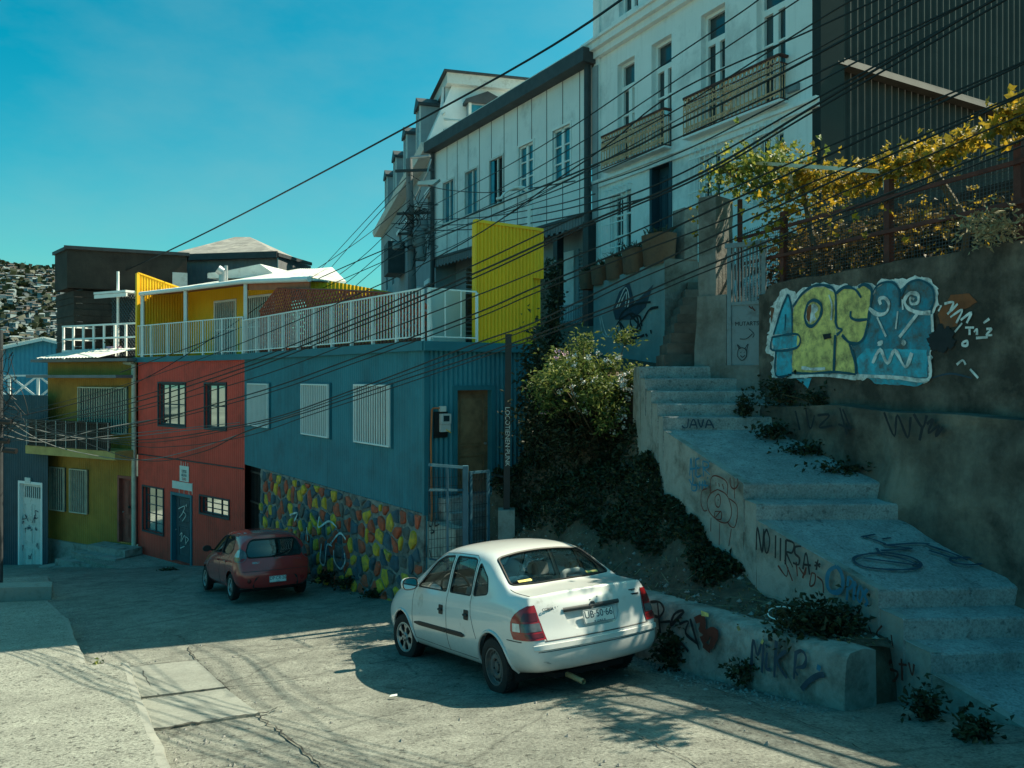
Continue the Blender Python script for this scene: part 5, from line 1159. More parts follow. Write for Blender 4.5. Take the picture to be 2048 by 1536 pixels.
for i in range(14): x = ga+(gb-ga)*i/13; m2.bar(GP.pt(x,zt-.02,-.01), GP.pt(x,-2.9-.35*(x>mm_),-.01), .006)
for i in range(11): z = zt-.15-.14*i; m2.bar(GP.pt(ga,z,-.012), GP.pt(gb,z-.03,-.012), .006)
m2.build('wire_mesh', M['blackpole'], FE)
b = MB()
for q in ((gb+.07,gb+.11),(gc-.04,gc)): GP.box(b, q[0], q[1], -3.75, zt-.10, .0, .04)
for z in (zt-.14,-3.05,-3.75): GP.box(b, gb+.11, gc-.04, z, z+.04, .002, .038)
gt_ = b.build('gate', M['bluerail'], FE); b = MB()
for i in range(1,10): x = gb+.11+(gc-gb-.15)*i/10; GP.box(b, x-.005, x+.005, -3.75, zt-.12, .012, .022)
for i in range(10): z = -3.6+.21*i; GP.box(b, gb+.11, gc-.04, z, z+.008, .023, .029)
b.build('gate_mesh', M['blackpole'], gt_)
# black pole with scratched writing on a concrete block
bp_ = thing('black_pole', 'tall black square pole on a concrete block by the house corner', 'pole', P(1014,1040,13.4)); b = MB(); pb = P(1013,1018,13.4); pt_ = P(1017,672,13.4)
b.bar(pb, pt_, .105); b.bar(pt_+V(0,0,0), pt_+V(0,0,.03), .115); b.build('shaft', M['blackpole'], bp_)
t = MB(); text(t, 'LOCOTIENEN·PUNK', .11, Matrix.Translation(pb+(pt_-pb)*.42+V(-.0,-.056,0)) @ Matrix.Rotation(math.pi/2,4,'X') @ Matrix.Rotation(-math.pi/2,4,'Z')); t.build('lettering', M['offwhite'], bp_)
b = MB(); c = P(1013,1045,13.4); b.box(c.x-.14,c.x+.14,c.y-.15,c.y+.15,c.z-.9,c.z+.23); b.build('concrete_footing', M['plaster2'], bp_)
b = MB(); b.bar(P(985,949,14.2), P(1012,955,13.5), .03); b.bar(P(1017,955,13.5), P(1060,935,15.4), .025); b.build('tie_bar', M['blackpole'], bp_)
# pavement before the red house
b = MB(); q = [RW_.pt(.3,0,.0), RW_.pt(.3,0,1.1), RW_.pt(LR-.2,0,1.5), RW_.pt(LR+1.4,0,1.45), RW_.pt(LR+1.4,0,0)]
zz = lambda p: -5.93+.02*(p.x+10)
b.add([V(p.x,p.y,zz(p)) for p in q]+[V(p.x,p.y,zz(p)-.9) for p in q], [tuple(range(5))]+[(i,(i+1)%5,5+(i+1)%5,5+i) for i in range(5)]); struct(b.build('pavement', M['slab']))
# ================================================================== olive house left of the red wall
OH = Plane(A_+V(-.02,-.05,0), V(-1.86,1,0)); LO = OH.U(95)
OT = thing('olive_house', 'olive green corrugated house with barred windows left of the red wall', 'house', (-15,28,-7))
def orr(a,b,c,d): return OH.rect(a,b,c,d)
OB, ow1, ow2, od = orr(160,257,774,866), orr(103,133,934,1021), orr(143,178,938,1026), orr(238,271,955,1086)
b = MB(); wall(b, OH, 0, LO, -8.5, .55, [OB,od], (.12,.010), .14); b.build('olive_wall', M['olive'], OT, 60, weld=True)
def grille(pl, r, par, m, step=.11, w=.012, nm='window_grille', n0=.06, cross=()):
    u0,u1,v0,v1 = r; f = MB()
    for q in ((u0,u1,v1-.035,v1),(u0,u1,v0,v0+.035),(u0,u0+.035,v0+.035,v1-.035),(u1-.035,u1,v0+.035,v1-.035)): pl.box(f, *q, n0, n0+.04)
    k = max(3, int((u1-u0)/step))
    for i in range(1,k): x = u0+(u1-u0)*i/k; pl.box(f, x-w, x+w, v0+.035, v1-.035, n0+.006, n0+.03)
    for t in cross: z = v0+(v1-v0)*t; pl.box(f, u0+.035, u1-.035, z-.015, z+.015, n0+.031, n0+.045)
    w_ = f.build(nm, m, par); k = MB(); pl.box(k, u0, u1, v0, v1, .014, .02); k.build('pane', M['pane'], w_); return w_
grille(OH, ow1, OT, M['pipe']); grille(OH, ow2, OT, M['pipe']); w_ = grille(OH, OB, OT, M['pipe'], .13, .012, cross=(.98,))
c = MB(); n = 30
for i in range(n): c.quad(*[OH.pt(OB[0]+(OB[1]-OB[0])*(i+q)/n, v, -.05+.05*((i+q)%2)) for q, v in ((0,OB[2]),(1,OB[2]),(1,OB[3]),(0,OB[3]))])
c.build('curtain', M['bluecurt'] if False else M['greywall'], w_)
dr = door(OH, od, OT, M['pink'], ((.1,.46,.06,.36),(.54,.9,.06,.36),(.1,.46,.42,.94),(.54,.9,.42,.94)))
k = MB(); k.lathe([(.05,0),(.05,.04),(0,.05)], 12, planemat(OH,(od[0]+od[1])/2,(od[2]+od[3])/2+.1,-.10)); k.build('door_knocker', M['black'], dr)
b = MB(); OH.box(b, OH.U(272), OH.U(93), OH.Z(190,750)-.1, OH.Z(190,750), -.05, .75); b.build('balcony_awning', M['greysheet'], OT)
zb0, zb1 = OH.Z(190,893), OH.Z(190,840)
b = MB(); n = 46; ua_, ub_ = OH.U(262), OH.U(100)
if ua_ > ub_: ua_, ub_ = ub_, ua_
for i in range(n): x = ua_+(ub_-ua_)*i/n; OH.box(b, x, x+(ub_-ua_)/n*.72, zb0, zb1, .75, .78)
OH.box(b, ua_, ub_, zb0, zb0+.06, .785, .82); OH.box(b, ua_, ub_, zb1-.06, zb1, .785, .82); b.build('balcony_slats', M['dkwood'], OT)
b = MB(); 
for i in range(9): x = ua_+(ub_-ua_)*i/8; OH.box(b, x-.012, x+.012, zb0, zb1+.0, .83, .85)
b.build('balcony_rail', M['steel'], OT)
b = MB(); OH.box(b, .0, LO, zb0-.30, zb0-.01, -.02, .80); b.build('balcony_slab', M['olivetrim'], OT)
b = MB(); OH.box(b, -.1, LO+.35, .50, .60, -.2, .42); b.build('eave', M['greysheet'], OT)
rs = MB(); u0_, u1_ = OH.U(228), OH.U(104)
if u0_ > u1_: u0_, u1_ = u1_, u0_
for i in range(40):
    x0, x1 = u0_+(u1_-u0_)*i/40, u0_+(u1_-u0_)*(i+1)/40; h0, h1 = .03*(i%2), .03*((i+1)%2); rs.quad(OH.pt(x0,.62+h0,.62), OH.pt(x1,.62+h1,.62), OH.pt(x1,.98+h1,-.9), OH.pt(x0,.98+h0,-.9))
rs.build('roof_sheet', M['zinc'], OT)
b = MB(); OH.box(b, 0, LO, .60, .72, -4.5, -.95); b.build('terrace_deck', M['greysheet'], OT)
TP = OH.off(-1.0); b = MB(); zr0, zr1 = .72, TP.Z(200,650)
ua_, ub_ = sorted((TP.U(127), TP.U(274)))
for i in range(8): x = ua_+(ub_-ua_)*i/7; b.bar(TP.pt(x,zr0-.1,0), TP.pt(x,zr1,0), .07)
for t in (1,.58,.2): b.bar(TP.pt(ua_,zr0+(zr1-zr0)*t,.04), TP.pt(ub_,zr0+(zr1-zr0)*t,.04), .06)
for t in (1,.58,.2): b.bar(TP.pt(ub_ if abs(TP.U(127)-ub_)<.1 else ua_,zr0+(zr1-zr0)*t,.0), TP.pt(ub_ if abs(TP.U(127)-ub_)<.1 else ua_,zr0+(zr1-zr0)*t,-2.2), .05)
b.build('terrace_railing', M['white'], OT)
b = MB(); LPP = OH.off(-1.6); ua_, ub_ = sorted((LPP.U(222), LPP.U(272))); v0_, v1_ = .72, LPP.Z(245,590)
for i in range(-14,30):
    for sl in (1,-1):
        q = []
        for j in range(31):
            v = v0_+(v1_-v0_)*j/30; u = ua_+i*.16+sl*(v-v0_) if sl > 0 else ua_+i*.16-(v-v0_)+1.
            if ua_ <= u <= ub_: q.append((u,v))
        if len(q) > 1: b.bar(LPP.pt(*q[0],.01*sl), LPP.pt(*q[-1],.01*sl), .04, .012, up=LPP.n)
b.build('lattice_screen', M['dkframe'], OT)
b = MB(); LPP.box(b, ua_-.1, ub_+.3, v1_+.02, v1_+.10, -1.4, .5); LPP.box(b, ua_-.1, ub_+.3, v1_-.13, v1_+.0, .42, .48); b.build('porch_roof', M['white'], OT)
b = MB(); b.bar(TP.pt(TP.U(221),.7,-.3), TP.pt(TP.U(221),TP.Z(221,541),-.3), .07); b.build('white_post', M['white'], OT)
b = MB(); OH.box(b, .0, LO, -8.6, OH.Z(170,1088), .002, .10); b.build('plinth', M['plaster2'], OT)
b = MB()
for i in range(5): OH.box(b, od[0]-.5+.0, od[1]+.6+.35*i, -8.3, od[2]-.02-.21*i, .11, .75+.34*i)
b.build('door_steps', M['plaster2'], OT)
pl_ = thing('flower_pot', 'pink hanging flower pot behind the white terrace railing', 'plant pot', TP.pt(TP.U(215),.75,-.25)); b = MB(); c = TP.pt(TP.U(215),.73,-.25)
b.lathe([(0,0),(.14,0),(.24,.20),(.26,.36),(.22,.36),(0,.30)], 14, Matrix.Translation(c)); b.build('pot', M['pinkf'], pl_, 40)
def leafcloud(n, centre, size, fn=None, seed=1, droop=.0, asp=.55):
    """loose leaves: each a folded pair of triangles-quads"""
    r = random.Random(seed); mb = MB()
    for _ in range(n):
        c = Vector(centre(r)); s = size*r.uniform(.6,1.4); t = V(r.gauss(0,1), r.gauss(0,1), r.gauss(0,.7)-droop)
        if t.length < .01: continue
        t.normalize(); o = V(r.gauss(0,1), r.gauss(0,1), r.gauss(0,1)+.6); s_ = t.cross(o)
        if s_.length < .01: continue
        s_.normalize(); up = s_.cross(t)*.22*s
        a = c; b_ = c+t*s; m1 = c+t*s*.5+s_*s*asp*.5+up; m2 = c+t*s*.5-s_*s*asp*.5+up
        mb.add([a, m1, b_, m2], [(0,1,2),(0,2,3)])
    return mb
leafcloud(60, lambda r: c+V(r.gauss(0,.12), r.gauss(0,.12), .38+abs(r.gauss(0,.18))), .16, seed=3).build('leaves', M['weed'], pl_)
# ================================================================== dark boarded house and grey house behind
WT = thing('wooden_house', 'dark weathered timber house with overhanging parapet behind the railing', 'house', P(230,640,31)); WPf = Plane(P(148,CY,31.), P(345,CY,32.5)-P(148,CY,31.)); WPs = Plane(P(148,CY,31.), P(113,CY,33.)-P(148,CY,31.))
b = MB()
for pl, L_ in ((WPf, (P(345,CY,32.5)-P(148,CY,31.)).length), (WPs, (P(113,CY,33.)-P(148,CY,31.)).length)):
    for i in range(26): z = -3+.245*i; pl.box(b, -.0, L_, z, z+.235, -.05, .0+.02*math.sin(i*2.1))
b.build('boarded_wall', M['dkwood'], WT)
b = MB(); e = .22
WPf.box(b, -e, 4.1, 3.45, 4.95, -.3, e); WPs.box(b, -.02, 2.0, 3.45, 4.95, -.3, e); b.build('parapet', M['dkwood'], WT)
b = MB(); WPf.box(b, -e-.1, 4.2, 4.95, 5.08, -3, e+.1); WPs.box(b, -.1, 2.1, 4.951, 5.079, -1.2, e+.08); b.build('parapet_cap', M['gutter'], WT)
b = MB(); WPf.box(b, 3.55, 4.12, 3.40, 4.25, e+.01, e+.05); b.build('pale_panel', M['offwhite'], WT)
b = MB(); WPf.box(b, .3, 3.9, -3.2, 3.5, -4, -.1); b.build('house_core', M['dark'], WT)
GT = thing('grey_house', 'grey sheet-clad house with patched hipped roof behind the yellow terrace', 'house', P(450,540,36)); GPf = Plane(P(338,CY,36.), P(556,CY,35.)-P(338,CY,36.)); Lg = (P(556,CY,35.)-P(338,CY,36.)).length
b = MB(); wall(b, GPf, -.3, Lg, -2, GPf.Z(440,512), [], (.28,.014)); b.build('grey_wall', M['greysheet'], GT, 60, weld=True)
b = MB(); zw = GPf.Z(440,512)
gp = [GPf.pt(-.4,zw,.25), GPf.pt(Lg+.1,zw,.25)]; apex = [P(470,474,40), P(500,474,40.)]
b.quad(gp[0], gp[1], apex[1], apex[0]); b.build('patched_roof', M['oldroof'], GT)
b = MB(); b.bar(gp[0]+V(0,0,-.05), gp[1]+V(0,0,-.05), .12, .28); b.bar(gp[1]+V(0,0,-.05), P(622,528,42), .12, .16); b.build('barge_board', M['gutter'], GT)
b = MB(); gs = [P(556,512,35), P(622,532,43), P(622,600,43), P(556,600,35)]; b.add(gs,[(0,1,2,3)]); b.build('gable_wall', M['greysheet'], GT); b = MB(); b.add([gp[1],P(622,530,43),apex[1]],[(0,1,2)]); b.build('patched_roof', M['oldroof'], GT)
# bright blue house, far left, with white criss-cross balcony
BT = thing('blue_house', 'bright blue corrugated gabled house beyond the white criss-cross balcony', 'house', P(60,780,44)); BP = Plane(P(0,CY,44), P(122,CY,45)-P(0,CY,44)); Lb = 4.4
ap = BP.U(88); za, ze = BP.Z(88,676), BP.Z(0,696)
b = MB(); wall(b, BP, -3.5, Lb, -13, lambda u: za-(abs(u-ap))*.26, [], (.22,.022)); b.build('blue_wall', M['skyblue'], BT, 60, weld=True)
b = MB(); 
for u0,u1 in ((-3.6,ap),(ap,Lb+.4)):
    z0 = za-abs(u0-ap)*.26; z1 = za-abs(u1-ap)*.26
    b.hexa([BP.pt(u0,z0,.25), BP.pt(u1,z1,.25), BP.pt(u1,z1,-9), BP.pt(u0,z0,-9), BP.pt(u0,z0+.07,.25), BP.pt(u1,z1+.07,.25), BP.pt(u1,z1+.07,-9), BP.pt(u0,z0+.07,-9)])
r_o = b.build('roof', M['zinc'], BT)
b = MB(); b.bar(BP.pt(-3.6,za-(3.6+ap)*.26-.08,.28), BP.pt(ap,za-.08,.28), .06, .16); b.bar(BP.pt(ap,za-.08,.28), BP.pt(Lb+.4,za-(Lb+.4-ap)*.26-.08,.28), .06, .16); b.build('barge_board', M['white'], r_o)
BAL = thing('balcony', 'white wooden balcony with crossed braces in front of the blue house', 'balcony', P(60,800,37)); b = MB(); QP = Plane(P(-40,CY,37), P(118,CY,37.6)-P(-40,CY,37)); Lq = 3.75; z0,z1 = QP.Z(60,798), QP.Z(60,753)
for i in range(4): x = Lq*i/3; QP.box(b, x-.05, x+.05, z0-.5, z1, -.05, .05)
QP.box(b, 0, Lq, z1, z1+.08, -.06, .06); QP.box(b, 0, Lq, z0, z0+.08, -.04, .04)
for i in range(3): x = Lq*i/3; b.bar(QP.pt(x+.05,z0+.08,.02), QP.pt(x+Lq/3-.05,z1,.02), .09, .03, up=QP.n); b.bar(QP.pt(x+.05,z1,-.02), QP.pt(x+Lq/3-.05,z0+.08,-.02), .09, .03, up=QP.n)
b.build('railing', M['white'], BAL); b = MB(); QP.box(b, -.3, Lq+.1, z0-.32, z0-.06, -5, .2); b.build('deck', M['greysheet'], BAL); b = MB(); QP.box(b, -.5, Lq, -9, z0-.34, -5, -.6); b.build('wall', M['navy'], BAL)
b = MB()
for px0,px1,y,d in ((-20,60,822,33),(-20,62,846,31),(-20,52,812,35)):
    p0,p1 = P(px0,y+8,d), P(px1,y-6,d); b.hexa([p0, p1, p1+V(.3,2.2,.35), p0+V(0,2.2,.35), p0+V(0,0,.05), p1+V(0,0,.05), p1+V(.3,2.2,.4), p0+V(0,2.2,.4)])
tag(b.build('rusty_roof_sheets', M['oldroof']), 'low overlapping old roof sheets below the white balcony', 'roof')
# navy house with the white panelled door
NP = Plane(P(96,CY,28.2), P(0,CY,29.6)-P(96,CY,28.2)); Ln = 4.6
NT = thing('navy_house', 'dark blue house with a tall white graffitied double door', 'house', NP.pt(1,-7)); nd = NP.rect(39,84,966,1146)
b = MB(); wall(b, NP, -.0, Ln, -9, NP.Z(60,790), [nd], (.14,.01), .15); b.build('navy_wall', M['navy'], NT, 60, weld=True)
nd_ = door(NP, (nd[0],nd[1],nd[2],nd[3]), NT, M['offwhite'], ((.10,.46,.04,.26),(.54,.9,.04,.26),(.10,.46,.32,.50),(.54,.9,.32,.50),(.10,.46,.55,.76),(.54,.9,.55,.76)), knob=False, frame=M['white'])
b = MB(); NP.box(b, nd[0]+.2, nd[1]-.2, nd[2]+(nd[3]-nd[2])*.83, nd[3]-.15, -.105, -.095); b.build('transom_light', M['pane'], nd_)
b = MB()
for i in range(1,8): x = nd[0]+.2+(nd[1]-nd[0]-.4)*i/8; NP.box(b, x-.02, x+.02, nd[2]+(nd[3]-nd[2])*.83, nd[3]-.15, -.09, -.07)
b.build('transom_bars', M['offwhite'], nd_)
g = MB(); NDP = NP.off(-.09)
for i in range(16):
    x = 165+rnd.random()*130; y = 640+rnd.random()*400; stroke(g, NDP, [Z2(x+rnd.uniform(-18,18), y+rnd.uniform(-30,30)) for _ in range(4)], .035, .01)
g.build('graffiti', M['g_navy'], nd_)
b = MB(); NP.box(b, NP.U(63), NP.U(52), NP.Z(58,966), NP.Z(58,955), .02, .05); b.build('house_number_plate', M['offwhite'], NT)
b = MB(); b.tube([NP.pt(Ln*.62,-1,.08), NP.pt(Ln*.62,-6.5,.08)], .05, 6); b.build('drain_pipe', M['gutter'], NT)
# ================================================================== long panelled house
PH = hplane(2.42, 23.5, -.6, 1.); uR, uL = PH.U(1183), PH.U(868)
PT = thing('panelled_house', 'long pale house clad in flat panels, dark eave and lace valance below', 'house', PH.pt(4,2))
pw = [(1106,1141,0),(1038,1067,1),(980,1006,2),(931,955,3),(887,908,4)]
ho = []
for a,c,_ in pw: x0,x1 = sorted((PH.U(a),PH.U(c))); ho.append((x0,x1,6.22,7.86))
zb_ = 4.95
b = MB(); wall(b, PH, uR, uL, zb_, 9.3, ho, None, .12); b.build('panel_wall', M['panel'], PT)
b = MB(); k = 12
for i in range(1,k):
    x = uR+(uL-uR)*(i-.35)/k
    segs = [(zb_,9.3)]
    for h in ho:
        if h[0]-.08 < x < h[1]+.08: segs = [(zb_,h[2]-.08),(h[3]+.08,9.3)]
    for z0,z1 in segs: PH.box(b, x-.014, x+.014, z0, z1, .0, .008)
b.build('panel_joint', M['gutter'], PT)
for h,(a,c,i) in zip(ho,pw):
    f = MB(); u0,u1,v0,v1 = h
    for q in ((u0-.06,u1+.06,v1,v1+.07),(u0-.06,u1+.06,v0-.07,v0),(u0-.06,u0,v0,v1),(u1,u1+.06,v0,v1)): PH.box(f, *q, -.02, .03)
    fr_ = M['white'] if i in (0,1) else M['offwhite']
    if i in (0,1):
        for q in ((u0,u0+.06,v0,v1),(u1-.06,u1,v0,v1),((u0+u1)/2-.07,(u0+u1)/2+.07,v0,v1),(u0,u1,v0,v0+.06),(u0,u1,v1-.06,v1)): PH.box(f, *q, -.10, -.05)
        for t in (.33,.66): z = v0+(v1-v0)*t; PH.box(f, u0+.06, (u0+u1)/2-.07, z-.02, z+.02, -.098, -.055); PH.box(f, (u0+u1)/2+.07, u1-.06, z-.02, z+.02, -.098, -.055)
    else:
        PH.box(f, (u0+u1)/2-.04, (u0+u1)/2+.04, v0, v1, -.10, -.05)
    w_ = f.build('window', fr_, PT); g = MB(); PH.box(g, u0, u1, v0, v1, -.16, -.11); g.build('pane', M['dark'] if i == 2 else M['bluepane'], w_)  # in the open window a black sheet stands in for the unlit room
    if i == 2: g = MB(); PH.box(g, u1-.28, u1-.02, v0+.02, v1-.02, -.06, -.02); g.build('open_sash', M['bluepane'], w_)
b = MB(); b.hexa([PH.pt(u,z,n) for z in (9.3,9.72) for u,n in ((uR-.15,-.2),(uL+.1,-.2),(uL+.1,.42),(uR-.15,.42))]); b.build('eave', M['gutter'], PT)
b = MB(); b.hexa([PH.pt(uR-.1,9.72,.40), PH.pt(uL+.1,9.72,.40), PH.pt(uL+.1,9.9,-8), PH.pt(uR-.1,9.9,-8), PH.pt(uR-.1,9.76,.40), PH.pt(uL+.1,9.76,.40), PH.pt(uL+.1,10.,-8), PH.pt(uR-.1,10.,-8)]); b.build('roof', M['zinc'], PT)
b = MB(); wall(b, PH, uR, uL, -1, zb_-.02, [], None, 0, -.9); b.build('ground_floor_wall', M['greywall'], PT)
b = MB(); PH.box(b, uR, uL, zb_-.10, zb_-.01, -.9, .06); b.build('jetty_soffit', M['gutter'], PT)
b = MB(); n = 70
for i in range(n):
    x = uR+(uL-uR)*i/n; w_ = (uL-uR)/n; PH.box(b, x+.01, x+w_-.01, zb_-.38-.06*(i%2), zb_-.101, .0, .02)
b.build('lace_valance', M['greysheet'], PT)
for px in (1105,):
    b = MB(); u = PH.U(px); PH.box(b, u-.12, u+.12, -1, zb_-.11, -.35, -.1); b.build('column', M['blackpole'], PT)
for px0,px1 in ((1114,1128),(1128,1148),(1158,1174),(1174,1186)):
    b = MB(); GF = PH.off(-.86); u0,u1 = sorted((GF.U(px0),GF.U(px1))); v0,v1 = GF.Z(1150,690), GF.Z(1150,500)
    if px0 in (1128,): GF.box(b, u0,u1,v0,v1,-.02,.02,0)
    else:
        GF.box(b,u0,u0+.05,v0,v1,0,.06); GF.box(b,u1-.05,u1,v0,v1,0,.06)
        for i in range(26): z = v0+(v1-v0)*i/26; b.hexa([GF.pt(u0+.05,z,.05),GF.pt(u1-.05,z,.05),GF.pt(u1-.05,z+.01,.01),GF.pt(u0+.05,z+.01,.01),GF.pt(u0+.05,z+.02,.05),GF.pt(u1-.05,z+.02,.05),GF.pt(u1-.05,z+.05,.01),GF.pt(u0+.05,z+.05,.01)])
    b.build('shutter' if px0 != 1128 else 'shop_door', M['greywall'] if px0 != 1128 else M['panel'], PT)
b = MB(); GR = PH.off(-.2); u0,u1 = sorted((GR.U(1122),GR.U(1168))); v0,v1 = GR.Z(1145,668), GR.Z(1145,612)
GR.box(b,u0,u1,v1,v1+.05,0,.05); GR.box(b,u0,u1,v0,v0+.04,0,.04)
for i in range(15): x = u0+(u1-u0)*i/14; GR.box(b,x-.014,x+.014,v0+.04,v1,.01,.035)
b.build('porch_railing', M['greywall'], PT)
b = MB(); GR.box(b, u0-.6, u1+1.2, -1, v0-.02, -1, .06); b.build('porch_base', M['mural'], PT)
b = MB(); n = 60; LV = PH.off(-.5); u0,u1 = sorted((LV.U(945),LV.U(862)))
for i in range(n): x = u0+(u1-u0)*i/n; LV.box(b, x, x+(u1-u0)/n*.6, 2.0, 3.15, 0, .05)
LV.box(b,u0,u1,3.15,3.25,-.02,.08); b.build('slatted_screen', M['dkwood'], PT)
b = MB(); x = PH.U(1181); b.tube([PH.pt(x,9.3,.12), PH.pt(x,3.,.12)], .10, 8); b.build('drain_pipe', M['gutter'], PT)
b = MB(); x = PH.U(870); b.tube([PH.pt(x,9.3,.12), PH.pt(x,2.,.12)], .09, 8); b.build('drain_pipe', M['gutter'], PT)
b = MB(); PH.box(b, PH.U(1190), PH.U(1179), -1, 4.6, -.2, .25); b.build('corner_column', M['blackpole'], PT)
b = MB(); PH.box(b, PH.U(1195), PH.U(1185), 4.6, 9.2, -.4, .02); b.build('side_pilaster', M['greywall'], PT)
# roof-top pipe railing
b = MB(); q = [P(882,288,33.6), P(882,238,33.6), P(966,246,30.2), P(966,286,30.2)]
b.tube([q[0],q[1]], .05, 6); b.tube([q[1],q[2]], .05, 6); b.tube([P(882,258,33.6),P(966,264,30.2)], .04, 6); b.tube([P(930,250,31.6),P(937,286,31.4)], .05, 6); b.tube([P(876,240,34),P(890,225,33)], .04, 6); b.build('roof_railing', M['offwhite'], PT)
# ================================================================== tall house with mansard attic and dormers
MH = hplane(-3.2, 33., -.276, 1.); MG = hplane(-3.2, 33., 1., .276)
MT = thing('mansard_house', 'tall old house with a mansard attic and a row of narrow dormers', 'house', MH.pt(5,0)); Lm = 21.5
hs = [(1.0+3.3*i,2.0+3.3*i,5.5,7.9) for i in range(6)]+[(1.0+3.3*i,2.0+3.3*i,1.5,4.) for i in range(6)]
b = MB(); wall(b, MH, 0, Lm, -2, 9.45, hs, None, .25); wall(b, MG, 0, 6, -2, 9.45, [], None); b.build('street_wall', M['greywall'], MT)
for h in hs: f = MB(); MH.box(f, h[0], h[1], h[2], h[3], -.27, -.22); w_ = f.build('window', M['bluepane'], MT); f = MB(); MH.box(f, h[0]-.15, h[1]+.15, h[3], h[3]+.2, 0, .15); MH.box(f, (h[0]+h[1])/2-.05,(h[0]+h[1])/2+.05,h[2],h[3],-.215,-.18); f.build('window_frame', M['panel'], w_)
b = MB(); b.hexa([MH.pt(0,9.45,.5), MH.pt(Lm,9.45,.5), MH.pt(Lm,9.45,-3), MH.pt(0,9.45,-3), MH.pt(0,9.75,.6), MH.pt(Lm,9.75,.6), MH.pt(Lm,9.75,-3), MH.pt(0,9.75,-3)]); b.build('cornice', M['offwhite'], MT)
b = MB(); zr = 12.35; b.add([MH.pt(0,9.75,.35), MH.pt(Lm,9.75,.35), MH.pt(Lm,zr,-.75), MH.pt(.35,zr,-.75), MH.pt(0,9.75,-6), MH.pt(.35,zr,-6.)],[(0,1,2,3),(4,0,3,5)]); b.add([MH.pt(Lm,9.75,.35),MH.pt(Lm,9.75,-6),MH.pt(Lm,zr,-6),MH.pt(Lm,zr,-.75)],[(0,1,2,3)]); b.build('mansard_slope', M['panel'], MT)
b = MB(); b.hexa([MH.pt(u,z,n) for z in (zr,zr+.45) for u,n in ((.05,-.5),(Lm+.2,-.5),(Lm+.2,-6.2),(.05,-6.2))]); b.build('roof_cornice', M['offwhite'], MT)
b = MB(); b.hexa([MH.pt(u,z,n) for z in (zr+.45,zr+.52) for u,n in ((-.1,-.35),(Lm+.3,-.35),(Lm+.3,-6.4),(-.1,-6.4))]); b.build('roof', M['gutter'], MT)
def dormer(pl, u, n, w, z0, z1, dep, par):
    f = MB(); pl.box(f, u-w/2, u+w/2, z0, z1-.35, n-dep, n); d = f.build('dormer', M['greywall'], par)
    f = MB(); e = .14
    f.add([pl.pt(u-w/2-e,z1-.4,n+e), pl.pt(u,z1,n+e), pl.pt(u+w/2+e,z1-.4,n+e), pl.pt(u-w/2-e,z1-.4,n-dep), pl.pt(u,z1,n-dep), pl.pt(u+w/2+e,z1-.4,n-dep), pl.pt(u-w/2-e,z1-.52,n+e), pl.pt(u+w/2+e,z1-.52,n+e), pl.pt(u-w/2-e,z1-.52,n-dep), pl.pt(u+w/2+e,z1-.52,n-dep)],
      [(0,1,4,3),(1,2,5,4),(0,6,7,2,1),(0,3,8,6),(2,7,9,5),(6,8,9,7)]); f.build('dormer_roof', M['gutter'], d)
    f = MB(); pl.box(f, u-w/2+.12, u+w/2-.12, z0+.25, z1-.6, n, n+.03); f.build('dormer_window', M['bluepane'], d)
    f = MB(); pl.box(f, u-.03, u+.03, z0+.25, z1-.6, n+.031, n+.05); pl.box(f, u-w/2, u-w/2+.12, z0, z1-.5, n, n+.06); pl.box(f, u+w/2-.12, u+w/2, z0, z1-.5, n, n+.06); f.build('dormer_frame', M['offwhite'], d)
for i in range(4): dormer(MH, 2.6+4.3*i, .30, 1.1, 9.75, 12.6-.1, 1.5, MT)
# the slope facing down the hill-side with its wide dormer (above the panelled roof)
b = MB(); b.add([MG.pt(0,9.75,.05), MG.pt(6,9.75,.05), MG.pt(6,zr,-.6), MG.pt(.4,zr,-.6)],[(0,1,2,3)]); b.build('mansard_slope', M['panel'], MT)
b = MB()
for i in range(6): b.bar(MG.pt(.3+.9*i,9.75,.06), MG.pt(.5+.9*i,zr,-.58), .03, .02)
b.build('slope_joint', M['gutter'], MT)
dormer(MG, 2.15, .25, 1.6, 9.9, 12.0, 1.6, MT)
b = MB(); MH.box(b, 15.5, 19., 3.9, 5.1, .05, 1.3); MH.box(b, 15.4, 19.1, 3.6, 3.88, .0, 1.4); b.build('closed_balcony', M['greysheet'], MT)
b = MB(); MH.box(b, 9.5, 11.5, 5.5, 7.2, .02, .9); b.build('closed_balcony', M['gutter'], MT)
# ================================================================== white house with ornate balconies
WH = hplane(15.145-.536*23, 23., -.536, 1.); wR, wL = WH.U(1641), WH.U(1186)
HT = thing('white_house', 'tall white rendered house with scrolled iron balconies and French windows', 'house', WH.pt(3,0))
fw = [(1235,1269),(1303,1343),(1402,1450),(1513,1571)]
ho = []
for a,c in fw: x0,x1 = sorted((WH.U(a),WH.U(c))); ho.append((x0,x1,5.98,8.92))
lw_ = []
for a,c,z0,z1 in ((1220,1262,3.45,5.25),(1303,1342,3.0,5.62),(1396,1440,3.6,5.45),(1506,1567,3.9,5.45)): x0,x1 = sorted((WH.U(a),WH.U(c))); lw_.append((x0,x1,z0,z1))
up = []
for a,c in ((1238,1276),(1310,1352),(1408,1460)): x0,x1 = sorted((WH.U(a),WH.U(c))); up.append((x0,x1,10.15,12.4))
b = MB(); wall(b, WH, wR, wL, -1, 14, ho+lw_+up, None, .28); SD = hplane(*(WH.pt(wR,0)).xy, 1., .42)
b.quad(WH.pt(wL,-1), WH.pt(wL,14), WH.pt(wL,14,-8), WH.pt(wL,-1,-8)); b.build('rendered_wall', M['whouse'], HT)
b = MB()
for z0,z1,n in ((9.42,9.62,.16),(9.62,9.82,.30),(9.82,9.90,.38),(5.58,5.72,.08),(5.72,5.80,.14)): WH.box(b, wR+.0, wL+.12, z0+.002, z1, -.02, n)
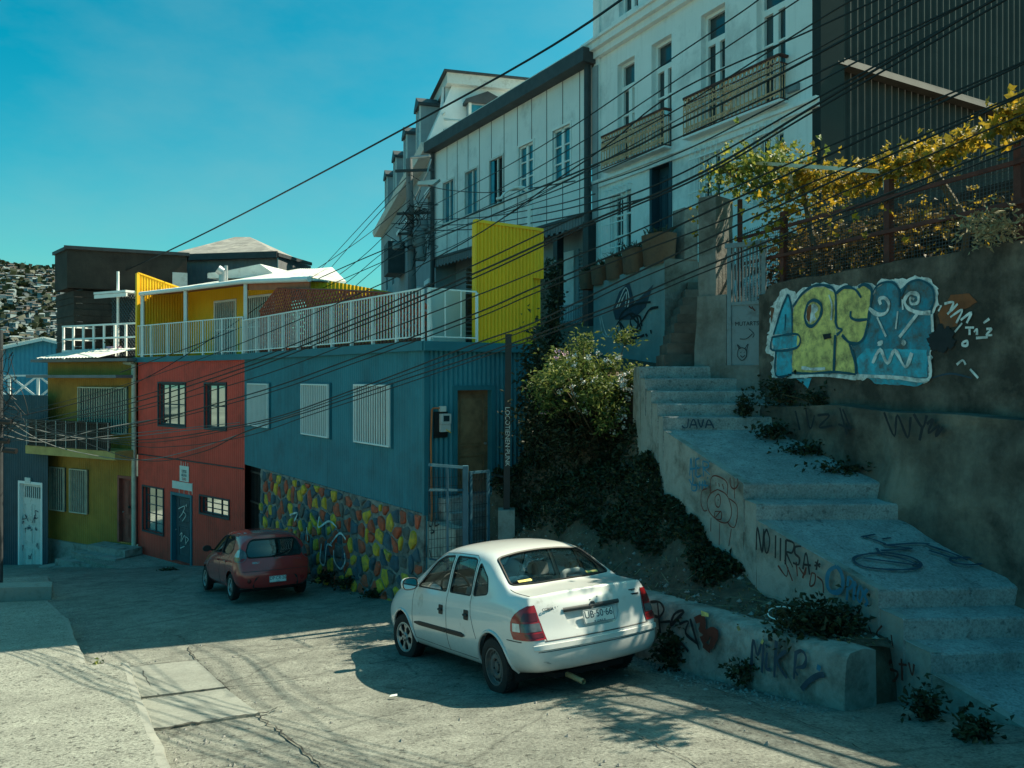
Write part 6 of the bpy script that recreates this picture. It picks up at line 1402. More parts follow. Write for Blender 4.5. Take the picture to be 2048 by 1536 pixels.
b.build('string_course', M['whouse'], HT)
b = MB()
for z0,z1 in ((-1,5.58),(5.80,9.42),(9.90,14)): WH.box(b, wL-.42, wL-.14, z0, z1, -.01, .07)
b.build('pilaster', M['whouse'], HT)
def french(h, transom, par, curt=None):
    u0,u1,v0,v1 = h; f = MB(); e = -.24; c = (u0+u1)/2
    tz = v1-(v1-v0)*.24 if transom else v1
    for q in ((u0,u0+.08,v0,v1),(u1-.08,u1,v0,v1),(u0+.08,u1-.08,v1-.08,v1),(u0+.08,u1-.08,tz-.07,tz+.07) if transom else (u0+.08,u1-.08,v0,v0+.06),(c-.075,c+.075,v0,tz-.07)): WH.box(f, *q, e, e+.08)
    for t in (.33,.66):
        z = v0+(tz-v0)*t; WH.box(f, u0+.08, c-.075, z-.025, z+.025, e+.01, e+.07); WH.box(f, c+.075, u1-.08, z-.025, z+.025, e+.01, e+.07)
    w_ = f.build('french_window', M['white'], par); g = MB(); WH.box(g, u0, u1, v0, v1, e-.08, e-.01); g.build('pane', M['pane'], w_)
    if curt: g = MB(); WH.box(g, u0+.08, c-.08, v0, tz-.1, e-.005, e+.0); g.build('curtain', M['offwhite'], w_)
for i,h in enumerate(ho): french(h, True, HT, i == 0)
for h in up: french(h, False, HT); b = MB(); WH.box(b, h[0]-.15, h[1]+.15, h[2]-.14, h[2]-.01, 0, .16); b.build('window_sill', M['whouse'], HT)
for i in (0,2,3): french(lw_[i], False, HT)
door(WH, lw_[1], HT, M['navy'], ((.12,.46,.1,.9),(.54,.88,.1,.9)), -.24)
def birdcage(h, par):       # bowed window grille
    u0,u1,v0,v1 = h; f = MB(); k = max(5, int((u1-u0)/.17))
    for i in range(k+1):
        x = u0-.08+(u1-u0+.16)*i/k; f.tube([WH.pt(x,v1+.12,.02), WH.pt(x,v1+.10,.18), WH.pt(x,v1-.1,.22), WH.pt(x,v0+.3,.22), WH.pt(x,v0,.25), WH.pt(x,v0-.08,.02)], .014, 4)
    for z in (v1-.1,(v0+v1)/2,v0+.2): f.bar(WH.pt(u0-.09,z,.235), WH.pt(u1+.09,z,.235), .03)
    for i in range(k):
        x = u0-.08+(u1-u0+.16)*(i+.5)/k; f.tube([WH.pt(x+.05*math.cos(q),v1+.17+.05*math.sin(q),.10) for q in [2*math.pi*j/8 for j in range(9)]], .009, 4)
        for z in (v1-.28, v0+.36): f.tube([WH.pt(x+.05*math.cos(q),z+.07*math.sin(q),.222) for q in [2*math.pi*j/8 for j in range(9)]], .008, 4)
    f.build('window_grille', M['white'], par)
for i in (0,2,3): birdcage(lw_[i], HT)
def ornate(px0, px1):
    u0,u1 = sorted((WH.U(px0),WH.U(px1))); z0,z1 = 5.98,6.93; N_ = .24
    T = thing('iron_balcony', 'rust-ochre scrolled iron balcony across the two '+('left' if px1 < 1360 else 'right')+' French windows of the white house', 'balcony', WH.pt(u0,z0)); b = MB()
    for a_,c_,n0,n1 in ((u0,u1,N_,N_),(u0,u0,0,N_),(u1,u1,0,N_)):
        b.bar(WH.pt(a_,z1,n0), WH.pt(c_,z1,n1), .07, .05); b.bar(WH.pt(a_,z0+.02,n0), WH.pt(c_,z0+.02,n1), .04, .03); b.bar(WH.pt(a_,z1-.16,n0), WH.pt(c_,z1-.16,n1), .025)
    b.build('handrail', M['rust'], T); b = MB(); st = .125; k = int((u1-u0)/st); mid = k//2
    def ring(c_, r1, r2, w=.017): b.tube([WH.pt(c_[0]+r1*math.cos(q), c_[1]+r2*math.sin(q), N_) for q in [2*math.pi*j/9 for j in range(10)]], w, 4, False)
    for i in range(k+1):
        x = u0+(u1-u0)*i/k; b.tube([WH.pt(x,z0,N_), WH.pt(x,z1-.16,N_)], .016, 4)
        if i < k:
            c_ = x+st/2; ring((c_,z1-.08),.050,.065); ring((c_-.028,z1-.25),.028,.045,.015); ring((c_+.028,z1-.25),.028,.045,.015); ring((c_-.028,z0+.16),.028,.055,.015); ring((c_+.028,z0+.16),.028,.055,.015); ring((c_,z1-.40),.034,.034,.014)
    xm = (u0+u1)/2
    for sg in (1,-1):
        for rr,zc in ((.15,.50),(.10,.66),(.10,.32)): b.tube([WH.pt(xm+sg*rr*abs(math.sin(q)),z0+zc+.17*math.cos(q),N_+.015) for q in [math.pi*j/10 for j in range(11)]], .022, 4, False)
    for uu in (u0,u1):
        for j in range(1,3): b.tube([WH.pt(uu,z0,N_*j/3), WH.pt(uu,z1-.16,N_*j/3)], .011, 4)
    b.build('scrollwork', M['iron'], T); b = MB(); WH.box(b, u0-.03, u1+.03, z0-.06, z0-.005, .0, N_+.03); b.build('floor_slab', M['whouse'], T)
ornate(1217,1342); ornate(1382,1575)
b = MB(); WH.box(b, WH.U(1582)-.25, WH.U(1582)+.05, WH.Z(1585,186), WH.Z(1585,172), .01, .12); b.build('wall_lamp', M['gate'], HT)
b = MB(); WH.box(b, wR, wL, 14, 14.3, -8, .4); b.build('roof', M['gutter'], HT)
# dark corrugated flank
DT = thing('dark_building', 'tall dark corrugated side wall right of the white house with a sloping pale flashing', 'building', SD.pt(5,0))
b = MB(); wall(b, SD, .0, 16, -1, 16, [], (.20,.035), 0, -.25); b.build('corrugated_wall', M['corten'], DT, 60, weld=True)
b = MB(); SD.box(b, -.02, .62, -1, 16, -.24, .03); b.build('corner_trim', mat('dark_trim',(.022,.022,.020),.7,.2,3), DT)
b = MB(); z0 = SD.Z(1660,113); u1 = SD.U(2060); z1 = SD.Z(2060,208); b.hexa([SD.pt(.45,z0-.12,-.2), SD.pt(u1+6,z1-.9,-.2), SD.pt(u1+6,z1-.9,.05), SD.pt(.45,z0-.12,.05), SD.pt(.45,z0+.06,-.2), SD.pt(u1+6,z1-.7,-.2), SD.pt(u1+6,z1-.7,-.02), SD.pt(.45,z0+.06,-.02)]); b.build('flashing', mat('dull_flashing', (.075,.075,.07), .8, .3, 3), DT)
# ================================================================== terrace wall with old mural, planters
MW = Plane(V(3.0,15.5,0), V(-.536,1,0)); LM = MW.U(1187)
TW = thing('mural_terrace_wall', 'blue-grey terrace wall with a faded winged drawing under the white house', 'wall', MW.pt(1,0)); zt_ = lambda u: 2.30-.10*u
b = MB(); wall(b, MW, 0, LM, -.6, zt_, [(0.01,.02,0,.01)], None); b.add([MW.pt(0,zt_(0),0),MW.pt(LM,zt_(LM),0),MW.pt(LM,zt_(LM),-3),MW.pt(0,zt_(0),-3)],[(0,1,2,3)]); b.build('wall_body', M['mural'], TW)
ME = Plane(MW.pt(0,0), V(1,.40,0)); Le = ME.U(1396)
b = MB(); wall(b, ME, 0.002, Le, -.6, 2.32, [], None); b.add([ME.pt(0,2.32),ME.pt(Le,2.32),ME.pt(Le,2.5,-3),ME.pt(0,2.4,-3)],[(0,1,2,3)]); ME.box(b, .45, Le-.02, 2.32, 3.35, -.4, .02); b.build('end_wall', M['plaster'], TW)
Z8 = Zm(1150, 340, 3.938); g = {k: MB() for k in ('g_black','g_white','g_navy')}
for pts in ([(350,1180),(380,1120),(470,1060),(600,1040)],[(350,1185),(450,1130),(500,1180),(480,1260),(380,1290)],[(350,1190),(400,1330),(450,1350),(490,1300)],[(480,1260),(540,1180),(590,1100),(660,1080)],[(350,1190),(330,1260),(400,1380)],[(430,1130),(520,1240),(470,1270),(440,1180),(510,1150),(530,1230)],[(360,1200),(450,1320),(550,1300)],[(560,1290),(575,1310)],[(600,1260),(605,1290)]): stroke(g['g_black'], MW, [Z8(*p) for p in pts], .05, .01)
fillpix(g['g_navy'], MW, [Z8(*p) for p in ((320,1180),(300,1100),(350,960),(430,880),(470,1040),(420,1100),(620,900),(560,1080),(460,1180))], .008, smooth=False)
for pts in ([(330,1090),(400,930),(430,1000),(420,1080)],[(350,1080),(410,960),(400,1080)],[(210,1150),(250,1290),(300,1310),(340,1220)],[(200,1160),(220,1280),(260,1320)]): stroke(g['g_white'], MW, [Z8(*p) for p in pts], .035, .012)
for k_,b_ in g.items(): b_.build('graffiti', M[k_], TW)
def pot(c, w, d, h, label):
    t = thing('planter', label, 'planter', c, 'planters on the terrace wall'); b = MB(); n = 16; q = []
    pr = [(.86,0),(1.,h),(.92,h),(.90,h-.06)]
    for s, z in pr: q.append([V(c.x,c.y,c.z+z)+MW.u*(w/2*s*(abs(math.cos(a))**.5)*(1 if math.cos(a)>0 else -1))+MW.n*(d/2*s*(abs(math.sin(a))**.5)*(1 if math.sin(a)>0 else -1)) for a in [2*math.pi*i/n for i in range(n)]])
    b.add([p for r in q for p in r], [(i*n+j,i*n+(j+1)%n,(i+1)*n+(j+1)%n,(i+1)*n+j) for i in range(3) for j in range(n)]+[tuple(3*n+j for j in range(n))]); b.build('pot', M['terracotta'], t, 50)
    m = MB(); r = random.Random(int(c.y*100))
    for i in range(70):
        a = V(c.x,c.y,c.z+h-.05)+MW.u*r.uniform(-w*.42,w*.42)+MW.n*r.uniform(-d*.35,d*.35); t_ = V(r.gauss(0,.5),r.gauss(0,.5),1.1).normalized(); L_ = r.uniform(.12,.34); s = t_.cross(V(r.gauss(0,1),r.gauss(0,1),0)).normalized()*.014; mid = a+t_*L_*.6; e = a+t_*L_+V(r.gauss(0,.06),r.gauss(0,.06),-.07)
        m.add([a-s,a+s,mid+s,mid-s,e],[(0,1,2,3),(3,2,4)])
    m.build('leaves', M['weed'], t)
for u,w,h,lb in ((.32,.72,.62,'big square brown planter at the right end of the terrace wall'),(1.05,.60,.50,'rusty planter second from the right on the terrace wall'),(1.70,.50,.46,'narrow stained planter in the middle of the terrace wall'),(2.28,.46,.42,'small dark planter left of the middle on the terrace wall'),(2.78,.40,.40,'end planter with drooping spikes beside the black column')):
    pot(MW.pt(u,zt_(u)-.05,-.12), w, .5, h, lb)
# upper narrow flight between the walls
US = thing('worn_steps', 'narrow dark worn steps climbing between terrace wall and pillar', 'steps', P(1365,725,12.6)); b = MB()
for i in range(9):
    y = 12.2+.42*i; z = .145+.19*i; x0 = lambda yy: 2.05+.16*(yy-12); b.hexa([V(2.35+.14*i,y,z-1.5),V(3.6+.1*i,y+.1,z-1.5),V(3.7+.1*i,y+1.2,z-1.5),V(2.45+.14*i,y+1.2,z-1.5),V(2.35+.14*i,y,z+.19),V(3.6+.1*i,y+.1,z+.19),V(3.7+.1*i,y+1.2,z+.19),V(2.45+.14*i,y+1.2,z+.19)])
b.build('flight', M['darkconc'], US)
# grey pier with ivy behind the yellow screen
b = MB(); c0,c1 = P(1072,CY,16.6), P(1112,CY,16.9); pl = Plane(c0, c1-c0); pl.box(b, 0, (c1-c0).length, -3, pl.Z(1090,518), -.5, 0); PI_ = tag(b.build('pier', M['plaster2']), 'bare grey rendered pier behind the yellow screen', 'pier')
# ================================================================== gate pillar, gate, retaining wall
RT = hplane(3.58, 11.5, .339, -1.)          # u runs toward the camera
rt0 = RT.U(1518)
PL = thing('gate_pillar', 'tall crumbling rendered pillar beside the grey metal gate', 'pillar', P(1430,735,12.1)); b = MB(); GA = Plane(P(1397,CY,12.1), P(1455,CY,11.75)-P(1397,CY,12.1)); Lp = (P(1455,CY,11.75)-P(1397,CY,12.1)).length
def rough(pl, u0,u1,v0,v1,n0,n1,mb,seed,st=.12,amp=.02,taper=0.):
    """a weathered box: rippled front and ragged top"""
    nu = max(3,int((u1-u0)/st)); nv = max(3,int((v1-v0)/st)); R = []
    for j in range(nv+1):
        v = v0+(v1-v0)*j/nv; row = []
        for i in range(nu+1):
            u = u0+(u1-u0)*i/nu; s = seed*3.3; e = amp*noise.noise(V(u*2.2+s,v*2.2,0))+amp*.5*noise.noise(V(u*7+s,v*7,0)); vv = v+(amp*1.2*noise.noise(V(u*4,s,1)) if j == nv else 0)
            row.append(pl.pt(u+(taper*(1-j/nv) if i == 0 else 0)+(amp*.8*noise.noise(V(s,v*3,i)) if i in (0,nu) else 0), vv, n1+e))
        R.append(row)
    k = nu+1; vs = [p for r in R for p in r]; mb.add(vs, [(j*k+i,j*k+i+1,(j+1)*k+i+1,(j+1)*k+i) for j in range(nv) for i in range(nu)])
    bk = [[p-pl.n*(n1-n0) for p in r] for r in R]
    for seq in ([R[-1],bk[-1]],[[r[0] for r in R],[r[0] for r in bk]],[[r[-1] for r in R],[r[-1] for r in bk]]):
        a, c = seq; m = len(a); mb.add(a+c, [(i,i+1,m+i+1,m+i) for i in range(m-1)])
rough(GA, .0, Lp*.60, -.2, GA.Z(1415,392), -.5, 0, b, 3); rough(GA, .0, Lp, -.2, GA.Z(1440,590), -.5, .03, b, 4, taper=-.08); b.build('shaft', M['plaster'], PL, 60)
GG = Plane(P(1455,CY,11.75), P(1532,CY,11.45)-P(1455,CY,11.75)); Lgg = (P(1532,CY,11.45)-P(1455,CY,11.75)).length
GT_ = thing('metal_gate', 'grey-blue steel gate with upright bars above a solid graffitied sheet', 'gate', GG.pt(.1,.1)); zb, zm, zt2 = GG.Z(1490,733), GG.Z(1490,607), GG.Z(1490,494)
b = MB(); GG.box(b, .0, .06, zb, zt2+.0, -.03, .03); GG.box(b, Lgg-.06, Lgg, zb, zt2, -.03, .03); GG.box(b, -.03, Lgg, zt2, zt2+.07, -.03, .04); GG.box(b, .06, Lgg-.06, zm-.02, zm+.03, -.025, .025); b.build('gate_frame', M['gate'], GT_)
b = MB(); GG.box(b, .06, Lgg-.06, zb+.02, zm-.02, -.012, .008); sh = b.build('sheet_panel', M['gate'], GT_)
b = MB()
for i in range(9): x = .09+(Lgg-.18)*i/8; GG.box(b, x-.012, x+.012, zm+.03, zt2, -.012, .012)
b.build('bars', M['gate'], GT_)
g = MB(); gr_ = MB(); GGp = GG.off(.008)
t_ = MB(); text(t_, 'MUTARTS', .088, planemat(GGp, GG.U(1494), GG.Z(1484,648), .004), sx=.9); t_.build('lettering', M['g_black'], sh)
for pts in ([(1290,1410),(1280,1460),(1315,1500),(1350,1470),(1350,1420),(1320,1400),(1290,1410)],[(1295,1410),(1280,1375),(1305,1402)],[(1340,1408),(1365,1370),(1352,1425)],[(1305,1440),(1312,1432)],[(1332,1438),(1338,1432)],[(1305,1460),(1322,1475),(1340,1458)],[(1300,1330),(1350,1330),(1400,1290)],[(1370,1250),(1410,1290),(1400,1320)]): stroke(g, GGp, [Z8(*p) for p in pts], .012, .006)
for pts in ([(1370,1070),(1390,1090),(1400,1075)],[(1400,1090),(1420,1110)]): stroke(gr_, GGp, [Z8(*p) for p in pts], .018, .006)
g.build('graffiti', M['g_black'], sh); gr_.build('graffiti', M['g_red'], sh)
b = MB(); rough(GG, -.1, Lgg+.15, -1.6, zb+.02, -.4, .05, b, 8, amp=.008); b.build('threshold', M['plaster'], GT_, 60)
# the mural wall
ztop = 1.31; Lr = 12.
RWT = thing('mural_wall', 'old retaining wall with large yellow and blue bubble-letter mural', 'wall', RT.pt(2,-1)); b = MB()
nu, nv = 110, 34; R = []
def ztp(u): return ztop+.03*noise.noise(V(u*1.7,2,0))-(.32*max(0,1-(u-rt0)/.35)**2)
VS = [-4.2,-3.4,-2.8,-2.4,-2.1,-1.85,-1.6,-1.4,-1.2,-1.0,-.85,-.7,-.58,-.47,-.42,-.395,-.39,-.385,-.36]+[-.36+1.66*q/14 for q in range(1,15)]
nv = len(VS)-1
for j in range(nv+1):
    row = []
    for i in range(nu+1):
        u = rt0+.0+Lr*i/nu; ll = .05*noise.noise(V(u*.8,3,3)); v = VS[j]+(ll if -1 < VS[j] < -.3 else 0)+((ztp(u)-1.3) if j == nv else 0); led = (.24 if VS[j] < -.39 else .10 if VS[j] < -.386 else 0.)*(1+.25*noise.noise(V(u*3,7,0))); low = .10*max(0,-1.0-v)-.02*max(0,-.5-v)*noise.noise(V(u*1.5,v*2,8))*4
        e = .03*noise.noise(V(u*1.3,v*1.3,5))+.015*noise.noise(V(u*4.5,v*4.5,2)); e = e*(2.0 if v < -.45 else .16 if v < 1.05 else .5)
        row.append(RT.pt(u, v, led+low+e))
    R.append(row)
k = nu+1
for j in range(nv): b.add(R[j]+R[j+1], [(i,i+1,k+i+1,k+i) for i in range(nu)], 1 if VS[j+1] < -.384 else 0)
tb = [p-RT.n*.45 for p in R[-1]]; b.add(R[-1]+tb, [(i,i+1,k+i+1,k+i) for i in range(nu)]); e0 = [r[0] for r in R]; e1 = [p-RT.n*.45 for p in e0]; m = len(e0); b.add(e0+e1, [(i,i+1,m+i+1,m+i) for i in range(m-1)])
b.build('wall_body', [M['retain'], M['plinth']], RWT, 60, weld=True)
Z4 = Zm(1440, 480, 3.368)
MP = RT; layers = {}
def mf(col, pts, off, sm=True): layers.setdefault(col, MB()); fillpix(layers[col], MP, [Z4(*p) for p in pts], off, smooth=sm, rag=8 if col == 'g_white' else 2.2)
def ms(col, pts, w, off, sm=True, close=False): layers.setdefault(col, MB()); stroke(layers[col], MP, [Z4(*p) for p in pts], w, off, sm, close=close)
O = .011
mf('g_white', [(345,455),(420,345),(470,335),(520,360),(560,330),(640,290),(740,290),(800,310),(930,300),(990,280),(1040,320),(1090,265),(1180,262),(1240,262),(1320,235),(1420,270),(1480,340),(1485,430),(1440,500),(1450,640),(1420,800),(1418,950),(1350,965),(1100,930),(930,940),(800,925),(700,912),(560,915),(470,935),(345,925),(360,780),(310,760),(330,640)], O, False)
mf('m_cyan', [(465,365),(490,440),(495,630),(370,640),(420,470)], O+.003, False); mf('m_cyan', [(362,655),(528,640),(526,720),(362,740)], O+.0045, False); mf('m_cyan', [(388,742),(492,730),(490,905),(385,915)], O+.003, False)
mf('m_yel', [(500,460),(560,370),(640,320),(720,320),(780,360),(785,600),(775,895),(620,900),(492,890),(495,640)], O+.003, False)
mf('m_yel', [(795,360),(850,320),(920,335),(950,300),(1000,300),(1030,350),(1010,470),(995,600),(950,690),(880,690),(920,820),(925,905),(780,890),(790,600)], O+.0035, False)
mf('m_deep', [(1020,500),(1025,400),(1060,320),(1120,285),(1180,290),(1220,330),(1280,280),(1360,270),(1440,310),(1455,400),(1430,500),(1440,600),(1415,800),(1408,935),(1200,920),(940,905),(915,800),(890,700),(960,690),(1000,600)], O+.003, False)
mf('m_cyan', [(990,730),(1400,740),(1400,925),(1100,915),(940,900),(930,800)], O+.0045, False); mf('m_cyan', [(1000,930),(1400,950),(1340,985),(1060,970)], O+.002, False); mf('m_cyan', [(520,935),(620,930),(600,1000)], O+.002, False)
mf('g_white', [(600,450),(640,425),(672,470),(650,540),(610,560),(588,510)], O+.006); mf('m_or', [(600,450),(622,440),(612,550),(592,520)], O+.0075)
ms('m_navy', [(580,500),(600,430),(645,405),(690,440),(685,510),(640,575),(600,575),(580,530)], .05, O+.009, close=True)
for pts,w in (([(500,450),(560,365),(640,310),(730,310),(785,360),(788,560)],.045),([(790,360),(850,318),(920,335),(960,390)],.045),([(940,320),(980,300),(1030,340),(1018,470),(985,640),(940,695),(880,690),(830,640)],.045),([(890,480),(890,520),(930,540),(1000,535)],.04),([(785,540),(800,590),(830,605),(795,640)],.04),([(785,640),(775,895)],.045),([(880,700),(915,800),(928,905)],.045),([(492,895),(620,900),(780,890),(925,905)],.04),([(465,365),(420,470),(368,640)],.035),([(470,370),(492,470),(495,630)],.035),([(360,655),(530,635),(528,725),(360,742),(360,655)],.035),([(385,745),(385,912),(490,905)],.035),([(445,610),(450,500)],.02),([(1025,480),(1030,380),(1080,300),(1170,285),(1215,340),(1220,450)],.03),([(1230,380),(1270,300),(1350,270),(1430,310),(1455,390),(1420,480),(1340,490)],.03)): ms('m_navy', pts, w, O+.009)
for pts,w in (([(1095,435),(1085,400),(1120,390),(1150,430),(1130,490),(1070,500),(1015,460)],.05),([(1320,400),(1295,390),(1300,430),(1345,420),(1345,370),(1290,360),(1255,410),(1280,460),(1350,490),(1430,490)],.05),([(1070,520),(1130,650)],.035),([(1340,500),(1220,655)],.045),([(1210,480),(1195,600)],.03),([(1040,830),(1090,740),(1140,830),(1190,745),(1260,855),(1305,760)],.05),([(1440,500),(1445,620)],.04),([(1420,780),(1415,940),(1200,925),(930,915)],.05),([(480,925),(700,912),(930,935)],.04),([(745,370),(765,440),(760,540)],.03),([(560,860),(640,870),(720,865)],.05),([(1240,400),(1245,470)],.03)): ms('g_white', pts, w, O+.011)
mf('g_white', [(1075,690),(1095,675),(1115,695),(1100,712),(1080,708)], O+.014); ms('g_white', [(1240,690),(1250,680),(1262,692),(1250,706),(1240,690)], .035, O+.014)
mf('g_black', [(700,640),(755,625),(760,660),(712,670)], O+.014, False)
mf('m_or', [(1470,500),(1560,370),(1680,360),(1740,420),(1620,480),(1600,580),(1500,600)], O-.003, False); mf('m_or', [(345,450),(375,460),(350,560)], O+.002, False)
for pts in ([(1520,430),(1580,420),(1560,480),(1610,430),(1540,500)],[(1560,520),(1640,470),(1600,560)],[(1630,540),(1700,490),(1670,560)],[(1500,440),(1480,480)],[(1590,620),(1640,560)],[(1660,590),(1720,590)],[(1690,590),(1690,640)],[(1720,620),(1740,600),(1740,640)],[(1780,560),(1820,530)],[(1730,660),(1810,655)],[(1640,690),(1670,680),(1670,710),(1640,710),(1640,690)],[(1600,840),(1640,810),(1660,840)],[(1690,870),(1745,930)],[(1800,600),(1835,600),(1800,640),(1840,640)]): ms('g_white', pts, .03, O)
ms('g_navy', [(1430,930),(1560,900),(1700,930)], .02, O)
bs = MB()
for r_,dx,dy in ((.13,0,0),(.09,-40,20),(.08,50,-20),(.07,20,50),(.06,70,30)):
    p = MP.uv(*Z4(1490+dx,660+dy)); bs.poly([MP.pt(p[0]+r_*(1+.25*math.sin(q*5))*math.cos(q), p[1]+r_*(1+.25*math.cos(q*4))*math.sin(q), O+.004+.001*len(bs.f)/20) for q in [2*math.pi*i/18 for i in range(18)]])
bs.build('burn_stain', M['g_black'], RWT)
for c,b_ in layers.items(): b_.build('mural_paint', M[c], RWT)
g = MB(); MPl = RT.off(.27)
for pts in ([(530,1150),(560,1280)],[(600,1140),(630,1270),(660,1180)],[(680,1180),(760,1180),(690,1260),(780,1250)],[(830,1130),(880,1310)],[(820,1240),(900,1270)],[(850,1140),(910,1280)],[(1130,1160),(1200,1320),(1220,1180),(1290,1330),(1310,1190)],[(1330,1170),(1390,1260),(1420,1180)],[(1390,1260),(1370,1350)],[(1420,1240),(1460,1210),(1430,1300),(1500,1250),(1480,1320),(1530,1260)]): stroke(g, MPl, [Z4(*p) for p in pts], .035, .05)
g.build('graffiti', M['g_black'], RWT)
# ================================================================== red steel fence with mesh on the wall, vine, garden behind
FT = thing('red_steel_fence', 'rusty red tubular fence with dark mesh standing on the mural wall', 'fence', RT.pt(1,1.3)); FPn = RT.off(-.22); b = MB(); u0, u1 = FPn.U(1478), 12.
for px in (1568,1778,2040): u = FPn.U(px); FPn.box(b, u-.04, u+.04, 1.0, 2.35, -.04, .04)
for u in (5.6,7.4,9.2,11.): FPn.box(b, u-.04, u+.04, 1.0, 2.35, -.04, .04)
for z in (1.72,2.12): FPn.box(b, u0, u1, z-.022, z+.022, .041, .075)
FPn.box(b, u0-.0, u0+.05, -.1, 2.75, -.03, .03); FPn.box(b, u0-.45, u0+.0, 1.9, 1.95, -.02, .02); b.build('rails', M['rust'], FT)
b = MB()
for i in range(200): x = u0+8.5*i/200; FPn.box(b, x-.003, x+.003, 1.2, 2.25, -.006, -.002)
for i in range(26): z = 1.2+.04*i; FPn.box(b, u0, u0+8.5, z-.003, z+.003, -.001, .003)
b.build('wire_mesh', M['gutter'], FT)
b = MB(); bkp = RT.off(-1.6); bkp.box(b, -1.6, 12, -.5, 2.35, -.1, 0); tag(b.build('garden_shade_backdrop', M['dkwood']), 'added dark backdrop standing in for garden shade behind the red fence', 'wall')  # dark sheet added to deepen the shade seen through the fence
b = MB(); b.hexa([RT.pt(u,z,n) for z in (-1,1.05) for u,n in ((rt0+.3,-.4),(12,-.4),(12,-6),(rt0+.3,-6))]); struct(b.build('garden_ground', M['soil']))
GVT = thing('grape_vine', 'autumn-yellow grape vine sprawling along the top of the red fence', 'vine', RT.pt(1.5,1.2,-.6)); b = MB()
vp = [P(1440,345,12.3), P(1520,330,12.), P(1600,345,11.6), P(1680,372,10.8), P(1760,345,9.9), P(1850,315,9.0), P(1930,280,8.4), P(2010,240,7.8), P(2070,215,7.4)]
b.tube(vp, .03, 6); b.tube([RT.pt(.6,1.,-.5), RT.pt(.7,1.7,-.45), vp[2]], .04, 6); b.tube([RT.pt(3,1.,-.5), RT.pt(3.1,1.7,-.5), vp[5]], .04, 6); b.tube([P(1436,325,12.3),P(1475,360,12.1)], .035, 6); b.build('stems', M['stem'], GVT)
def along(pts, r): 
    i = r.randrange(len(pts)-1); t = r.random(); return pts[i]+(pts[i+1]-pts[i])*t
def vine_leaves(n, cen, size, seed, droop=.5):
    """broad five-pointed leaves"""
    r = random.Random(seed); mb = MB()
    for _ in range(n):
        c = Vector(cen(r)); s = size*r.uniform(.55,1.3); n_ = V(r.gauss(0,.7), r.gauss(-.5,.7), r.gauss(.5,.6)).normalized(); a = n_.orthogonal().normalized(); q0 = r.random()*6.28; bb = n_.cross(a); vs = [c]
        for i,(rr,an) in enumerate(((.35,0),(.9,.55),(.55,1.0),(1.05,1.57),(.55,2.14),(.9,2.6),(.35,3.14),(.55,3.9),(.6,5.4))):
            q = q0+an; vs.append(c+(a*math.cos(q)+bb*math.sin(q))*s*.5*rr+n_*s*.10*math.cos(an*3+r.random()))
        mb.add(vs, [(0,i,i%9+1) for i in range(1,10)])
    return mb
def vcl(r):
    while True:
        p = along(vp[2:], r); k = noise.noise(V(p.x*1.7,p.y*1.7,2))
        if k > r.uniform(-.45,.12): return p+V(r.gauss(0,.10), r.gauss(0,.22), r.gauss(-.02+.10*k,.10+.10*max(0,k)))
vine_leaves(1500, vcl, .14, 5).build('leaves', M['vine'], GVT)
vine_leaves(800, lambda r: along(vp[:3], r)+V(r.gauss(0,.20), r.gauss(0,.25), r.gauss(-.06,.19)), .14, 6).build('leaves', M['vinegreen'], GVT)
vine_leaves(420, lambda r: P(r.gauss(1580,42), r.gauss(420,50), 11.3+r.gauss(0,.15)), .13, 7).build('leaves', M['vine'], GVT)
vine_leaves(26, lambda r: P(r.gauss(1395,9)+r.choice((0,12)), r.gauss(440,22), 12.15), .10, 8).build('leaves', M['vine'], GVT)
vine_leaves(240, lambda r: P(r.uniform(1640,2000), r.gauss(430,28), 9.6+r.gauss(0,.3)) if r.random() < .3 else RT.pt(r.uniform(.2,5), r.uniform(1.4,1.95), r.uniform(-1.1,-.35)), .12, 9).build('leaves', M['vine'], GVT)
leafcloud(3600, lambda r: RT.pt(r.uniform(-.6,2.3) if r.random() < .85 else r.uniform(2,8), r.uniform(1.0,2.1), r.uniform(-1.5,-.45)), .11, seed=10).build('shade_toned_leaves', M['vineshade'], GVT)
leafcloud(500, lambda r: P(r.gauss(1985,34), r.gauss(452,20), 7.75+r.gauss(0,.15)), .07, seed=12, asp=.25).build('dry_grass', M['dry'], GVT)
b = MB(); b.bar(P(1500,325,12), P(1790,345,9.5), .05); b.bar(P(1580,330,11.4), P(1585,400,11.4), .04); b.bar(P(1770,340,9.6), P(1772,420,9.6), .04); tag(b.build('pergola_pole', M['pipe']), 'thin pale pole carrying the vine above the fence', 'pole')
# ================================================================== plants on the bank
def bank_pt(r, x0, x1, y0, y1, h0, h1):
    for _ in range(40):
        x, y = r.uniform(x0,x1), r.uniform(y0,y1)
        if in_bank(x,y): return V(x, y, bank_z(x,y)+r.uniform(h0,h1))
    return V(x, y, bank_z(x,y))
def ivy_ok(x, y):
    z = bank_z(x,y); px, py = CX+F*x/y, CY-F*z/y; f = noise.noise(V(x*1.6,y*1.6,9))
    return py < 1050+.20*(px-1090)+55*f or (sx(y)-x < .35+.2*f and y > 8.9)
def ivy_pt(r):
    for _ in range(80):
        x, y = r.uniform(-.4,3.2), r.uniform(8.6,16.2)
        if in_bank(x,y) and ivy_ok(x,y): break
    h = .05+.15*max(0,noise.noise(V(x*1.5,y*1.5,4))+.45); return V(x, y, bank_z(x,y)+h*r.random()**.6)
IV = leafcloud(26000, ivy_pt, .07, seed=21, asp=.6).build('ivy', M['ivy']); IV['kind'] = 'stuff'
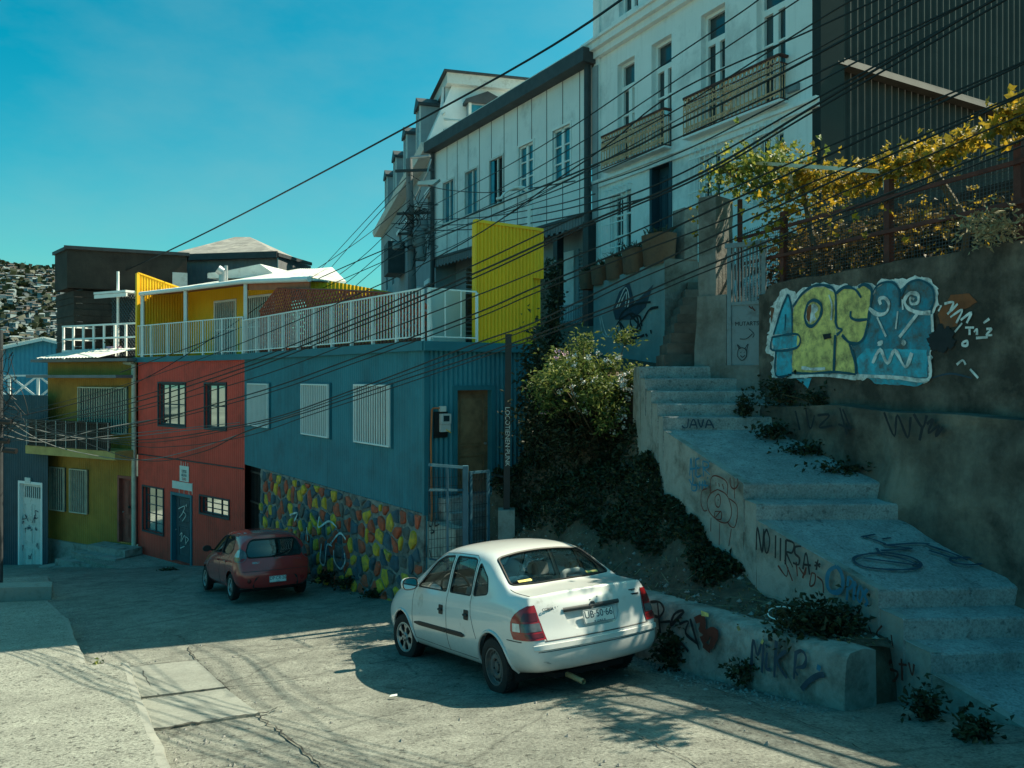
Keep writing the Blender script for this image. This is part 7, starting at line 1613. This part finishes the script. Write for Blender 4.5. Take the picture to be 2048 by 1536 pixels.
# flowering bush: stems, leaves in clumps, flower heads
BU = thing('flowering_bush', 'sunlit bush with white flower heads beside the top of the stairway', 'bush', P(1180,850,13))
r = random.Random(31); b = MB(); cl = []
BC = P(1185,800,13.0)
for i in range(46):
    c = P(min(1278,max(1070,r.gauss(1172,52))), r.gauss(768,36), 12.9+r.gauss(0,.35)); cl.append(c); a = V(BC.x+r.gauss(0,.15), 13.3, -1.35); b.tube([a, a*.4+c*.6+V(0,0,.06), c], [.018,.012,.005], 5)
b.build('stems', M['stem'], BU)
def bcl(sig): return lambda q: (lambda c: V(c.x+q.gauss(0,sig), c.y+q.gauss(0,sig), c.z+q.gauss(0,sig*.8)))(cl[q.randrange(len(cl))])
leafcloud(7000, bcl(.11), .085, seed=32, asp=.34).build('leaves', M['bush'], BU)
leafcloud(3600, lambda q: P(q.gauss(1158,52), q.gauss(842,40), 13.1+q.gauss(0,.25)), .09, seed=33, asp=.4).build('shade_toned_leaves', M['weed'], BU)  # dark weed colour stands in for shade low in the bush
f = MB()
for i in range(52):
    c = P(r.gauss(1205,38), r.gauss(775,38), 12.62+r.gauss(0,.12))
    for k in range(22):
        p = c+V(r.gauss(0,.026),r.gauss(0,.026),r.gauss(0,.022)); n_ = V(r.gauss(0,1),r.gauss(0,1),r.gauss(0,1)).normalized(); a = n_.orthogonal()*.013; e = n_.cross(a); f.add([p+a,p+e,p-a,p-e],[(0,1,2,3)])
fo = f.build('flower_heads', M['flower'], BU); fo['kind'] = 'stuff'
f = MB()
for c in (P(1117,703,12.9),P(1130,707,12.9),P(1112,716,12.9),P(1090,825,12.9)):
    for k in range(16): p = c+V(r.gauss(0,.025),r.gauss(0,.025),r.gauss(0,.02)); n_ = V(r.gauss(0,1),r.gauss(0,1),r.gauss(0,1)).normalized(); a = n_.orthogonal()*.014; e = n_.cross(a); f.add([p+a,p+e,p-a,p-e],[(0,1,2,3)])
f.build('pink_flower_heads', M['pinkf'], BU)
def shrub(name, label, cat, n, cen, size, m, seed, stems=None, group=None, asp=.5):
    t = thing(name, label, cat, cen(random.Random(1)), group)
    leafcloud(n, cen, size, seed=seed, asp=asp).build('leaves', m, t)
    q = random.Random(seed); b = MB(); base = stems
    for i in range(8): c = cen(q); b.tube([base, (base+c)/2+V(0,0,.03), c], [.012,.008,.004], 4)
    b.build('stems', M['stem'], t); return t
shrub('dark_shrub', 'dark shrub pressed against the teal side wall under the yellow screen', 'shrub', 2000, lambda q: P(q.gauss(1078,20), q.gauss(790,62), 14.4+q.gauss(0,.2)), .10, M['weed'], 41, P(1085,900,14.5))
shrub('climbing_ivy', 'ivy climbing the grey pier behind the yellow screen', 'ivy', 900, lambda q: P(1105+q.gauss(0,9)+ .03*abs(q.gauss(0,60)), q.uniform(520,730), 16.4+q.gauss(0,.1)), .10, M['weed'], 42, P(1105,740,16.5))
shrub('weed_clump', 'large dark leafy weed clump at the foot of the stair flank above the MIKE wall', 'weed', 1700, lambda q: P(q.gauss(1640,44), q.gauss(1252,24), 7.35+q.gauss(0,.14)), .065, M['ivy'], 43, P(1640,1290,7.4), asp=.6)
shrub('weed_clump', 'dark weeds growing at the bottom corner of the stairway beside the road', 'weed', 520, lambda q: P(q.gauss(1950,20), q.gauss(1470,20), 5.75+q.gauss(0,.1)), .06, M['ivy'], 44, P(1955,1500,5.7), asp=.6)
shrub('weed_clump', 'small weed tuft at the foot of the low wall close behind the white saloon', 'weed', 420, lambda q: P(q.gauss(1345,18), q.gauss(1300,20), 8.45+q.gauss(0,.05)), .07, M['ivy'], 45, P(1345,1330,8.4))
shrub('weed_clump', 'wispy weeds under the painted letters at the foot of the low wall', 'weed', 240, lambda q: P(q.gauss(1487,18), q.gauss(1342,12), 7.55+q.gauss(0,.05)), .06, M['ivy'], 46, P(1490,1358,7.5))
shrub('weed_clump', 'weeds hugging the left stair flank where it meets the end of the low wall', 'weed', 300, lambda q: P(q.gauss(1850,16), q.gauss(1412,18), 6.25+q.gauss(0,.08)), .06, M['ivy'], 47, P(1850,1440,6.2))
for i,(px,py,d,sxx,syy,n,lb) in enumerate(((1490,812,10.9,9,11,200,'dark weeds beside the upper stair treads under the gate sill'),(1545,862,10.4,20,9,300,'dark weed patch where the upper landing meets the mural wall'),(1620,905,9.9,36,10,420,'trailing weeds along the mural wall above the upper ramp'),(1700,940,9.3,34,8,300,'low weeds at the mural wall foot near the upper ramp end'),(1560,785,10.75,26,14,420,'dry tuft on the ledge just under the blue letter of the mural'),(1640,795,10.2,30,10,300,'thin weeds on the ledge below the yellow letters'))):
    shrub('weed_clump', lb, 'weed', n, (lambda px,py,d,a,c: lambda q: P(q.gauss(px,a), q.gauss(py,c), d+q.gauss(0,.08)))(px,py,d,sxx,syy), .06, M['ivy'], 50+i, P(px,py+20,d), asp=.6)
shrub('weed_clump', 'bright little weed sprouting between two pavement slabs', 'weed', 60, lambda q: P(q.gauss(196,6), q.gauss(1330,4), 9.66+q.gauss(0,.04)), .055, M['bush'], 60, P(196,1338,9.66))
shrub('weed_clump', 'tiny dark weed at the edge of the pavement before the red house', 'weed', 160, lambda q: P(q.gauss(338,10), q.gauss(1145,4), 23+q.gauss(0,.1)), .12, M['ivy'], 61, P(338,1152,23))
for i,(px,py,d) in enumerate(((700,1165,16.6),(660,1155,17.4),(755,1190,15.6))):
    shrub('weed_clump', ('dark weeds at the foot of the painted stones in the middle of the stone wall','weeds at the foot of the painted stones close to the red hatchback','weeds at the foot of the painted stones nearest the white saloon')[i], 'weed', 260, (lambda px,py,d: lambda q: P(q.gauss(px,18), q.gauss(py,6), d+q.gauss(0,.12)))(px,py,d), .09, M['ivy'], 70+i, P(px,py+10,d))
# rubble, straw and litter on the bank
r = random.Random(5); b = MB()
for i in range(1100):
    p = bank_pt(r, -.4, 3.3, 6.8, 15.5, 0, .01)
    if ivy_ok(p.x,p.y) and r.random() < .8: continue
    s = .008+.035*r.random()**4; q = [p+V(r.uniform(-1,1),r.uniform(-1,1),r.uniform(0,.9))*s for _ in range(6)]
    b.add([p+V(s,0,0),p+V(0,s,0),p+V(-s,0,0),p+V(0,-s,0),p+V(0,0,s*.8),p+V(0,0,-s)],[(0,1,4),(1,2,4),(2,3,4),(3,0,4),(1,0,5),(2,1,5),(3,2,5),(0,3,5)])
st_o = b.build('rubble', M['pebble']); st_o['kind'] = 'stuff'
b = MB()
for i in range(420):
    p = bank_pt(r, -.4, 3.2, 6.8, 15, .01, .05); t = V(r.gauss(0,1),r.gauss(0,1),r.gauss(0,.25)).normalized()*r.uniform(.05,.2); s = t.cross(V(0,0,1)).normalized()*.004; b.add([p-t-s,p+t-s,p+t+s,p-t+s],[(0,1,2,3)])
o_ = b.build('straw', M['dry']); o_['kind'] = 'stuff'
leafcloud(700, lambda q: bank_pt(q, .3, 3.2, 6.8, 11.5, .0, .03), .045, seed=77).build('dead_leaves', leafmat('dead_leaf', (.06,.04,.025), (.22,.15,.06), .1))['kind'] = 'stuff'
b = MB()
for i in range(26):
    p = bank_pt(r, 0, 2.6, 8.5, 14.5, .01, .05); s = .012+.016*r.random(); n_ = V(r.gauss(0,.6),r.gauss(0,.6),1).normalized(); a = n_.orthogonal().normalized()*s; e = n_.cross(a)*r.uniform(.5,1.4); b.add([p-a-e,p+a-e*.8,p+a*.9+e,p-a+e*.7],[(0,1,2,3)])
o_ = b.build('litter', M['offwhite']); o_['kind'] = 'stuff'
b = MB(); grit = random.Random(88)      # grit along the kerb, the wall foot and the joints
for i in range(2600):
    k = grit.random()
    if k < .4: u = grit.uniform(0,5.5); p = LW.pt(u, 0, .06+abs(grit.gauss(0,.22)))
    elif k < .75: y = grit.uniform(5,17); p = V(lerp_table(EDGE,y)+.10+abs(grit.gauss(0,.25)), y, 0)
    else: p = V(grit.uniform(-7,3), grit.uniform(5,16), 0)
    s_ = .006+.022*grit.random()**3; z = road_z(p.x,p.y)+wob(p.x,p.y)+.004; c = V(p.x,p.y,z)
    j = [grit.uniform(.5,1.2)*s_ for _ in range(5)]; b.add([c+V(j[0],0,0),c+V(0,j[1],0),c+V(-j[2],0,0),c+V(0,-j[3],0),c+V(0,0,j[4]*.8)],[(0,1,4),(1,2,4),(2,3,4),(3,0,4)])
o_ = b.build('road_grit', M['pebble']); o_['kind'] = 'stuff'
c = P(1562,1226,7.75); b = MB(); ring = [c+V(.125*math.cos(q), .11*math.sin(q), .035*math.sin(q+.6)) for q in [2*math.pi*i/28 for i in range(29)]]; b.tube(ring, .006, 6, False)
tag(b.build('wire_hoop', M['white']), 'thin white hoop lying on the bank next to dark weeds', 'hoop')
b = MB(); pp = RD.hit(787,1398); pz = road_z(pp.x,pp.y)+.03; b.add([V(pp.x-.04,pp.y-.02,pz),V(pp.x+.04,pp.y-.015,pz+.01),V(pp.x+.035,pp.y+.02,pz+.015),V(pp.x-.03,pp.y+.025,pz+.004)],[(0,1,2,3)]); tag(b.build('paper_scrap', M['paper']), 'small white paper scrap on the road in the shade of the white saloon', 'litter')
# ================================================================== poles and lamps
UP = thing('utility_pole', 'dark utility pole tangled with cables and boxes before the mansard house', 'pole', P(822,640,29)); b = MB(); b.tube([P(826,640,29),P(818,318,29)], [.17,.12], 10); b.build('shaft', M['greysheet'], UP, 60)
b = MB(); r = random.Random(9)
for y,l in ((345,.55),(430,.5),(470,.45)): p = P(822,y,29); b.bar(p+V(-l,-.2,0), p+V(l*1.6,-.2,.05), .09)
b.build('crossarm', M['gutter'], UP)
for k,(px,py,w,h) in enumerate(((838,474,.24,.36),(846,450,.2,.18),(842,505,.2,.3),(796,492,.2,.14))):
    c = P(px,py,28.8); b = MB(); b.lathe([(0,-h),(w*.8,-h),(w,-h*.8),(w,h*.7),(w*.7,h),(0,h)], 12, Matrix.Translation(c)); b.build('transformer', M['gate'], UP, 40)
b = MB()
for i in range(26):
    p = P(r.uniform(815,850), r.uniform(400,510), 28.7); q = [p+V(r.gauss(0,.35),r.gauss(0,.1),r.gauss(0,.35)) for _ in range(4)]; b.tube([V(*x) for x in catmull([tuple(x) for x in q],5)], .013, 4, False)
b.build('cable_loops', M['cable'], UP)
SLT = thing('street_lamp', 'single grey street lamp arm fixed to the dark utility pole', 'street lamp', P(822,330,28.9)); b = MB(); b.tube([P(822,315,28.8),P(838,314,28.6),P(860,312,28.2)], .05, 6); b.tube([P(828,400,28.8),P(855,345,28.2),P(862,318,28.2)], .03, 6); b.build('arm', M['steel'], SLT)
b = MB(); c = P(860,366,27.5); b.hexa([c+V(-.45,0,-.05),c+V(.1,-.1,-.08),c+V(.1,.25,-.08),c+V(-.45,.25,-.05),c+V(-.42,0,.06),c+V(.35,-.1,.12),c+V(.35,.25,.12),c+V(-.42,.25,.06)]); b.build('lamp_head', M['offwhite'], SLT)
DL = thing('street_lamp', 'white double-armed curved street lamp behind the yellow screen', 'street lamp', P(1060,600,19.5)); b = MB(); b.tube([P(1062,640,19.5),P(1060,385,19.5)], [.085,.07], 10); b.build('shaft', M['white'], DL, 60)
for sg,pts in ((-1,[(1060,392),(1050,380),(1030,377),(1012,384),(1000,398)]),(1,[(1060,392),(1054,378),(1044,374),(1034,376)])):
    b = MB(); b.tube([V(*p) for p in catmull([tuple(P(x,y,19.5)) for x,y in pts],4)], .03, 6); b.build('arm', M['white'], DL, 60); b = MB(); x,y = pts[-1]; c = P(x,y,19.5); b.prism([c+V(-.08,-.07,-.03),c+V(.06,-.07,.0),c+V(.04,-.07,.05),c+V(-.1,-.07,.02)], (0,.14,0)); b.build('lamp_head', M['white'], DL)
LP = thing('utility_pole', 'cable-laden utility pole cut off by the left picture edge', 'pole', P(3,1000,20)); b = MB(); b.tube([P(-2,1200,20),P(0,660,20)], [.09,.07], 10); b.build('shaft', M['gutter'], LP, 60); b = MB()
for i in range(26):
    p = P(r.uniform(-8,26), r.gauss(815,52), 19.8); q = [p+V(r.gauss(0,.18),r.gauss(0,.06),r.gauss(0,.2)) for _ in range(4)]; b.tube([V(*x) for x in catmull([tuple(x) for x in q],5)], .008, 4, False)
b.build('cable_loops', M['cable'], LP)
for px,py in ((5,880),(20,900),(10,842)): b = MB(); c = P(px,py,19.7); b.tube([c+V(-.16,0,0),c+V(.16,0,-.03)], .07, 8); b.build('junction_box', M['cable'], LP)
# ================================================================== overhead cables (each its own object)
def cable(pts, r=.011, m='cable', label=None):
    """pts: (px, py, depth) - a smooth hanging run through them"""
    q = [tuple(P(*p)) for p in pts]
    if len(q) == 2: a, c = V(*q[0]), V(*q[1]); q = [q[0], tuple((a+c)/2-V(0,0,.012*(a-c).length)), q[1]]
    b = MB(); b.tube([V(*p) for p in catmull(q, 10)], r, 5); return tag(b.build('overhead_cable', M[m]), label or 'black cable in the bundle sweeping down from upper right to the left-edge pole', 'cable', 'overhead cables')
cable([(1300,-40,14),(950,180,19),(330,505,30),(-60,672,38)], .026, label='lone thick cable crossing the open sky from top middle to the far left')
RL = [ # main bundle: right edge -> white house -> teal wall -> left pole
 ([(2100,-60,6.),(1645,50,9.5),(1343,190,12.5),(1150,335,15),(780,560,19),(280,760,22),(0,835,21)],.010),
 ([(2100,60,6.),(1670,89,9),(1513,172,11),(1343,256,12.5),(1150,346,15),(720,520,21),(500,620,28)],.016),
 ([(2100,90,6.2),(1642,142,9.3),(1378,266,12.3),(1150,365,15),(850,487,19),(500,640,27)],.012),
 ([(2100,20,6.4),(1640,162,9.3),(1530,220,10.3),(1343,312,12.5),(1150,381,15),(860,470,20),(810,480,28.5)],.012),
 ([(2100,-10,6.),(1640,193,9.),(1366,345,11.4),(1150,435,13.3),(948,530,15),(720,632,17.4),(494,724,19.5),(240,803,20.6),(5,855,20)],.016),
 ([(2100,40,5.8),(1640,205,8.9),(1404,345,11),(1150,456,13.2),(948,547,14.9),(720,643,17.3),(494,733,19.4),(240,812,20.5),(5,862,20)],.020),
 ([(2100,50,5.9),(1640,215,8.8),(1404,352,11),(1150,462,13.2),(948,556,14.9),(720,652,17.3),(494,741,19.4),(240,822,20.5),(5,850,20)],.016),
 ([(2100,120,5.7),(1640,300,8.6),(1404,403,10.8),(1240,476,12.3),(1070,544,13.8),(948,593,15),(720,679,17.3),(494,760,19.3),(240,828,20.5),(5,866,20)],.014),
 ([(2100,150,5.6),(1640,318,8.5),(1414,424,10.6),(1240,504,12.2),(1065,577,13.7),(948,628,14.8),(720,712,17.2),(494,790,19.2),(240,853,20.4),(5,878,20)],.018),
 ([(2100,185,5.6),(1670,345,8.3),(1429,447,10.5),(1240,518,12.1),(1065,588,13.6),(948,638,14.7),(720,722,17.1),(494,798,19.1),(240,858,20.4),(5,884,20)],.014),
 ([(2100,210,5.5),(1670,360,8.2),(1416,477,10.4),(1240,562,12),(1065,646,13.5),(948,688,14.6),(720,775,17),(494,848,19),(240,880,20.3),(5,852,20)],.016),
 ([(2100,250,5.5),(1670,391,8.1),(1404,505,10.4),(1240,574,11.9),(1065,655,13.4),(720,781,16.9),(494,852,19),(240,884,20.3),(5,830,20)],.012),
 ([(2100,268,5.4),(1670,429,8),(1404,535,10.3),(1240,605,11.8),(1015,690,13.6),(796,763,15.9),(620,822,17.8),(494,862,19),(400,905,19.6),(280,920,20.2),(130,870,20.4),(5,820,20)],.015),
 ([(2100,290,5.4),(1670,441,8),(1404,546,10.3),(1240,614,11.8),(1015,697,13.6),(796,772,15.9),(620,830,17.8),(494,872,19),(360,892,19.8),(240,888,20.3),(5,845,20)],.012)]
DEP = [(-50,20),(5,20),(240,19.2),(494,17.4),(720,14.8),(850,13.5),(948,13.1),(1065,12.5),(1240,11.5),(1404,10.4),(1640,8.6),(2100,5.6)]
SLOPE = {0:-160,1:-140,2:-73,3:-82,4:-62,5:-68,6:-52,7:100,8:102,9:163,10:165,11:206,12:257,13:270}
for i_, (p_, r_) in enumerate(RL):      # each run hangs in one upright plane between its two ends
    dA, dB = (5.4+.12*(i_ % 4), 28.6) if i_ < 4 else (5.3+.12*(i_ % 5), 20.)
    A2 = P(2100, SLOPE[i_], dA); B2 = P(p_[-1][0], p_[-1][1], dB); q_ = []
    for x, y, d in p_:
        k = (x-CX)/F; m_ = (B2.x-A2.x)/(B2.y-A2.y); dd = (A2.x-m_*A2.y)/(k-m_); q_.append((x, SLOPE[i_] if x == 2100 else y, dd))
    q0, q1 = P(*q_[0]), P(*q_[1]); e_ = q0+(q0-q1).normalized()*4.4       # on to the next pole up the hill, out of frame
    b = MB(); b.tube([V(*z_) for z_ in catmull([tuple(e_)]+[tuple(P(*z_)) for z_ in q_], 10)], r_*(.78 if i_ < 4 else .56), 5)
    tag(b.build('overhead_cable', M['cable']), 'black cable in the bundle sweeping down from upper right to the left-edge pole' if i_ > 3 else 'cable of the upper bundle running from upper right to the dark utility pole', 'cable', 'overhead cables')
GL = 'thin black wire from the top edge past the white house windows to the utility pole'
for p_,r_ in (([(1560,-40,11),(1503,10,11.5),(1343,118,13),(1150,250,15.2),(1000,340,19),(830,430,28)],.011),([(1640,-30,10),(1597,0,10.3),(1343,167,12.8),(1150,292,15),(960,400,20),(830,470,28)],.011),([(1760,-30,9.5),(1640,38,10.),(1343,225,12.6),(1150,326,15),(980,410,20),(830,480,28)],.011),([(1850,-30,9),(1640,95,9.8),(1400,215,12),(1150,352,15),(960,440,20),(830,490,28)],.009)): cable(p_, r_, 'cable', GL)
WL = 'wire strung from the dark utility pole leftward over the terrace roof'
for p_,r_ in (([(820,400,28.8),(720,480,27),(560,585,25),(280,762,22),(5,840,20)],.012),([(820,415,28.8),(740,500,27),(640,575,25),(494,650,23),(240,745,21)],.012),([(820,470,28.8),(760,510,28),(700,560,27),(640,600,26)],.012),([(820,478,28.8),(760,530,28),(690,590,27)],.012),([(818,350,28.8),(760,410,40),(640,540,60)],.02),([(818,365,28.8),(750,435,40),(645,555,60)],.02)): cable(p_, r_, 'cable', WL)
SGL = 'wire from the utility pole rising across the panelled house front'
for p_,r_ in (([(822,350,28.8),(870,375,27),(960,385,24),(1050,378,20),(1150,362,16)],.014),([(826,440,28.8),(960,435,24),(1100,412,18),(1190,388,15)],.014),([(826,450,28.8),(960,448,24),(1100,425,18),(1240,390,14)],.014),([(826,462,28.8),(960,458,24),(1100,440,18),(1300,395,13)],.016),([(826,520,28.8),(900,495,26),(1000,440,22),(1090,385,18),(1200,330,15)],.012)): cable(p_, r_, 'cable', SGL)
LG = 'pale sagging wire low across the olive and red walls from the left pole'
for p_ in ([(5,850,20),(60,875,20),(140,880,20.5),(250,868,21),(480,845,22)],[(10,835,20),(80,880,20),(160,905,20.4),(280,920,20.8),(400,895,20),(600,825,18)],[(10,840,20),(120,870,20.2),(215,877,20.5),(380,860,21),(480,850,21.5)],[(8,870,20),(90,884,20.2),(200,858,20.5),(300,840,21)]): cable(p_, .011, 'cablegrey', LG)
# ================================================================== far hillside with its houses
HT_ = [(-900,22),(-620,110),(-520,123),(-430,117),(-380,95),(-250,40),(0,-10),(600,-50)]
def hill_z(x, y):
    crest = 900; ry = (y-330)/(crest-330); top_ = lerp_table([(-1600,150),(-900,140),(-560,128),(-520,122),(-430,118),(-300,60),(0,-20),(900,-50)], x)
    s = max(0,min(1,ry)); s = s*s*(3-2*s)*.55+s*.45; return -50+(top_+50)*s+10*noise.noise(V(x*.006,y*.006,0))+4*noise.noise(V(x*.02,y*.02,4))
struct(grid('hill', mat('hill_scrub', (.035,.05,.045), 1, .5, .03, dirt=((.09,.10,.085), .5, .02)), -1300, 300, 300, 960, 20, hill_z))
hm = [mat('far_house_%s' % n_, c_, .8, .1, .05) for n_, c_ in (('white',(.27,.31,.32)),('grey',(.13,.15,.165)),('ochre',(.16,.15,.11)),('blue',(.07,.16,.20)),('rose',(.16,.12,.11)))]; hr = [mat('far_roof_%s' % n_, c_, .7, .15, .05) for n_, c_ in (('zinc',(.25,.29,.30)),('rust',(.12,.095,.08)),('dark',(.08,.09,.10)))]
r = random.Random(17); protos = []
for wi in range(5):
    for ri in range(3):
        w, d, h = r.uniform(2.,3.4), r.uniform(2,3), r.uniform(1.6,3.4); t = bpy.data.objects.new('hill_house', None); COL.objects.link(t); b = MB(); b.box(-w,w,-d,d,-6,h)
        for sx_ in (-.5,.1,.6): b.box(w*sx_-.35,w*sx_+.35,-d-.06,-d,h*.35,h*.35+1.,1)
        wl = b.build('wall', [hm[wi], M['dkframe']], t); b = MB(); e = .35; b.add([(-w-e,-d-e,h),(w+e,-d-e,h),(w+e,d+e,h),(-w-e,d+e,h),(-w-e,0,h+1.1),(w+e,0,h+1.1)],[(0,1,5,4),(2,3,4,5),(1,2,5),(3,0,4),(3,2,1,0)]); rf_ = b.build('roof', hr[ri], t); protos.append((t,wl,rf_))
HL = 'one of the countless small houses covering the far hillside'; n_h = 0; used = set(); tries = 0
while n_h < 285 and tries < 9000:
    tries += 1; y = 340+540*r.random()**.8; x = -(.656*y)+(.094*y)*r.random()
    x = (r.uniform(-14,124)-CX)/F*y
    k = (int((x/y)*F/5), int(y/11))
    if k in used: continue
    used.add(k); i = r.choices(range(15), weights=[4,2,1]+[3,2,2]+[2,1,1]+[1,1,1]+[2,1,1])[0]; t,wl,rf_ = protos[i]
    if n_h < 15: i = n_h; t,wl,rf_ = protos[i]; c = t; new = False
    else:
        c = t.copy(); COL.objects.link(c)
        for ch in (wl,rf_): q = ch.copy(); COL.objects.link(q); q.parent = c
    c.location = (x, y, hill_z(x,y)+.5); c.rotation_euler = (0,0,r.uniform(-.6,.6)); c['label'] = HL; c['category'] = 'house'; c['group'] = 'houses on the far hillside'; n_h += 1
b = MB(); rm = MB()
for i in range(1500):      # the rest of the hillside town, past counting
    y = 360+540*r.random(); x = (r.uniform(-420,180)-CX)/F*y; z = hill_z(x,y)+.3; w, d, h = r.uniform(1.6,3), r.uniform(1.6,2.6), r.uniform(1.4,3); q = r.uniform(-.6,.6); mi = r.randrange(4); c_, s_ = math.cos(q), math.sin(q)
    p = [V(x+a*c_-e*s_, y+a*s_+e*c_, z+k) for k in (-4,h) for a,e in ((-w,-d),(w,-d),(w,d),(-w,d))]; b.hexa(p, mi); rt_ = [V(x-w*c_,y-w*s_,z+h+1), V(x+w*c_,y+w*s_,z+h+1)]; b.add(p[4:]+rt_, [(0,1,5,4),(2,3,4,5),(1,2,5),(3,0,4)], 4+r.randrange(3))
o_ = b.build('hillside_town', hm[:4]+hr); o_['kind'] = 'stuff'
b = MB()
for i in range(2000):
    y = 340+600*r.random(); x = (r.uniform(-420,180)-CX)/F*y; z = hill_z(x,y); s = r.uniform(2,5)
    for k in range(5):
        c = V(x+r.gauss(0,s*.5),y+r.gauss(0,s*.5),z+abs(r.gauss(1.5,s*.5))); n_ = V(r.gauss(0,1),r.gauss(0,1),r.gauss(0,1)).normalized(); a = n_.orthogonal().normalized()*s*.8; e = n_.cross(a); b.add([c+a,c+e,c-a,c-e],[(0,1,2,3)])
o_ = b.build('hillside_trees', M['weed']); o_['kind'] = 'stuff'
WC = white_car(frame_matrix((.527,8.36,-3.235),2.0915,.16,.0))
RC_ = red_car(frame_matrix((-5.0,16.1,-4.50),2.16,.13,.04) @ Matrix.Scale(.93,4))
# ================================================================== camera, light
cam = bpy.data.cameras.new('camera'); co = bpy.data.objects.new('camera', cam); COL.objects.link(co)
co.rotation_euler = (math.radians(90), 0, 0); cam.sensor_width = 36; cam.lens = 36*F/2048; cam.shift_y = -(768-CY)/2048; cam.clip_start = .05; cam.clip_end = 6000
SC.camera = co
SUN = V(.925, .37, 1.23).normalized()
el = math.asin(SUN.z); az = math.atan2(SUN.x, SUN.y)
sun = bpy.data.lights.new('sun', 'SUN'); sun.energy = 5.0; sun.angle = math.radians(.5); sun.color = (1, .93, .70)
so = bpy.data.objects.new('sun', sun); COL.objects.link(so); so.rotation_euler = SUN.to_track_quat('Z', 'Y').to_euler()
w = bpy.data.worlds.new('World'); SC.world = w; w.use_nodes = True; N = w.node_tree.nodes; L = w.node_tree.links
sky = N.new('ShaderNodeTexSky'); sky.sky_type = 'NISHITA'; sky.sun_disc = False; sky.sun_elevation = el; sky.sun_rotation = az; sky.air_density = 1.0; sky.dust_density = 1.7; sky.ozone_density = 1.5
bg = N['Background']; bg.inputs['Strength'].default_value = .10
tint = N.new('ShaderNodeMix'); tint.data_type = 'RGBA'; tint.blend_type = 'MULTIPLY'; tint.inputs[0].default_value = 1; tint.inputs[7].default_value = (.58, 1.0, .82, 1)   # teal colour grade put into the sky
L.new(sky.outputs[0], tint.inputs[6]); hs = N.new('ShaderNodeHueSaturation'); hs.inputs['Saturation'].default_value = 1.40; L.new(tint.outputs[2], hs.inputs['Color']); cl = N.new('ShaderNodeTexNoise'); cl.inputs['Scale'].default_value = 2.2; cl.inputs['Detail'].default_value = 7; cl.inputs['Roughness'].default_value = .55   # thin veils of high cloud
tcw = N.new('ShaderNodeTexCoord'); mpw = N.new('ShaderNodeMapping'); mpw.inputs['Scale'].default_value = (1, 1, 2.2); mpw.inputs['Location'].default_value = (.3, .1, .25); L.new(tcw.outputs['Generated'], mpw.inputs[0]); L.new(mpw.outputs[0], cl.inputs['Vector'])
cr = N.new('ShaderNodeMapRange'); cr.inputs[1].default_value = .46; cr.inputs[2].default_value = .80; cr.inputs[4].default_value = .42; L.new(cl.outputs['Fac'], cr.inputs[0])
cm = N.new('ShaderNodeMix'); cm.data_type = 'RGBA'; L.new(cr.outputs[0], cm.inputs[0]); L.new(hs.outputs[0], cm.inputs[6]); cm.inputs[7].default_value = (1.9, 3.3, 3.3, 1); L.new(cm.outputs[2], bg.inputs[0])
SC.view_settings.view_transform = 'Standard'; SC.view_settings.look = 'None'; SC.view_settings.gamma = 1; SC.view_settings.exposure = .72
SC.cycles.max_bounces = 6; SC.cycles.transparent_max_bounces = 12; SC.cycles.use_denoising = True
